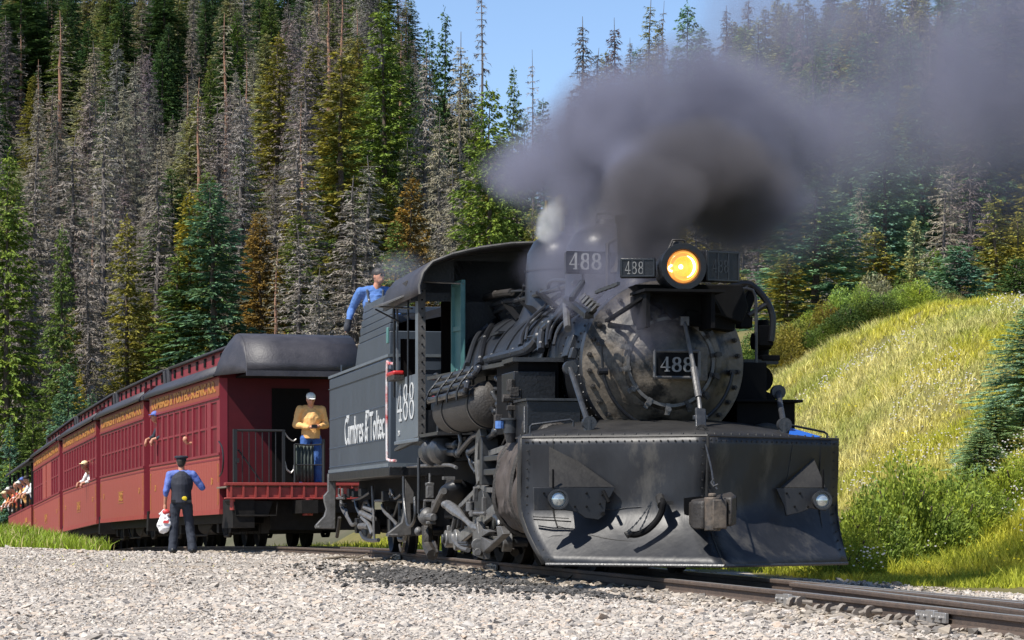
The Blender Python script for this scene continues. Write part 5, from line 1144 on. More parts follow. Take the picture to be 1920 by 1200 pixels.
mb = MB(); mb.grid([[(a,y,b) for a,b in ((-HW-.1,EV-.08),(-HW-.08,EV),(-.8,EV+.3),(0,EV+.42),(.8,EV+.3),(HW+.08,EV),(HW+.1,EV-.08))] for y in (-.2,L)]); mb.build('roof', 'roof_black', oc, solid=.04)
mb = MB()
for z_ in (1.30,.95): mb.box(-HW-.022,-HW-.015,1.2,1.9,z_,z_+.14)
mb.build('gold_lining', 'gold', oc); truck(oc, 1.3, .95, .62, .34, detail=False)

# ---- open platform of the first coach
f1 = F1.at; yP = -1.10
xl = f1(427,920,y=yP).x; xr = 1.30; zt_ = f1(430,906,y=yP).z; zb_ = f1(430,937,y=yP).z
mb = MB(); mb.box(xl,xr,yP,yP+.10,zb_+.03,zt_-.05); mb.build('platform_beam', 'beam_red', c1)
mb = MB(); mb.box(xl-.05,xr,yP-.05,yP+.12,zt_-.05,zt_); mb.box(xl-.05,xr,yP-.04,yP+.1,zb_,zb_+.03); mb.build('beam_cap', 'beam_red', c1, bev=.006)
rb_ = MB(); rb_.box(-.018,.018,yP-.04,yP,zb_+.03,zt_-.05); rbm = rb_.mesh('beam_rib', 'beam_red')
for i in range(11): o = link(bpy.data.objects.new('beam_rib', rbm)); o.parent = c1; o.location = (xl+.06+i*.225,0,0)
mb = MB(); mb.box(xl,xr,yP,0,zt_-.09,zt_-.06); mb.build('platform_floor', 'tie_wood', c1)
for x_ in (xl+.10, f1(578,950,y=yP).x):
    mb = MB(); mb.cyl((x_,yP+.05,zb_-.20 if x_ < -1 else zb_-.30),(x_,yP+.05,zb_+.02),.05 if x_ < -1 else .10,n=12); mb.build('buffer_post', 'beam_red', c1)
mb = MB(); mb.box(xl+.1,xl+.5,yP+.02,-.1,SI-.32,zb_); mb.prism([(xl+.05,yP+.05,zb_-.03),(xl+.85,yP+.05,zb_-.03),(xl+.75,yP+.05,zb_-.32),(xl+.25,yP+.05,zb_-.32)],(0,.5,0)); mb.tube([(xl+.12,yP-.0,zb_-.05),(xl+.15,yP,zb_-.30),(xl+.9,yP,zb_-.30),(xl+.92,yP,zb_-.05)],.014,5); mb.box(-.15,.15,yP-.55,yP+.3,.60,.84); mb.box(-.55,1.25,-.75,-.15,.30,zb_-.02); mb.box(.2,1.2,yP+.05,-.3,.62,zb_); mb.build('platform_underframe', 'truck_black', c1, fixn=True)
rl = empty('platform_railing'); rl.parent = c1; yR = yP+.05
X_ = lambda px, py: f1(px, py, y=yR)
tp = X_(442,808).z; bt = zt_
mb = MB(); mb.bar((X_(441,900).x,yR,bt),(X_(441,900).x,yR,tp+.02),.07,.07); mb.bar((X_(532,900).x,yR,bt),(X_(532,900).x,yR,tp+.02),.05,.05); mb.tube([(X_(438,808).x,yR,tp),(X_(535,808).x,yR,tp)],.022,7); mb.bar((X_(441,0).x,yR,tp-.55),(X_(448,0).x,yR+.0,tp-.55),.12,.08); mb.build('railing_post', 'green_sash' if 0 else 'black_rail', rl)
for i in range(6): mb = MB(); x_ = X_(455+i*12.5,850).x; mb.tube([(x_,yR,bt),(x_,yR,tp)],.010,5); mb.build('baluster', 'black_rail', rl)
mb = MB(); mb.tube([(X_(447,0).x,yR+.02,tp-.35),(X_(492,0).x,yR+.02,bt)],.016,5); mb.build('diagonal_brace', 'black_rail', rl)
mb = MB(); pts = [X_(534,812),X_(541,822),X_(550,828),X_(556,824)]; mb.tube(smooth_path(pts,4),.013,5); pts = [X_(534,866),X_(538,882),X_(546,888),X_(551,882),X_(553,870)]
for i in range(len(pts)-1): mb.tube([pts[i],pts[i+1]],.016,5)
mb.build('gate_chain', 'chain_steel', rl)
gt = empty('platform_gate'); gt.parent = c1
gl, gr, gz = X_(553,0).x, X_(607,0).x, X_(0,830).z
mb = MB()
for x_ in (gl,gr): mb.tube([(x_,yR,bt),(x_,yR,gz)],.022,6)
mb.tube([(gl,yR,gz),((gl+gr)/2,yR,gz-.02),(gr,yR,gz)],.018,6); mb.tube([(gl,yR,X_(0,870).z),(gr,yR,X_(0,870).z)],.013,6); mb.tube([(gr,yR,tp-.15),(gr,yR,bt)],.03,6); mb.build('gate_frame', 'black_rail', gt)
mb = MB(); rows = []
for zz in (gz-.02,(gz+bt)/2,bt+.02): rows.append([(gl+.03+(gr-gl-.20)*i/24, yR+.05+.022*math.sin(i*1.35+zz), zz) for i in range(25)])
mb.grid(rows); mb.build('canvas_screen', 'canvas_green', gt, solid=.006, ang=80)
mb = MB(); P = [F1.at(x_,y_,x=-HW-.06) for x_, y_ in ((411,828),(417,840),(419,862),(417,884),(412,893))]; mb.tube(smooth_path(P,4),.016,6); mb.build('curved_grab_iron', 'black_rail', c1)

# ================================================================== PEOPLE
def remesh(name, mb, m, parent, vox=.012, smooth=2):
    me = mb.mesh(name+'_src', m); o = bpy.data.objects.new('tmp', me); link(o)
    r = o.modifiers.new('r', 'REMESH'); r.mode = 'VOXEL'; r.voxel_size = vox; r.use_smooth_shade = True
    s = o.modifiers.new('s', 'SMOOTH'); s.iterations = smooth; s.factor = .5
    dg = bpy.context.evaluated_depsgraph_get(); dg.update(); m2 = bpy.data.meshes.new_from_object(o.evaluated_get(dg)); m2.name = name
    bpy.data.objects.remove(o); m2.materials.clear(); m2.materials.append(MATS[m])
    q = link(bpy.data.objects.new(name, m2)); q.parent = parent; return q
def limb(mb, pts, rs, n=12):
    P = smooth_path([Vector(p) for p in pts], 4); k = len(P); R = [float(np.interp(i/(k-1)*(len(rs)-1), range(len(rs)), rs)) for i in range(k)]
    mb.tube(P, .05, n, radii=R); mb.ell(P[0], (R[0],)*3, 10, 6); mb.ell(P[-1], (R[-1],)*3, 10, 6)
def hand(mb, w, d, up, s=1.0, curl=.5):
    # w wrist, d direction of hand, up = palm normal side
    w = Vector(w); d = Vector(d).normalized(); up = Vector(up); up = (up-d*up.dot(d)).normalized(); sd = d.cross(up)
    mb.tube([w, w+d*.045, w+d*.09], .03, 10, radii=[.026,.036,.034])
    for i, (o, l) in enumerate(((-.027,.070),(-.009,.080),(.009,.075),(.027,.058))):
        b = w+d*.085+sd*o; mb.tube([b, b+d*l*.4-up*l*.15*curl, b+d*l*(.75-.2*curl)-up*l*.5*curl, b+d*l*(.95-.6*curl)-up*l*.95*curl], .009, 6, radii=[.0105,.010,.009,.008])
    b = w+d*.03-sd*.028; mb.tube([b, b+d*.03-sd*.022, b+d*.062-sd*.022-up*.02*curl], .011, 6, radii=[.013,.011,.009])
def person(label, loc, yaw, J, cloth, group=None, scale=1.0, vox=.011, rot=(0,0), hat=None, hairm='hair_dark', lower=True, parent=None):
    root = empty('person', loc, (rot[0], rot[1], yaw)); root.scale = (scale,)*3; tag(root, label, 'person', group)
    D = dict(sL=(-.20,0,1.42), sR=(.20,0,1.42), eL=(-.26,.03,1.13), eR=(.26,.03,1.13), wL=(-.27,-.05,.88), wR=(.27,-.05,.88), hdL=(0,-.1,-1), hdR=(0,-.1,-1),
             upL=(1,0,0), upR=(-1,0,0), kL=(-.12,-.03,.50), kR=(.12,-.03,.50), aL=(-.13,.02,.09), aR=(.13,.02,.09), hpL=(-.10,0,.92), hpR=(.10,0,.92), head=(0,-.02,1.64), look=(0,-1,0), chest=(0,0,1.25), pel=(0,0,.98), curl=.5)
    D.update(J); V = Vector
    b = MB()
    ch, pe = V(D['chest']), V(D['pel'])
    b.ell(ch, (.165,.115,.22)); b.ell(pe, (.155,.115,.15)); b.tube([pe,(pe+ch)/2,ch],.13,14,radii=[.14,.125,.14])
    hd = V(D['head']); nb = (V(D['sL'])+V(D['sR']))/2; lk = V(D['look']).normalized(); rt = lk.cross(V((0,0,1))).normalized(); uph = rt.cross(lk)
    Rm = Matrix((rt, -lk, uph)).transposed()
    b.tube([nb+V((0,0,-.05)), hd+V((0,.015,-.07))], .052, 12, radii=[.075,.052]); b.ell(hd, (.075,.095,.115), 16, 12, Rm)
    b.ell(hd+Rm @ V((0,-.035,-.055)), (.055,.06,.06), 12, 8, Rm); b.ell(hd+Rm @ V((0,-.098,-.012)), (.013,.02,.026), 8, 6, Rm)
    for s in (-1,1): b.ell(hd+Rm @ V((s*.076,.01,-.005)), (.010,.02,.030), 8, 6, Rm)
    b.ell(hd+Rm @ V((0,-.088,.028)), (.055,.014,.010), 8, 6, Rm); b.ell(hd+Rm @ V((0,-.093,-.055)), (.026,.010,.010), 8, 6, Rm)
    for s in 'LR':
        S, E, W = V(D['s'+s]), V(D['e'+s]), V(D['w'+s]); limb(b, [S,E], [.056,.048,.042]); limb(b, [E,W], [.042,.040,.027]); hand(b, W, D['hd'+s], D['up'+s], curl=D['curl'])
        if lower:
            hh, kk, aa = V(D['hp'+s]), V(D['k'+s]), V(D['a'+s]); limb(b, [hh,kk], [.088,.075,.055]); limb(b, [kk,aa], [.055,.058,.038]); b.ell(aa+V((0,-.07,-.045)), (.045,.125,.038))
    body = remesh('body', b, 'skin', root, vox, 1)
    # eyes and brows
    mb = MB()
    for s in (-1,1): mb.ell(hd+Rm @ V((s*.030,-.089,.010)), (.013,.008,.006), 8, 6, Rm); mb.ell(hd+Rm @ V((s*.030,-.093,.030)), (.018,.006,.004), 8, 6, Rm)
    mb.build('eyes', 'hair_dark', body)
    h = MB(); h.ell(hd+Rm @ V((0,.018,.022)), (.082,.092,.108), 14, 10, Rm); h.ell(hd+Rm @ V((0,.05,-.02)), (.07,.055,.07), 12, 8, Rm); hair = remesh('hair', h, hairm, body, .012, 1)
    if 'shirt' in cloth:
        t = MB(); k_ = cloth.get('loose', 1.0)
        t.ell(ch, (.185*k_,.135*k_,.22)); t.tube([pe+V((0,0,cloth.get('hem',.0))),(pe+ch)/2,ch,ch+V((0,0,.12))],.15,18,radii=[.158*k_,.150*k_,.162*k_,.14]); t.tube([V(D['sL']),nb+V((0,0,.02)),V(D['sR'])],.075,10,radii=[.075,.085,.075])
        t.tube([nb+V((0,0,0)),nb+V((0,.0,.07))],.07,10,radii=[.085,.063])
        for s in 'LR':
            S, E, W = V(D['s'+s]), V(D['e'+s]), V(D['w'+s]); limb(t, [S,E], [.078*k_,.066*k_,.060*k_])
            We = E.lerp(W, cloth.get('sleeve', .93)) if not isinstance(cloth.get('sleeve'), dict) else E.lerp(W, cloth['sleeve'][s])
            if (We-E).length > .02: limb(t, [E,We], [.060*k_,.052*k_,.042*k_])
        so = remesh('shirt' if 'jacket' not in cloth else 'jacket', t, cloth['shirt'], root, vox, 1)
        tx = bpy.data.textures.new('folds', 'CLOUDS'); tx.noise_scale = .09; md = so.modifiers.new('folds', 'DISPLACE'); md.texture = tx; md.strength = cloth.get('fold', .022); md.mid_level = .5; md.texture_coords = 'LOCAL'
    if 'vest' in cloth:
        t = MB(); t.ell(ch+V((0,.0,.02)), (.215,.175,.245)); t.tube([pe+V((0,0,-.06)),(pe+ch)/2,ch,ch+V((0,0,.15))],.16,18,radii=[.19,.18,.19,.15]); remesh('vest', t, cloth['vest'], root, vox, 1)
    if lower and 'trousers' in cloth:
        t = MB(); t.ell(pe+V((0,0,-.04)), (.175,.14,.13)); t.tube([pe+V((0,0,.06)),pe+V((0,0,-.05))],.15,16,radii=[.158,.168])
        for s in 'LR':
            hh, kk, aa = V(D['hp'+s]), V(D['k'+s]), V(D['a'+s]); limb(t, [hh+V((0,0,-.04)),kk,aa+V((0,0,.0))], [.108,.090,.082,.080,.086])
        tr = remesh('trousers', t, cloth['trousers'], root, vox, 1)
        tx = bpy.data.textures.new('folds2', 'CLOUDS'); tx.noise_scale = .11; md = tr.modifiers.new('folds', 'DISPLACE'); md.texture = tx; md.strength = .025; md.texture_coords = 'LOCAL'
        for s in 'LR':
            a = V(D['a'+s]); t = MB(); t.ell(a+V((0,-.06,-.045)), (.055,.145,.045)); t.ell(a+V((0,.03,-.02)), (.055,.065,.06)); remesh('shoe', t, 'leather_black', root, .012, 1)
    if hat == 'uniform':
        t = MB(); t.lathe([(.0,.118),(.10,.118),(.125,.105),(.125,.085),(.092,.065),(.090,.02),(.088,.02)], hd, uph, 24); t.ell(hd+Rm @ V((0,-.10,.025)), (.065,.05,.008), 14, 6, Rm); t.build('cap', 'navy_cloth', root)
    elif hat:
        t = MB(); t.ell(hd+Rm @ V((0,.008,.050)), (.088,.104,.080), 18, 10, Rm); t.ell(hd+Rm @ V((0,-.105,.056)), (.060,.062,.009), 14, 6, Rm); t.build('cap', hat, root)
    root['_D'] = 0; del root['_D']
    return root, D, Rm, hd
# conductor, seen from behind, white bag in his left hand
z_c = 50.9; xcn = (340-960)/F*z_c; gcon = float(ground_h(xcn, z_c)); 
J = dict(eL=(-.27,.06,1.14), wL=(-.29,-.02,.90), hdL=(0,-.05,-1), upL=(1,0,0), sR=(.20,0,1.43), eR=(.37,-.02,1.20), wR=(.24,-.22,1.34), hdR=(-.6,-.5,.5), upR=(0,1,0),
         kL=(-.13,-.02,.50), kR=(.15,-.05,.50), aL=(-.15,.02,.09), aR=(.20,.03,.09), head=(.0,-.02,1.65), look=(.15,-1,.02))
con, D, Rm, hd = person('railway conductor in dark vest and peaked cap standing beside the nearest coach, back turned', (xcn, z_c, gcon-.01), math.pi+.12, {k.replace('L','#').replace('R','L').replace('#','R') if k[-1] in 'LR' else k: ((-v[0],)+tuple(v[1:]) if isinstance(v, tuple) else v) for k, v in J.items()},
      dict(shirt='blue_shirt', vest='navy_cloth', trousers='navy_trousers', sleeve={'L':.45,'R':.35}), hat='uniform', vox=.010, scale=(1030-843)/F*z_c/1.79)
t = MB(); t.box(-.18,.18,-.145,.155,.93,.975); t.build('belt', 'leather_black', con)
t = MB(); t.ell((-.03,.165,1.00),(.075,.02,.05),14,8); t.build('yellow_pouch', 'yellow_cloth', con)
# bag held in the hand nearest the left of the picture (person is turned round)
mw = con.matrix_basis @ Vector((.29,-.02,.82))
bagr = empty('plastic_bag', mw); tag(bagr, 'white and red plastic bag hanging from the hand of the conductor', 'bag')
t = MB(); t.ell((0,0,-.27),(.125,.10,.17),14,10); t.ell((-.04,.02,-.33),(.10,.09,.13),10,8); t.tube([(-.04,0,-.12),(0,0,.0)],.03,8,radii=[.07,.015]); t.tube([(.05,0,-.12),(0,0,.0)],.03,8,radii=[.06,.012]); bb_ = remesh('bag', t, 'bag_white', bagr, .014, 1)
tx = bpy.data.textures.new('crumple', 'VORONOI'); tx.noise_scale = .07; md = bb_.modifiers.new('c', 'DISPLACE'); md.texture = tx; md.strength = .05; md.texture_coords = 'LOCAL'
t = MB(); t.ell((.02,-.03,-.06),(.07,.05,.05),10,8); t.cbox((.03,-.105,-.24),(.10,.02,.05)); t.build('bag_print', 'bag_red', bagr)

# passenger on the open platform, looking down at his hands
pf = F1.at(583,900,y=-.82); wp = c1.matrix_basis @ Vector((pf.x, -.82, zt_-.06))
J = dict(sL=(-.20,0,1.41), sR=(.20,0,1.41), eL=(-.28,.02,1.13), wL=(-.10,-.24,1.08), eR=(.29,.02,1.13), wR=(.11,-.24,1.10), hdL=(1,-.25,.1), upL=(0,0,1), hdR=(-1,-.25,.05), upR=(0,0,1), head=(-.02,-.07,1.60), look=(-.05,-1,-.38), curl=.7)
pas, D, Rm, hd = person('passenger in tan jacket and white cap on the coach platform, looking at his hands', wp, F1.th+.05, J, dict(shirt='tan_jacket', jacket=1, trousers='jeans', loose=1.12, hem=-.10, fold=.022), hat='cap_white', scale=1.0)
mb = MB(); mb.cbox((.0,-.30,1.10),(.10,.04,.06)); q = mb.build('camera', 'leather_black'); q.location = wp; q.rotation_euler = (0,0,F1.th); tag(q, 'small dark camera in the hands of the passenger in the tan jacket', 'camera')

# fireman leaning on the coal boards of the tender
tf = t_(703,640,x=-1.08); wf = ten.matrix_basis @ Vector((-1.08, tf.y, 2.52))
hz = TN.at(711,519,y=tf.y).z-2.52; sc = hz/1.64; print('fireman', tf.y, sc)
J = dict(sL=(-.21,0,1.41), sR=(.19,0,1.42), eL=(-.33,.12,1.17), wL=(-.40,-.04,.95), hdL=(-.10,-.05,-1), upL=(1,0,0), eR=(.30,-.05,1.14), wR=(.36,-.18,.95), hdR=(.1,-.5,-1), head=(.05,-.05,1.64), look=(.75,-1,.02))
fm, D, Rm, hd = person('fireman in blue shirt, bib overalls and dark cap standing in the tender', wf, TN.th-.05, J, dict(shirt='denim_shirt', trousers='overalls', sleeve=.98), hat='hair_dark', scale=max(.8, min(1.15, sc)))
t = MB(); t.tube([(0,-.012,1.0),(0,-.012,1.15),(0,-.03,1.27)],.15,16,radii=[.17,.17,.155]); t.tube([(-.10,-.13,1.26),(-.12,-.10,1.42),(-.12,.02,1.47)],.018,6); t.tube([(.10,-.13,1.26),(.11,-.10,1.42),(.11,.02,1.47)],.018,6); t.build('bib', 'overalls', fm)
t = MB()
for x_ in (-.10,.10): t.ell((x_,-.165,1.28),(.018,.008,.022),8,6)
t.build('bib_buckles', 'chain_steel', fm)
t = MB(); t.ell((-.41,-.05,.89),(.055,.05,.085)); t.cyl((-.40,-.04,.93),(-.39,-.03,1.0),.05,.055,12); t.build('work_glove', 'glove_dark', fm)
t = MB()
for s in (-1,1): t.ell(hd+Rm @ Vector((s*.032,-.094,.012)), (.028,.010,.018), 10, 6, Rm)
t.build('sunglasses', 'leather_black', fm)

# faces and arms at the windows further back
def leaner(label, fr, car, px, py, shirt, capm, size=1.0, out=.15, voxel=.016, hh='hair_grey'):
    q = fr.at(px, py, x=-HW-out); w = car.matrix_basis @ Vector((q.x+.36*size, q.y, q.z-1.58*size))
    return person(label, w, fr.th-math.pi/2+.25, dict(chest=(0,-.10,1.22), sL=(-.20,-.16,1.38), sR=(.20,-.16,1.38), head=(0,-.34,1.58), look=(.3,-1,-.1), eL=(-.30,-.26,1.16), wL=(-.22,-.46,1.10), eR=(.28,-.28,1.16), wR=(.10,-.46,1.10), curl=.4), dict(shirt=shirt, sleeve=.5), hat=capm, scale=size, vox=voxel, lower=False, hairm=hh)
leaner('passenger in dark top and blue cap looking out between the first and second coach', F2, c2, 288, 784, 'navy_cloth', 'blue_shirt', 1.0, .02)
leaner('passenger in white and red leaning from a window of the third coach', F3, c3, 156, 868, 'white_shirt', 'straw_hat', .95, .12)
# a hand waving from a window of the first coach
q = F1.at(346,822,x=-HW-.14); ww = c1.matrix_basis @ q
arm_ = empty('person', ww); tag(arm_, 'bare forearm and hand stuck out of a window of the nearest coach', 'person')
t = MB(); limb(t, [(.34,.10,-.05),(.05,0,-.06)], [.04,.038,.026]); hand(t, (.05,0,-.06), (-.3,-.2,1), (0,-1,0), curl=.6); t.ell((.02,-.02,.02),(.05,.035,.05)); remesh('body', t, 'skin', arm_, .010, 1)
# crowd in the open car
tops = ['white_shirt','orange_shirt','red_shirt','white_shirt','tan_jacket','blue_shirt','white_shirt']; caps = ['straw_hat','cap_white','hair_dark',None,'cap_white','blue_shirt','hair_dark']
desc = ['in white shirt and straw hat, rearmost at the rail of the open car','in orange shirt and white cap at the rail of the open car','in red shirt and dark cap leaning on the rail of the open car','bareheaded in white shirt at the rail of the open car','in tan top and white cap at the rail of the open car','in blue shirt and blue cap at the rail of the open car','in white shirt and dark cap next to the near end of the open car']
for i, px_ in enumerate((6,14,21,28,34,40,47)):
    leaner(('passenger '+desc[i]), F5, oc, px_, 905-i*1.3-(i%2)*5, tops[i], caps[i], .95, .05 if i % 2 else .15, .022)

# ================================================================== TREES
def leaf_mat(name, trans=.25, rough=.75, vari=.35, obj=True, attr=None, nscale=.9, tint=(1.25,1.05,.55)):
    m = bpy.data.materials.new(name); m.use_nodes = True; nt = m.node_tree; N = nt.nodes; L = nt.links; b = N['Principled BSDF']; out = N['Material Output']
    if attr: src = N.new('ShaderNodeAttribute'); src.attribute_name = attr; c = src.outputs['Color']
    else: src = N.new('ShaderNodeObjectInfo'); c = src.outputs['Color']
    g = N.new('ShaderNodeNewGeometry'); nz = N.new('ShaderNodeTexNoise'); nz.inputs['Scale'].default_value = nscale; nz.inputs['Detail'].default_value = 3; L.new(g.outputs['Position'], nz.inputs['Vector'])
    mr = N.new('ShaderNodeMapRange'); mr.inputs['From Min'].default_value = .35; mr.inputs['From Max'].default_value = .65; L.new(nz.outputs['Fac'], mr.inputs['Value'])
    mx = N.new('ShaderNodeMix'); mx.data_type = 'RGBA'; mx.blend_type = 'MULTIPLY'; L.new(mr.outputs[0], mx.inputs['Factor']); L.new(c, mx.inputs['A']); mx.inputs['B'].default_value = (*tint, 1)
    # every leaf island gets its own tone
    v = N.new('ShaderNodeMapRange'); v.inputs['To Min'].default_value = 1-vari; v.inputs['To Max'].default_value = 1+vari; L.new(g.outputs['Random Per Island'], v.inputs['Value'])
    m2 = N.new('ShaderNodeVectorMath'); m2.operation = 'SCALE'; L.new(mx.outputs['Result'], m2.inputs[0]); L.new(v.outputs[0], m2.inputs['Scale'])
    L.new(m2.outputs[0], b.inputs['Base Color']); b.inputs['Roughness'].default_value = rough; b.inputs['Specular IOR Level'].default_value = .25
    if trans:
        t = N.new('ShaderNodeBsdfTranslucent'); L.new(m2.outputs[0], t.inputs['Color']); ms = N.new('ShaderNodeMixShader'); ms.inputs['Fac'].default_value = trans
        L.new(b.outputs[0], ms.inputs[1]); L.new(t.outputs[0], ms.inputs[2]); L.new(ms.outputs[0], out.inputs['Surface'])
    MATS[name] = m; return m
leaf_mat('needles', .22); leaf_mat('dead_twigs', .0, .9, .3, tint=(1.06,1.0,.9)); leaf_mat('leaves', .35, .6, .4, nscale=1.5); leaf_mat('grass_blades', .38, .6, .3, attr='col', nscale=.5, tint=(1.0,1.0,.9))
mat('bark', (.12,.085,.065), .9, 0, (.07,.055,.045), 3, .8, objcol=False); mat('bark_grey', (.145,.128,.118), .9, 0, (.09,.075,.07), 4, .8); mat('bark_red', (.34,.17,.10), .9, 0, (.22,.13,.09), 3, .8)

def np_mesh(name, V, Fc, m, tri=True):
    me = bpy.data.meshes.new(name); n = len(V); k = Fc.shape[1]; f = len(Fc)
    me.vertices.add(n); me.vertices.foreach_set('co', V.astype(np.float32).reshape(-1)); me.loops.add(f*k); me.loops.foreach_set('vertex_index', Fc.astype(np.int32).reshape(-1))
    me.polygons.add(f); me.polygons.foreach_set('loop_start', np.arange(0, f*k, k, dtype=np.int32)); me.update(calc_edges=True); me.materials.append(MATS[m]); me.validate(); return me
def norm(a): return a/np.maximum(np.linalg.norm(a, axis=-1, keepdims=True), 1e-9)
def sprays(P, D, L_, W, rng, fingers=1, sag=.18):
    """flat needle sprays: base P, direction D, length L, width W -> kite + two side barbs"""
    n = len(P); D = norm(D); U = np.tile([0,0,1.0], (n,1)) + rng.normal(0, .45, (n,3)); S = norm(np.cross(D, U)); L_ = L_[:,None]; W = W[:,None]
    dn = np.array([0,0,-1.0])
    a = P; m1 = P+D*L_*.45+S*W*.5+dn*L_*sag*.3; m2 = P+D*L_*.45-S*W*.5+dn*L_*sag*.3; t = P+D*L_+dn*L_*sag
    b1 = P+D*L_*.62+S*W*1.25+dn*L_*sag*.9; b2 = P+D*L_*.62-S*W*1.25+dn*L_*sag*.9; q = P+D*L_*.18
    V = np.stack([a, m1, t, m2, b1, b2, q], 1).reshape(-1, 3); o = (np.arange(n)*7)[:,None]
    Fc = np.concatenate([o+[0,1,2], o+[0,2,3], o+[6,1,4], o+[6,5,3]], 0); return V, Fc
def spruce_crown(seed, H=16.0, R=2.6, step=.36, nb=9, dens=1.0, ragged=.25, low=.05, size=1.0, gap=.0):
    rng = np.random.default_rng(seed); Ps=[]; Ds=[]; Ls=[]; Ws=[]
    h = low*H; lop = rng.uniform(0, 6.28)
    while h < H*.985:
        f = 1-h/H
        for b in range(nb if f > .15 else 6):
            if rng.random() < gap: continue
            az = rng.uniform(0, 6.283); l = R*(f**.70)*(1-.35*np.exp(-((f-1)/.12)**2))*rng.uniform(1-ragged, 1+ragged*.6)*(1+.12*math.cos(az-lop+h))+.12
            d = np.array([math.cos(az), math.sin(az), 0]); n = max(2, int(l/.17*dens)); s = np.sort(rng.uniform(.12, 1, n)); rise = rng.uniform(.05,.3)*f**.5*.6
            z = h + l*(rise*s - .55*s**2*min(1,f*1.5)+.25*s**3)
            p = d[None]*(l*s)[:,None]; p[:,2] = z; ang = rng.choice([-1,1], n)*rng.uniform(.25,1.0,n)*(1-s*.5)
            dx = np.stack([np.cos(az+ang), np.sin(az+ang), rng.uniform(-.35,.12,n)], -1)
            Ps.append(p+rng.normal(0,.05,p.shape)); Ds.append(dx); Ls.append(size*rng.uniform(.28,.55,n)*(.55+.45*f)); Ws.append(size*rng.uniform(.09,.19,n))
        h += step*rng.uniform(.7,1.25)*(.55+.6*f)
    n = 14; z = np.linspace(H*.93, H, n); az = rng.uniform(0,6.28,n); Ps.append(np.stack([np.zeros(n),np.zeros(n),z],-1)); Ds.append(np.stack([np.cos(az)*.6,np.sin(az)*.6,np.full(n,.8)],-1)); Ls.append(np.full(n,.28)); Ws.append(np.full(n,.06))
    return sprays(np.concatenate(Ps), np.concatenate(Ds), np.concatenate(Ls), np.concatenate(Ws), rng)
def dead_crown(seed, H=17.0, R=2.0, nb=6, step=.34, twig=1.0, low=.04, top=1.0, droop=.5):
    rng = np.random.default_rng(seed); V=[]; Fc=[]; o=0
    def add(v, f):
        nonlocal o; V.append(v); Fc.append(f+o); o += len(v)
    h = low*H; TP=[]; TD=[]; TL=[]; TW=[]
    while h < H*.97:
        f = 1-h/H
        for b in range(nb):
            az = rng.uniform(0,6.283); l = R*(f**.7)*(1-.3*np.exp(-((f-1)/.1)**2))*rng.uniform(.45,1.2)*top+.12; n = 7; s = np.linspace(0,1,n)
            dr = droop*rng.uniform(.3,1.3); az2 = az+rng.uniform(-.3,.3)*s
            C = np.stack([np.cos(az2)*l*s, np.sin(az2)*l*s, h+l*(.12*s-dr*s**2+.22*s**3)], -1); w = (.035*(1-s*.75)*(.5+.5*f))[:,None]
            side = np.stack([-np.sin(az2), np.cos(az2), np.zeros(n)], -1)
            a = C+side*w; b_ = C-side*w; c = C+np.array([0,0,1.3])*w
            v = np.stack([a,b_,c],1).reshape(-1,3); i = np.arange(n-1)*3; i=i[:,None]
            add(v, np.concatenate([i+[0,1,4], i+[0,4,3], i+[1,2,5], i+[1,5,4], i+[2,0,3], i+[2,3,5]],0))
            m = max(3, int(l/.075*twig)); ss = rng.uniform(.1,1,m); p = np.stack([np.interp(ss,s,C[:,k]) for k in range(3)],-1); aa = az+rng.choice([-1,1],m)*rng.uniform(.3,1.3,m)
            TP.append(p); TD.append(np.stack([np.cos(aa), np.sin(aa), rng.uniform(-1.1,.1,m)],-1)); TL.append(rng.uniform(.15,.62,m)*(.5+.5*f)); TW.append(rng.uniform(.03,.07,m))
        h += step*rng.uniform(.6,1.3)*(.6+.5*f)
    P=np.concatenate(TP); D=norm(np.concatenate(TD)); L_=np.concatenate(TL)[:,None]; W=np.concatenate(TW)[:,None]; n=len(P)
    S = norm(np.cross(D, rng.normal(0,1,(n,3)))); mid = P+D*L_*.5+S*L_*.12; tip = P+D*L_+np.array([0,0,-.25])*L_
    sub = mid+norm(D+S*1.2)*L_*.5
    v = np.stack([P-S*W*.5, P+S*W*.5, mid+S*W*.4, mid-S*W*.4, tip, sub],1).reshape(-1,3); i=(np.arange(n)*6)[:,None]
    add(v, np.concatenate([i+[0,1,2], i+[0,2,3], i+[3,2,4], i+[2,3,5]],0))
    return np.concatenate(V), np.concatenate(Fc)
def trunk_mesh(name, H, r, m, lean=0, seed=0):
    rng = random.Random(seed); mb = MB(); k = 9; pts = [(rng.uniform(-.04,.04)*i*.3, rng.uniform(-.04,.04)*i*.3, H*i/(k-1)) for i in range(k)]; mb.tube(pts, r, 9, radii=[r*(1-.93*i/(k-1)) for i in range(k)]); return mb.mesh(name, m)
LIVE = []; DEAD = []; BARE = []
for s, kw in ((1,dict()),(2,dict(R=2.2,ragged=.35,nb=8)),(3,dict(R=2.9,ragged=.3)),(4,dict(R=2.4,ragged=.45,gap=.22)),(5,dict(R=3.2,ragged=.3,step=.33))):
    V, Fc = spruce_crown(s, **{**dict(size=1.0, dens=2.3), **kw}); LIVE.append((np_mesh('crown', V, Fc, 'needles'), trunk_mesh('trunk', 15.5, .24, 'bark', seed=s)))
for s, kw in ((11,dict()),(12,dict(R=1.7,twig=1.2)),(13,dict(R=2.4,droop=.7)),(14,dict(R=2.1,twig=.9,nb=5))):
    V, Fc = dead_crown(s, **kw); DEAD.append((np_mesh('crown', V, Fc, 'dead_twigs'), trunk_mesh('trunk', 17.2, .22, 'bark_grey', seed=s)))
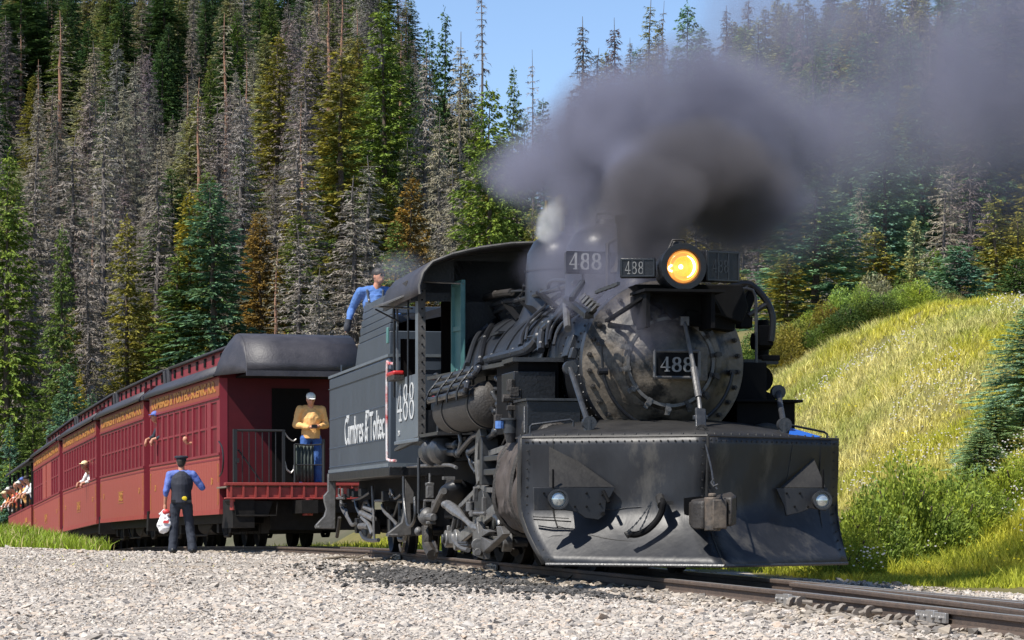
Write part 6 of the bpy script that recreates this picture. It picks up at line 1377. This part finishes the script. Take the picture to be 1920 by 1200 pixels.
for s, kw in ((21,dict(R=1.4,twig=.30,nb=4,step=.55,top=.8)),(22,dict(R=1.9,twig=.35,nb=4,step=.5))):
    V, Fc = dead_crown(s, **kw); BARE.append((np_mesh('crown', V, Fc, 'dead_twigs'), trunk_mesh('trunk', 17.3, .20, 'bark_grey', seed=s)))
V, Fc = spruce_crown(31, H=16, R=3.6, step=.30, nb=11, ragged=.35, size=.95, low=.02, dens=2.0); BUSHY = [(np_mesh('crown', V, Fc, 'needles'), trunk_mesh('trunk', 15, .3, 'bark', seed=5))]
red_trunk = trunk_mesh('trunk', 17.3, .24, 'bark_red', seed=9)

def plant_tree(kind, px, z, height, wid, col, label, group, name=None, var=None, sink=.15):
    label = ' '.join(label.split()[:16])
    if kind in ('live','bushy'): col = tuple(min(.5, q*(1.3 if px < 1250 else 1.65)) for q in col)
    src = {'live':LIVE,'dead':DEAD,'bare':BARE,'bushy':BUSHY,'red':BARE}[kind]; cr, tr = src[(var if var is not None else random.randrange(99)) % len(src)]
    x = (px-960)/F*z; g = float(ground_h(x, z)); base = 16.0 if kind in ('live','bushy') else 17.0
    root = empty(name or {'live':'spruce_tree','dead':'dead_spruce','bare':'bare_spruce','bushy':'young_spruce','red':'bare_spruce'}[kind], (x, z, g-sink), (random.uniform(-.02,.02), random.uniform(-.02,.02), random.uniform(0,6.28)))
    s = height/base; root.scale = (s*wid, s*wid, s); tag(root, label, 'tree', group)
    for me, nm in ((tr,'trunk'),(cr,'crown')):
        if kind == 'red' and nm == 'trunk': me = red_trunk
        o = link(bpy.data.objects.new(nm, me)); o.parent = root; o.color = (*col, 1)
    return root
def top_tree(kind, px, topy, z, wpx, col, label, **kw):
    x = (px-960)/F*z; g = float(ground_h(x, z)); hgt = CH+(960-topy)/F*z-g
    Rn = {'live':2.5,'dead':1.9,'bare':1.5,'bushy':3.3,'red':1.5}[kind]; base = 16.0 if kind in ('live','bushy') else 17.0
    wid = 1.5*(wpx/2/F*z)/(Rn*hgt/base*.92); return plant_tree(kind, px, z, hgt, max(.6, min(2.4, wid)), col, label, None, **kw)
GRN=(.085,.135,.034); BRT=(.115,.175,.034); DRK=(.050,.100,.040); BLU=(.085,.170,.115); OLV=(.170,.170,.038); BRN=(.175,.120,.034); YEL=(.24,.22,.034); GRY=(.24,.215,.195); GRL=(.30,.275,.25); TAN=(.29,.27,.20); DGR=(.165,.15,.145); GGR=(.20,.22,.12)
HERO = [
 ('live',402,332,185,150,BLU,'blue-green spruce with a full pointed crown, centred above the second coach'),
 ('live',358,350,187,95,YEL,'spruce with yellow-orange tip directly beside the blue-green spruce above the coaches'),
 ('live',330,470,186,100,GRN,'lower green spruce on the flank of the yellow-tipped one'),
 ('live',240,398,188,100,OLV,'olive spruce with browning top standing alone above the third coach'),
 ('live',492,392,192,70,BRN,'slim rusty-topped spruce above the rear hood of the nearest coach'),
 ('live',476,392,196,48,BRN,'thin rusty spruce half hidden by its twin above the nearest coach'),
 ('live',645,82,205,150,OLV,'tall dense olive spruce with brown patches rising above the fireman'),
 ('live',728,8,215,120,BRT,'tallest bright green spruce just inside the dark gap, left of the open sky'),
 ('live',700,150,222,90,DRK,'dark spruce in the shade behind the tall olive one'),
 ('live',760,322,182,88,BRN,'young spruce with rusty red needles above the front of the cab roof'),
 ('live',745,410,178,95,GRN,'small green spruce under the rusty young one by the cab roof'),
 ('bushy',925,152,175,140,BRT,'big bushy sunlit green spruce standing over the steam dome side of the cab roof'),
 ('live',968,250,182,80,GRN,'green spruce leaning out of the bushy sunlit one toward the smoke'),
 ('dead',788,88,215,92,GRL,'pale grey dead spruce with drooping twigs between two green spruces near the skyline'),
 ('dead',818,215,205,80,TAN,'tan dead spruce below the skyline firs'),
 ('dead',862,60,220,75,TAN,'tall tan dead spruce directly behind the bushy sunlit one'),
 ('live',838,12,262,66,DRK,'narrow dark spruce whose tip is the first against the sky'),
 ('live',806,44,258,50,DRK,'very slim bluish spruce on the skyline'),
 ('bare',909,-40,240,60,DGR,'dead spar taller than everything at the edge of the sky'),
 ('live',880,110,262,70,GGR,'grey-green spruce on the skyline under the tall spar'),
 ('live',958,122,270,46,GRN,'small pointed spruce at the end of the left skyline'),
 ('bare',1001,100,235,44,GRY,'isolated thin dead spar in the sky gap'),
 ('live',1022,182,300,60,BLU,'little pale spruce low in the sky gap'),
 ('live',985,205,305,46,GRN,'tiny spruce at the bottom of the sky gap'),
 ('live',1060,275,310,50,BLU,'tiny far spruce partly behind the smoke edge'),
 ('dead',1097,32,230,78,DGR,'dark dead spruce with spread twigs standing alone left of the smoke top'),
 ('dead',1156,34,235,62,(.11,.07,.06),'reddish-brown dead spruce on the right skyline'),
 ('dead',1210,-10,238,66,OLV,'half-green dying spruce leaving the frame above the smoke'),
 ('bare',1234,5,240,40,DGR,'thin bare spar beside the dying spruce at the top edge'),
 ('live',1287,0,232,84,BLU,'dark blue-green spruce at the top edge above the smoke'),
 ('dead',1340,110,240,70,DGR,'grey dead spruce dim inside the smoke'),
 ('bare',1372,170,245,50,DGR,'bare spar dim inside the smoke'),
 ('live',1630,52,215,90,DRK,'tall dark spruce tip showing through the upper smoke'),
 ('live',1686,44,220,84,DRK,'second tall dark tip showing through the upper smoke'),
 ('bare',1748,20,222,46,DGR,'bare spar showing through the upper smoke'),
 ('live',1810,40,200,90,DRK,'dark spruce in thin smoke near the upper corner'),
 ('live',1880,-60,190,170,DRK,'massive dark spruce filling the upper corner behind the smoke'),
 ('bare',1420,120,225,40,DGR,'slender spar seen through brown smoke'),
 ('bare',1530,60,225,40,DGR,'pale spar seen through the middle of the smoke'),
 ('live',1530,330,96,185,BLU,'large blue-green spruce at the top of the meadow behind the headlight boards'),
 ('live',1475,468,90,120,OLV,'sunlit olive spruce next to the large blue-green one'),
 ('live',1440,560,100,80,GRN,'small spruce at the left foot of the meadow'),
 ('live',1640,420,98,120,OLV,'olive spruce above the middle of the meadow'),
 ('live',1712,400,124,80,GGR,'narrow grey-green spruce above the meadow'),
 ('bushy',1800,445,92,190,BLU,'broad pale green young spruce above the top of the meadow'),
 ('live',1690,500,90,80,GRN,'low green spruce beside the pale young one'),
 ('live',1868,360,96,130,OLV,'yellowish spruce near the right edge above the meadow'),
 ('live',1590,470,116,90,GRN,'low dark spruce right of the large blue-green one'),
 ('bushy',1905,470,76,110,DRK,'dusky spruce at the right edge over the meadow crest'),
 ('live',1420,500,150,90,GGR,'grey-green spruce just right of the number board'),
 ('dead',1390,380,150,90,GRY,'grey dead spruce right of the smokestack'),
 ('red',1480,380,152,70,TAN,'dead spruce with a pale trunk behind the headlight'),
 ('live',10,278,178,120,BRT,'bright green spruce cut by the left edge'),
 ('live',112,415,176,75,GRN,'dark green spruce among grey dead ones near the left edge'),
 ('live',128,672,150,70,BLU,'small blue-green spruce right above the far coaches'),
 ('live',170,730,152,55,BLU,'smaller blue-green spruce above the far coaches'),
 ('live',152,690,156,50,YEL,'little yellow spruce between two blue-green ones'),
 ('live',60,745,140,60,GRN,'little green spruce near the far end of the train'),
 ('live',20,780,140,56,BLU,'blue-green sapling over the open car'),
 ('live',40,-30,330,120,DRK,'dark spruce filling the upper left corner'),
 ('live',90,-10,335,90,DRK,'dark spruce next to the corner one at the upper left'),
 ('live',232,0,330,100,DRK,'dark spruce at the top edge left of the grey band'),
 ('live',312,-20,335,110,DRK,'very dark spruce in shade at the top edge'),
 ('live',520,60,250,95,OLV,'olive spruce with bare lower branches under the top edge'),
 ('red',512,470,178,56,TAN,'snapped spruce with reddish bare trunk above the nearest coach roof'),
 ('red',428,30,255,60,TAN,'tall dead spruce with yellow-red trunk lit by the sun'),
 ('red',372,150,235,56,TAN,'dead spruce with dark red trunk in the grey stand'),
 ('dead',560,250,200,120,GRL,'dead spruce with long pale curved branches'),
 ('dead',665,330,186,120,GRL,'pale grey leafless spruce behind the shoulder of the fireman'),
 ('dead',60,300,200,130,GRY,'wide grey dead spruce near the left edge'),
 ('dead',130,250,215,110,GRY,'grey dead spruce with mauve twigs'),
 ('dead',190,190,225,100,GRL,'pale dead spruce in the middle of the grey stand'),
 ('dead',290,300,205,100,GRY,'dead spruce just behind the blue-green one'),
 ('dead',60,520,180,110,GRL,'light grey dead spruce low near the left edge'),
 ('dead',170,480,184,90,GRY,'thin grey dead spruce left of the olive one'),
 ('dead',560,430,182,90,GRL,'twiggy dead spruce right of the rusty ones'),
 ('dead',600,500,176,80,GRL,'bleached dead spruce behind the coach roof'),
 ('dead',860,330,180,80,TAN,'tan dead spruce in front of the bushy sunlit one'),
 ('live',1000,380,172,70,OLV,'small olive spruce next to the steam dome'),
]
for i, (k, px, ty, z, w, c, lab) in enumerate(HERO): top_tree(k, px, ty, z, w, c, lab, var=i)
rng = random.Random(42)
NICK = []
for (k, px, ty, z, w, c, lab) in HERO:
    ws = lab.split(',')[0].split(); cut = len(ws)
    for i_, q in enumerate(ws):
        if i_ >= 3 and q in ('above','behind','beside','directly','next','near','under','between','standing','on','at','in','inside','rising','right','left','just','leaning','leaving','taller','whose','cut','low','over','among','of','below','filling','through','lit','half','dim','seen','showing','partly','whose','that','bare'): cut = i_; break
    NICK.append((px, ty+90, ' '.join(ws[:min(cut, 8)])))
def fill_label(kind, col, px, z, h):
    g = float(ground_h((px-960)/F*z, z)); py = 960-F*(g+h*.6-CH)/z
    n = min(NICK, key=lambda q: math.hypot(q[0]-px, (q[1]-py)*.7)); dx, dy = px-n[0], py-n[1]
    rel = 'just above the top of' if dy < -60 and abs(dy) > abs(dx) else 'downhill from' if dy > 60 and abs(dy) > abs(dx) else ('left of' if dx < 0 else 'right of')
    lum = sum(col)/3; tone = ('dark' if lum < .05 else 'mid-green' if lum < .095 else 'yellowish') if kind == 'live' else ('dark grey' if lum < .19 else 'grey' if lum < .30 else 'pale')
    size = 'small' if h < 10 else 'medium' if h < 13 else 'tall' if h < 15.5 else 'very tall'
    return f"{size} {tone} {'spruce' if kind == 'live' else 'dead spruce'} {rel} the {n[2]}"
def jit(c, v=.18): f = 1+rng.uniform(-v, v); return tuple(max(.004, q*f*(1+rng.uniform(-.08,.08))) for q in c)
cnt = 0
z = 196.0
while z < 440:
    x0, x1 = (-60-960)/F*z, (1005-960)/F*z; x = x0+rng.uniform(0,4)
    while x < x1:
        px = 960+F*x/z; zz = z+rng.uniform(-3.5,3.5); up = (z-190)/200
        pl = .22
        if px < 620: pl = .80 if up > .66 else (.24 if up > .18 else .38)
        elif px < 1010: pl = .50
        live = rng.random() < pl; h = rng.uniform(11.5,17.5)*(1-.1*up)
        where = ('high on the shaded hillside' if up > .6 else 'halfway up the hillside' if up > .25 else 'low on the hillside behind the coaches') + (' at the far left' if px < 330 else '' if px < 640 else ' near the sky gap')
        if live:
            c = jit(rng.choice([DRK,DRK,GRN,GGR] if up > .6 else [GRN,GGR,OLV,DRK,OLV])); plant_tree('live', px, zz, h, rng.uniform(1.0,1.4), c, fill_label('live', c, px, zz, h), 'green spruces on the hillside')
        else:
            c = jit(rng.choice([GRY,GRL,GRY,TAN,DGR])); k = 'dead' if rng.random() < .88 else 'red'; plant_tree(k, px, zz, h*1.02, rng.uniform(1.1,1.75), c, fill_label('dead', c, px, zz, h), 'dead spruces on the hillside')
        cnt += 1; x += rng.uniform(4.4,7.0)
    z += 7.6+up*3
z = 128.0
while z < 345:
    x0, x1 = (1040-960)/F*z, (2010-960)/F*z; x = x0+rng.uniform(0,4)
    while x < x1:
        px = 960+F*x/z; zz = z+rng.uniform(-3,3)
        if z > 200 and px < 1300 and rng.random() < .45: x += 5; continue
        live = rng.random() < .66; h = rng.uniform(12,18) if z > 165 else rng.uniform(7,12)
        where = 'behind the smoke' if z > 190 else 'behind the meadow'
        if live: plant_tree('live', px, zz, h, rng.uniform(1.0,1.45), (c := jit(rng.choice([OLV,GRN,BLU,GGR]))), fill_label('live', c, px, zz, h), 'green spruces on the right slope')
        else: plant_tree('dead', px, zz, h, rng.uniform(1.1,1.7), (c := jit(rng.choice([GRY,DGR,TAN]))), fill_label('dead', c, px, zz, h), 'dead spruces on the right slope')
        cnt += 1; x += rng.uniform(3.6,5.6)
    z += 7.5
print('fill trees', cnt)

# near blue spruce at the right edge, shrubs and weeds on the bank
top_tree('bushy', 1936, 550, 46.5, 200, (.17,.28,.20), 'nearest blue spruce whose boughs reach in from the right edge')
for (px, z, h, w, c, lab, k) in ((1866,45.0,1.25,2.8,(.17,.28,.20),'knee-high blue spruce seedling at the foot of the nearest blue spruce','bushy'),(1838,43.5,.85,3.0,(.17,.28,.20),'lone blue spruce seedling among the weeds','bushy')):
    plant_tree(k, px, z, h, w, c, lab, None, sink=.05)
def bush_mesh(seed, n, rx, ry, rz, ls, upw=.3):
    rng_ = np.random.default_rng(seed); d = norm(rng_.normal(0,1,(n,3))); r = rng_.uniform(.25,1,n)**.5; P = d*r[:,None]*[rx,ry,rz]; P[:,2] = np.abs(P[:,2]); lump = 1+.25*np.sin(P[:,0]*5+seed)*np.cos(P[:,1]*6); P *= lump[:,None]
    D = norm(d+rng_.normal(0,.6,(n,3))+[0,0,upw]); S = norm(np.cross(D, rng_.normal(0,1,(n,3)))); L_ = rng_.uniform(.6,1.3,n)[:,None]*ls
    V = np.stack([P, P+D*L_*.5+S*L_*.22, P+D*L_, P+D*L_*.5-S*L_*.22],1).reshape(-1,3); i = (np.arange(n)*4)[:,None]; return V, np.concatenate([i+[0,1,2], i+[0,2,3]],0)
BM = []
for s in range(3): V, Fc = bush_mesh(s, 6500, .75, .6, .85, .062, 1.1); BM.append(np_mesh('foliage', V, Fc, 'leaves'))
def shrub(px, py, z, sx, sz, col, lab, var=0, grp=None):
    x = (px-960)/F*z; g = float(ground_h(x, z)); r = empty('shrub', (x, z, g-.05), (0,0,rng.uniform(0,6))); tag(r, lab, 'shrub', grp); o = link(bpy.data.objects.new('foliage', BM[var%3])); o.parent = r; o.scale = (sx,sx,sz); o.color = (*col,1)
    mb = MB()
    for i in range(5): a = i*1.26; mb.tube([(0,0,0),(.12*math.cos(a)*sx,.12*math.sin(a)*sx,.3*sz),(.35*math.cos(a)*sx,.35*math.sin(a)*sx,.7*sz)],.012,5)
    q = mb.build('stems', 'bark', r)
WEED=(.26,.35,.06); WD2=(.20,.29,.06)
SH = [(1592,35.6,.80,.75,WEED,'leafy weeds at the edge of the plow'),(1640,37.0,.95,1.15,WD2,'pointed weed clump in the middle of the bank foot'),(1690,38.2,.9,1.55,WEED,'tallest green weed clump on the bank foot'),(1740,38.4,1.0,1.15,WD2,'rounded weed clump right of the tallest one'),(1800,38.8,1.0,1.0,WEED,'lower weed clump near the seedlings'),(1855,39.6,.8,.75,WD2,'low weeds below the blue spruce'),
      (1615,38.8,1.0,1.15,WEED,'weeds behind the edge clump'),(1665,40.4,1.1,1.2,WD2,'weeds behind the pointed clump'),(1725,41.0,1.2,1.25,WEED,'weeds behind the tallest clump'),(1785,41.0,1.1,1.1,WD2,'weeds behind the lower clump'),(1575,35.0,.4,.45,WEED,'small weed tuft by the plow corner'),(1905,41.0,.9,.8,WEED,'weeds at the right edge under the blue spruce')]
for i, (px, z, sx, sz, c, lab) in enumerate(SH): shrub(px, 0, z, sx, sz, c, lab, i)
for i in range(26):
    px = 1440+i*20; shrub(px, 0, 63.5+1.2*math.sin(i*2.1), rng.uniform(.6,1.2), rng.uniform(.5,1.1), jit(rng.choice([OLV,GGR,GRN,GRN,WD2]),.25), ['low','rounded','ragged','tall'][i%4]+' scrubby bush on the meadow crest '+('behind the pump of the locomotive' if px < 1500 else 'below the large blue-green spruce' if px < 1600 else 'below the olive spruce' if px < 1700 else 'below the pale green young spruce' if px < 1830 else 'next to the dusky spruce'), i, 'bushes along the crest of the meadow')

# ---- grass
def blades(name, X, Y, H_, W_, C, lean=.35, kind='stuff'):
    n = len(X); r = np.random.default_rng(5); Z = ground_h(X, Y)-.02; az = r.uniform(0,6.283,n); sd = np.stack([np.cos(az),np.sin(az),0*az],-1); ln = np.stack([r.normal(0,lean,n),r.normal(0,lean,n),0*az],-1)
    P = np.stack([X,Y,Z],-1); H_ = H_[:,None]; W_ = W_[:,None]; up = np.array([0,0,1.0])
    V = np.stack([P-sd*W_/2, P+sd*W_/2, P+up*H_*.55+ln*H_*.35+sd*W_*.36, P+up*H_*.55+ln*H_*.35-sd*W_*.36, P+up*H_*.92+ln*H_*1.0],1).reshape(-1,3); i = (np.arange(n)*5)[:,None]
    me = np_mesh(name, V, np.concatenate([i+[0,1,2],i+[0,2,3],i+[3,2,4]],0), 'grass_blades')
    a = me.color_attributes.new('col','FLOAT_COLOR','POINT'); cc = np.ones((n,5,4)); cc[:,:,:3] = C[:,None,:]; a.data.foreach_set('color', cc.astype(np.float32).reshape(-1))
    o = link(bpy.data.objects.new(name, me)); tag(o, kind=kind); return o
r = np.random.default_rng(8)
nt = 11000; z = np.sqrt(r.uniform(31**2, 70**2, nt)); px = r.uniform(1380, 2060, nt); X = (px-960)/F*z; tf_ = r.uniform(-1, 1, nt); per = 26
sp__ = np.repeat(r.uniform(.05,.17,nt), per); a_ = r.uniform(0,6.283,nt*per); q_ = np.sqrt(r.random(nt*per)); X = np.repeat(X, per)+sp__*q_*np.cos(a_); z = np.repeat(z, per)+sp__*q_*np.sin(a_)*1.6; tf_ = np.repeat(tf_, per); th_ = np.repeat(r.uniform(.65,1.5,nt), per); n = nt*per; D = (X-xc(z))*.97; k = D > 3.1+.35*r.random(n); X, Z_ = X[k], z[k]; D = D[k]; tf_ = tf_[k]; th_ = th_[k]
straw = np.array([.84,.74,.36]); yg = np.array([.60,.56,.07]); gr = np.array([.24,.34,.035]); dk = np.array([.065,.12,.02])
p1_ = np.clip(.62+1.1*snoise(X, Z_, .55, 2)+.38*tf_+.12*r.normal(0,1,len(X)), 0, 1); hi = sst(40, 48, Z_)
p1_ = p1_*(.35+.50*sst(42, 54, Z_)); C = yg[None]*(1-p1_[:,None])+(straw[None]*hi[:,None]+ (gr*1.0+yg*.5)[None]*(1-hi[:,None])*.8)*p1_[:,None]
gmix = np.clip(.33-.9*snoise(X, Z_, .9, 9)-.35*tf_**3+.1*r.normal(0,1,len(X)), 0, 1)[:,None]; C = C*(1-.55*gmix)+gr[None]*.55*gmix; C *= r.uniform(.7,1.25,(len(X),1))
Hh = th_*r.uniform(.06,.21,len(X))*(1+.5*(snoise(X, Z_, .8, 5)))*np.where(D < 4.6, .6, 1); blades('grass', X, Z_, Hh, r.uniform(.010,.024,len(X)), C)
# grass behind the train and on the left mound
n = 26000; z = r.uniform(40, 75, n); dd = r.uniform(3.0, 12, n); X = xc(z)+dd; k = (X/z*F+960 < 1400); X, z = X[k], z[k]; C = (yg*.6+gr*.5)[None]*r.uniform(.7,1.3,(len(X),1)); blades('meadow_grass', X, z, r.uniform(.15,.4,len(X)), r.uniform(.02,.05,len(X)), C)
n = 26000; a = r.uniform(0,6.283,n); q = np.sqrt(r.random(n)); X = -13.2+6.2*q*np.cos(a); Y = 66.5+8.2*q*np.sin(a); dd = (X-xc(Y))*.97; k = dd < -1.9; X, Y = X[k], Y[k]; C = (gr*1.15)[None]*r.uniform(.6,1.3,(len(X),1)); st = r.random(len(X)) < .12; C[st] = straw*.8; blades('mound_grass', X, Y, r.uniform(.10,.42,len(X)), r.uniform(.015,.04,len(X)), C)
n = 2600; X, Y = scatter_pts(n, 34, 52); k = ((X-xc(Y)) < -1.6) & (snoise(X*.45, Y*1.6, .8, 6) > .22); X, Y = X[k], Y[k]; C = (yg*.7+straw*.3)[None]*r.uniform(.7,1.2,(len(X),1)); blades('yard_weeds', X, Y, r.uniform(.02,.07,len(X)), r.uniform(.01,.03,len(X)), C)
# small flowers
def flowers(name, n, col, rough, cond, s0, s1):
    z = np.sqrt(r.uniform(33**2, 57**2, n)); px = r.uniform(1470, 1960, n); X = (px-960)/F*z; D = (X-xc(z))*.97; k = (D > 3.6) & cond(X, z); X, z = X[k], z[k]; n = len(X); P = np.stack([X, z, ground_h(X, z)+r.uniform(.15,.42,n)],-1); s = r.uniform(s0,s1,n)[:,None]
    V = []; 
    for i in range(5): a = i*1.2566; V.append(P+np.array([math.cos(a), -.35, math.sin(a)*.6+.1])*s)
    V = np.stack(V,1).reshape(-1,3); i = (np.arange(n)*5)[:,None]; mat(name+'_petal', col, .7); me = np_mesh(name, V, np.concatenate([i+[0,1,2],i+[0,2,3],i+[0,3,4]],0), name+'_petal'); tag(link(bpy.data.objects.new(name, me)), kind='stuff')
flowers('white_flowers', 6000, (.75,.70,.68), .7, lambda x, z: (snoise(x*1.3, z*.8, .9, 12) > .25), .009, .020)
flowers('yellow_flowers', 700, (.85,.70,.03), .7, lambda x, z: (snoise(x*1.1, z*1.5, 1.2, 7) > .25), .012, .024)

# ================================================================== SMOKE AND STEAM (real volume grids)
def vol_mat(name, col, dens, aniso=.2):
    m = bpy.data.materials.new(name); m.use_nodes = True; N = m.node_tree.nodes; L = m.node_tree.links; N.clear()
    v = N.new('ShaderNodeVolumePrincipled'); v.inputs['Color'].default_value = (*col, 1); v.inputs['Density'].default_value = dens; v.inputs['Anisotropy'].default_value = aniso
    o = N.new('ShaderNodeOutputMaterial'); L.new(v.outputs[0], o.inputs['Volume']); return m
def volume(name, blobs, lo, hi, res, m, nscale=.55, namp=1.0, base=.0, detail=5, label=None, dist=.6, sharp=0):
    me = bpy.data.meshes.new(name); o = link(bpy.data.objects.new(name, me)); me.materials.append(m)
    ng = bpy.data.node_groups.new(name, 'GeometryNodeTree'); ng.interface.new_socket('Geometry', in_out='INPUT', socket_type='NodeSocketGeometry'); ng.interface.new_socket('Geometry', in_out='OUTPUT', socket_type='NodeSocketGeometry')
    N = ng.nodes; L = ng.links; N.new('NodeGroupInput'); go = N.new('NodeGroupOutput'); ps = N.new('GeometryNodeInputPosition')
    def math_(op, a, b=None, clamp=False):
        n = N.new('ShaderNodeMath'); n.operation = op; n.use_clamp = clamp
        for i, v in enumerate((a, b)):
            if v is None: continue
            if isinstance(v, (int, float)): n.inputs[i].default_value = v
            else: L.new(v, n.inputs[i])
        return n.outputs[0]
    # warp the lookup a little so that the billows are not ellipsoids
    wz = N.new('ShaderNodeTexNoise'); wz.inputs['Scale'].default_value = .45; wz.inputs['Detail'].default_value = 3; L.new(ps.outputs[0], wz.inputs['Vector'])
    w1 = N.new('ShaderNodeVectorMath'); w1.operation = 'SUBTRACT'; L.new(wz.outputs['Color'], w1.inputs[0]); w1.inputs[1].default_value = (.5,.5,.5)
    w2 = N.new('ShaderNodeVectorMath'); w2.operation = 'SCALE'; L.new(w1.outputs[0], w2.inputs[0]); w2.inputs['Scale'].default_value = dist*3
    w3 = N.new('ShaderNodeVectorMath'); w3.operation = 'ADD'; L.new(ps.outputs[0], w3.inputs[0]); L.new(w2.outputs[0], w3.inputs[1])
    tot = None
    for (c, r_, d) in blobs:
        s = N.new('ShaderNodeVectorMath'); s.operation = 'SUBTRACT'; L.new(w3.outputs[0], s.inputs[0]); s.inputs[1].default_value = c
        q = N.new('ShaderNodeVectorMath'); q.operation = 'DIVIDE'; L.new(s.outputs[0], q.inputs[0]); q.inputs[1].default_value = r_
        l = N.new('ShaderNodeVectorMath'); l.operation = 'LENGTH'; L.new(q.outputs[0], l.inputs[0])
        f = math_('SUBTRACT', 1.0, l.outputs['Value'], True); f = math_('MULTIPLY', math_('SMOOTH_MIN', math_('MULTIPLY', f, 1.7), 1.0), d) if False else math_('MULTIPLY', math_('MINIMUM', math_('MULTIPLY', f, 1.6), 1.0), d)
        tot = f if tot is None else math_('ADD', tot, f)
    nz = N.new('ShaderNodeTexNoise'); nz.inputs['Scale'].default_value = nscale; nz.inputs['Detail'].default_value = detail; nz.inputs['Roughness'].default_value = .58; L.new(ps.outputs[0], nz.inputs['Vector'])
    k = math_('MULTIPLY', math_('SUBTRACT', nz.outputs['Fac'], .5), 5.0*namp); k = math_('ADD', k, 1.0+base); k = math_('MAXIMUM', k, .06)
    d = math_('MULTIPLY', tot, k)
    if sharp:
        nz2 = N.new('ShaderNodeTexNoise'); nz2.inputs['Scale'].default_value = nscale*2.1; nz2.inputs['Detail'].default_value = 6; nz2.inputs['Roughness'].default_value = .62; L.new(w3.outputs[0], nz2.inputs['Vector'])
        er = math_('MULTIPLY', math_('ABSOLUTE', math_('SUBTRACT', nz2.outputs['Fac'], .5)), sharp*5)
        d = math_('MAXIMUM', math_('SUBTRACT', d, math_('MULTIPLY', er, math_('MINIMUM', math_('ADD', tot, .1), 1.0))), 0.0)
    vc = N.new('GeometryNodeVolumeCube'); L.new(d, vc.inputs['Density']); vc.inputs['Min'].default_value = lo; vc.inputs['Max'].default_value = hi
    for ax, rr in zip('XYZ', res): vc.inputs['Resolution '+ax].default_value = rr
    sm = N.new('GeometryNodeSetMaterial'); sm.inputs['Material'].default_value = m; L.new(vc.outputs[0], sm.inputs['Geometry']); L.new(sm.outputs[0], go.inputs[0])
    md = o.modifiers.new('vol', 'NODES'); md.node_group = ng; tag(o, label, kind='stuff'); return o
def S(px, py, z, rx, rz, ry, d): return ((px-960)/F*z, z, CH+(960-py)/F*z), (rx/F*z, ry, rz/F*z), d
SMK = [
 S(1245,340,30.6,110,95,.9,2.0), S(1330,330,31.4,170,140,1.4,2.1), S(1260,215,31.8,180,120,1.4,1.3),
 S(1110,290,33.3,190,140,1.5,1.5), S(1035,290,33.9,125,100,1.0,1.6), S(1140,370,32.6,140,90,.9,1.4), S(1185,215,32.6,180,115,1.4,1.2), S(1390,380,31.6,130,105,1.1,1.2), S(1400,240,32,170,150,1.5,.9),
 S(1330,130,32,140,80,1.4,.55), S(1490,250,33,240,180,1.9,.45), S(1480,60,33.5,220,90,1.9,.30), S(1640,230,34,280,190,2.3,.26), S(1790,160,35,290,220,2.5,.28), S(1920,140,35,250,270,2.5,.36), S(1880,350,35.5,210,150,2.3,.14), S(1660,60,34.5,240,100,2.1,.12), S(1560,400,34,190,100,2.0,.10),
 S(1120,440,31.6,120,65,.8,1.2), S(1090,500,31.0,130,70,.8,.75), S(1190,490,29.8,110,80,.7,1.0), S(1140,560,29.3,120,60,.6,.8), S(1205,600,28.5,90,70,.35,.7), S(1230,520,29.5,70,70,.5,.8),
]
m_sm = vol_mat('coal_smoke', (.35,.355,.455), 1.5, .1)
volume('smoke', SMK, (-1.2, 27.6, 2.2), (9.6, 39.5, 9.4), (200, 140, 150), m_sm, .8, 1.05, .12, sharp=.7)
DKS = [S(1234,440,29.5,82,110,.6,5.0), S(1238,370,29.5,110,85,.8,4.5), S(1310,330,30.2,130,110,1.1,3.0), S(1380,370,30.6,110,90,1.0,2.2), S(1190,420,29.8,90,60,.7,1.6)]
volume('stack_smoke', DKS, (.2,28.0,2.9), (4.2,32.2,6.4), (90,90,90), vol_mat('soot_smoke', (.20,.19,.205), 1.15, .1), 1.1, 1.05, .1, sharp=.5, dist=.4)
STM = [S(1032,414,32.6,30,44,.30,3.6), S(1040,386,32.6,24,28,.22,1.4), S(1022,432,32.6,20,20,.16,4.0)]
m_st = vol_mat('white_steam', (.99,.99,.99), 2.5, .3)
volume('steam', STM, (-.2,32.0,3.3), (1.1,33.2,4.9), (50,46,64), m_st, 3.2, 1.2, .0, dist=.22)
T2 = [S(755,510,38.0,60,36,.5,.30), S(690,580,39.8,60,40,.5,.08), S(745,590,39.0,40,40,.4,.14)]
volume('cab_smoke', T2, (-3.2,37.2,2.6), (-.6,41.0,4.9), (60,60,50), vol_mat('thin_smoke', (.75,.78,.85), 1.0, .2), 1.6, .9, .0, dist=.25)
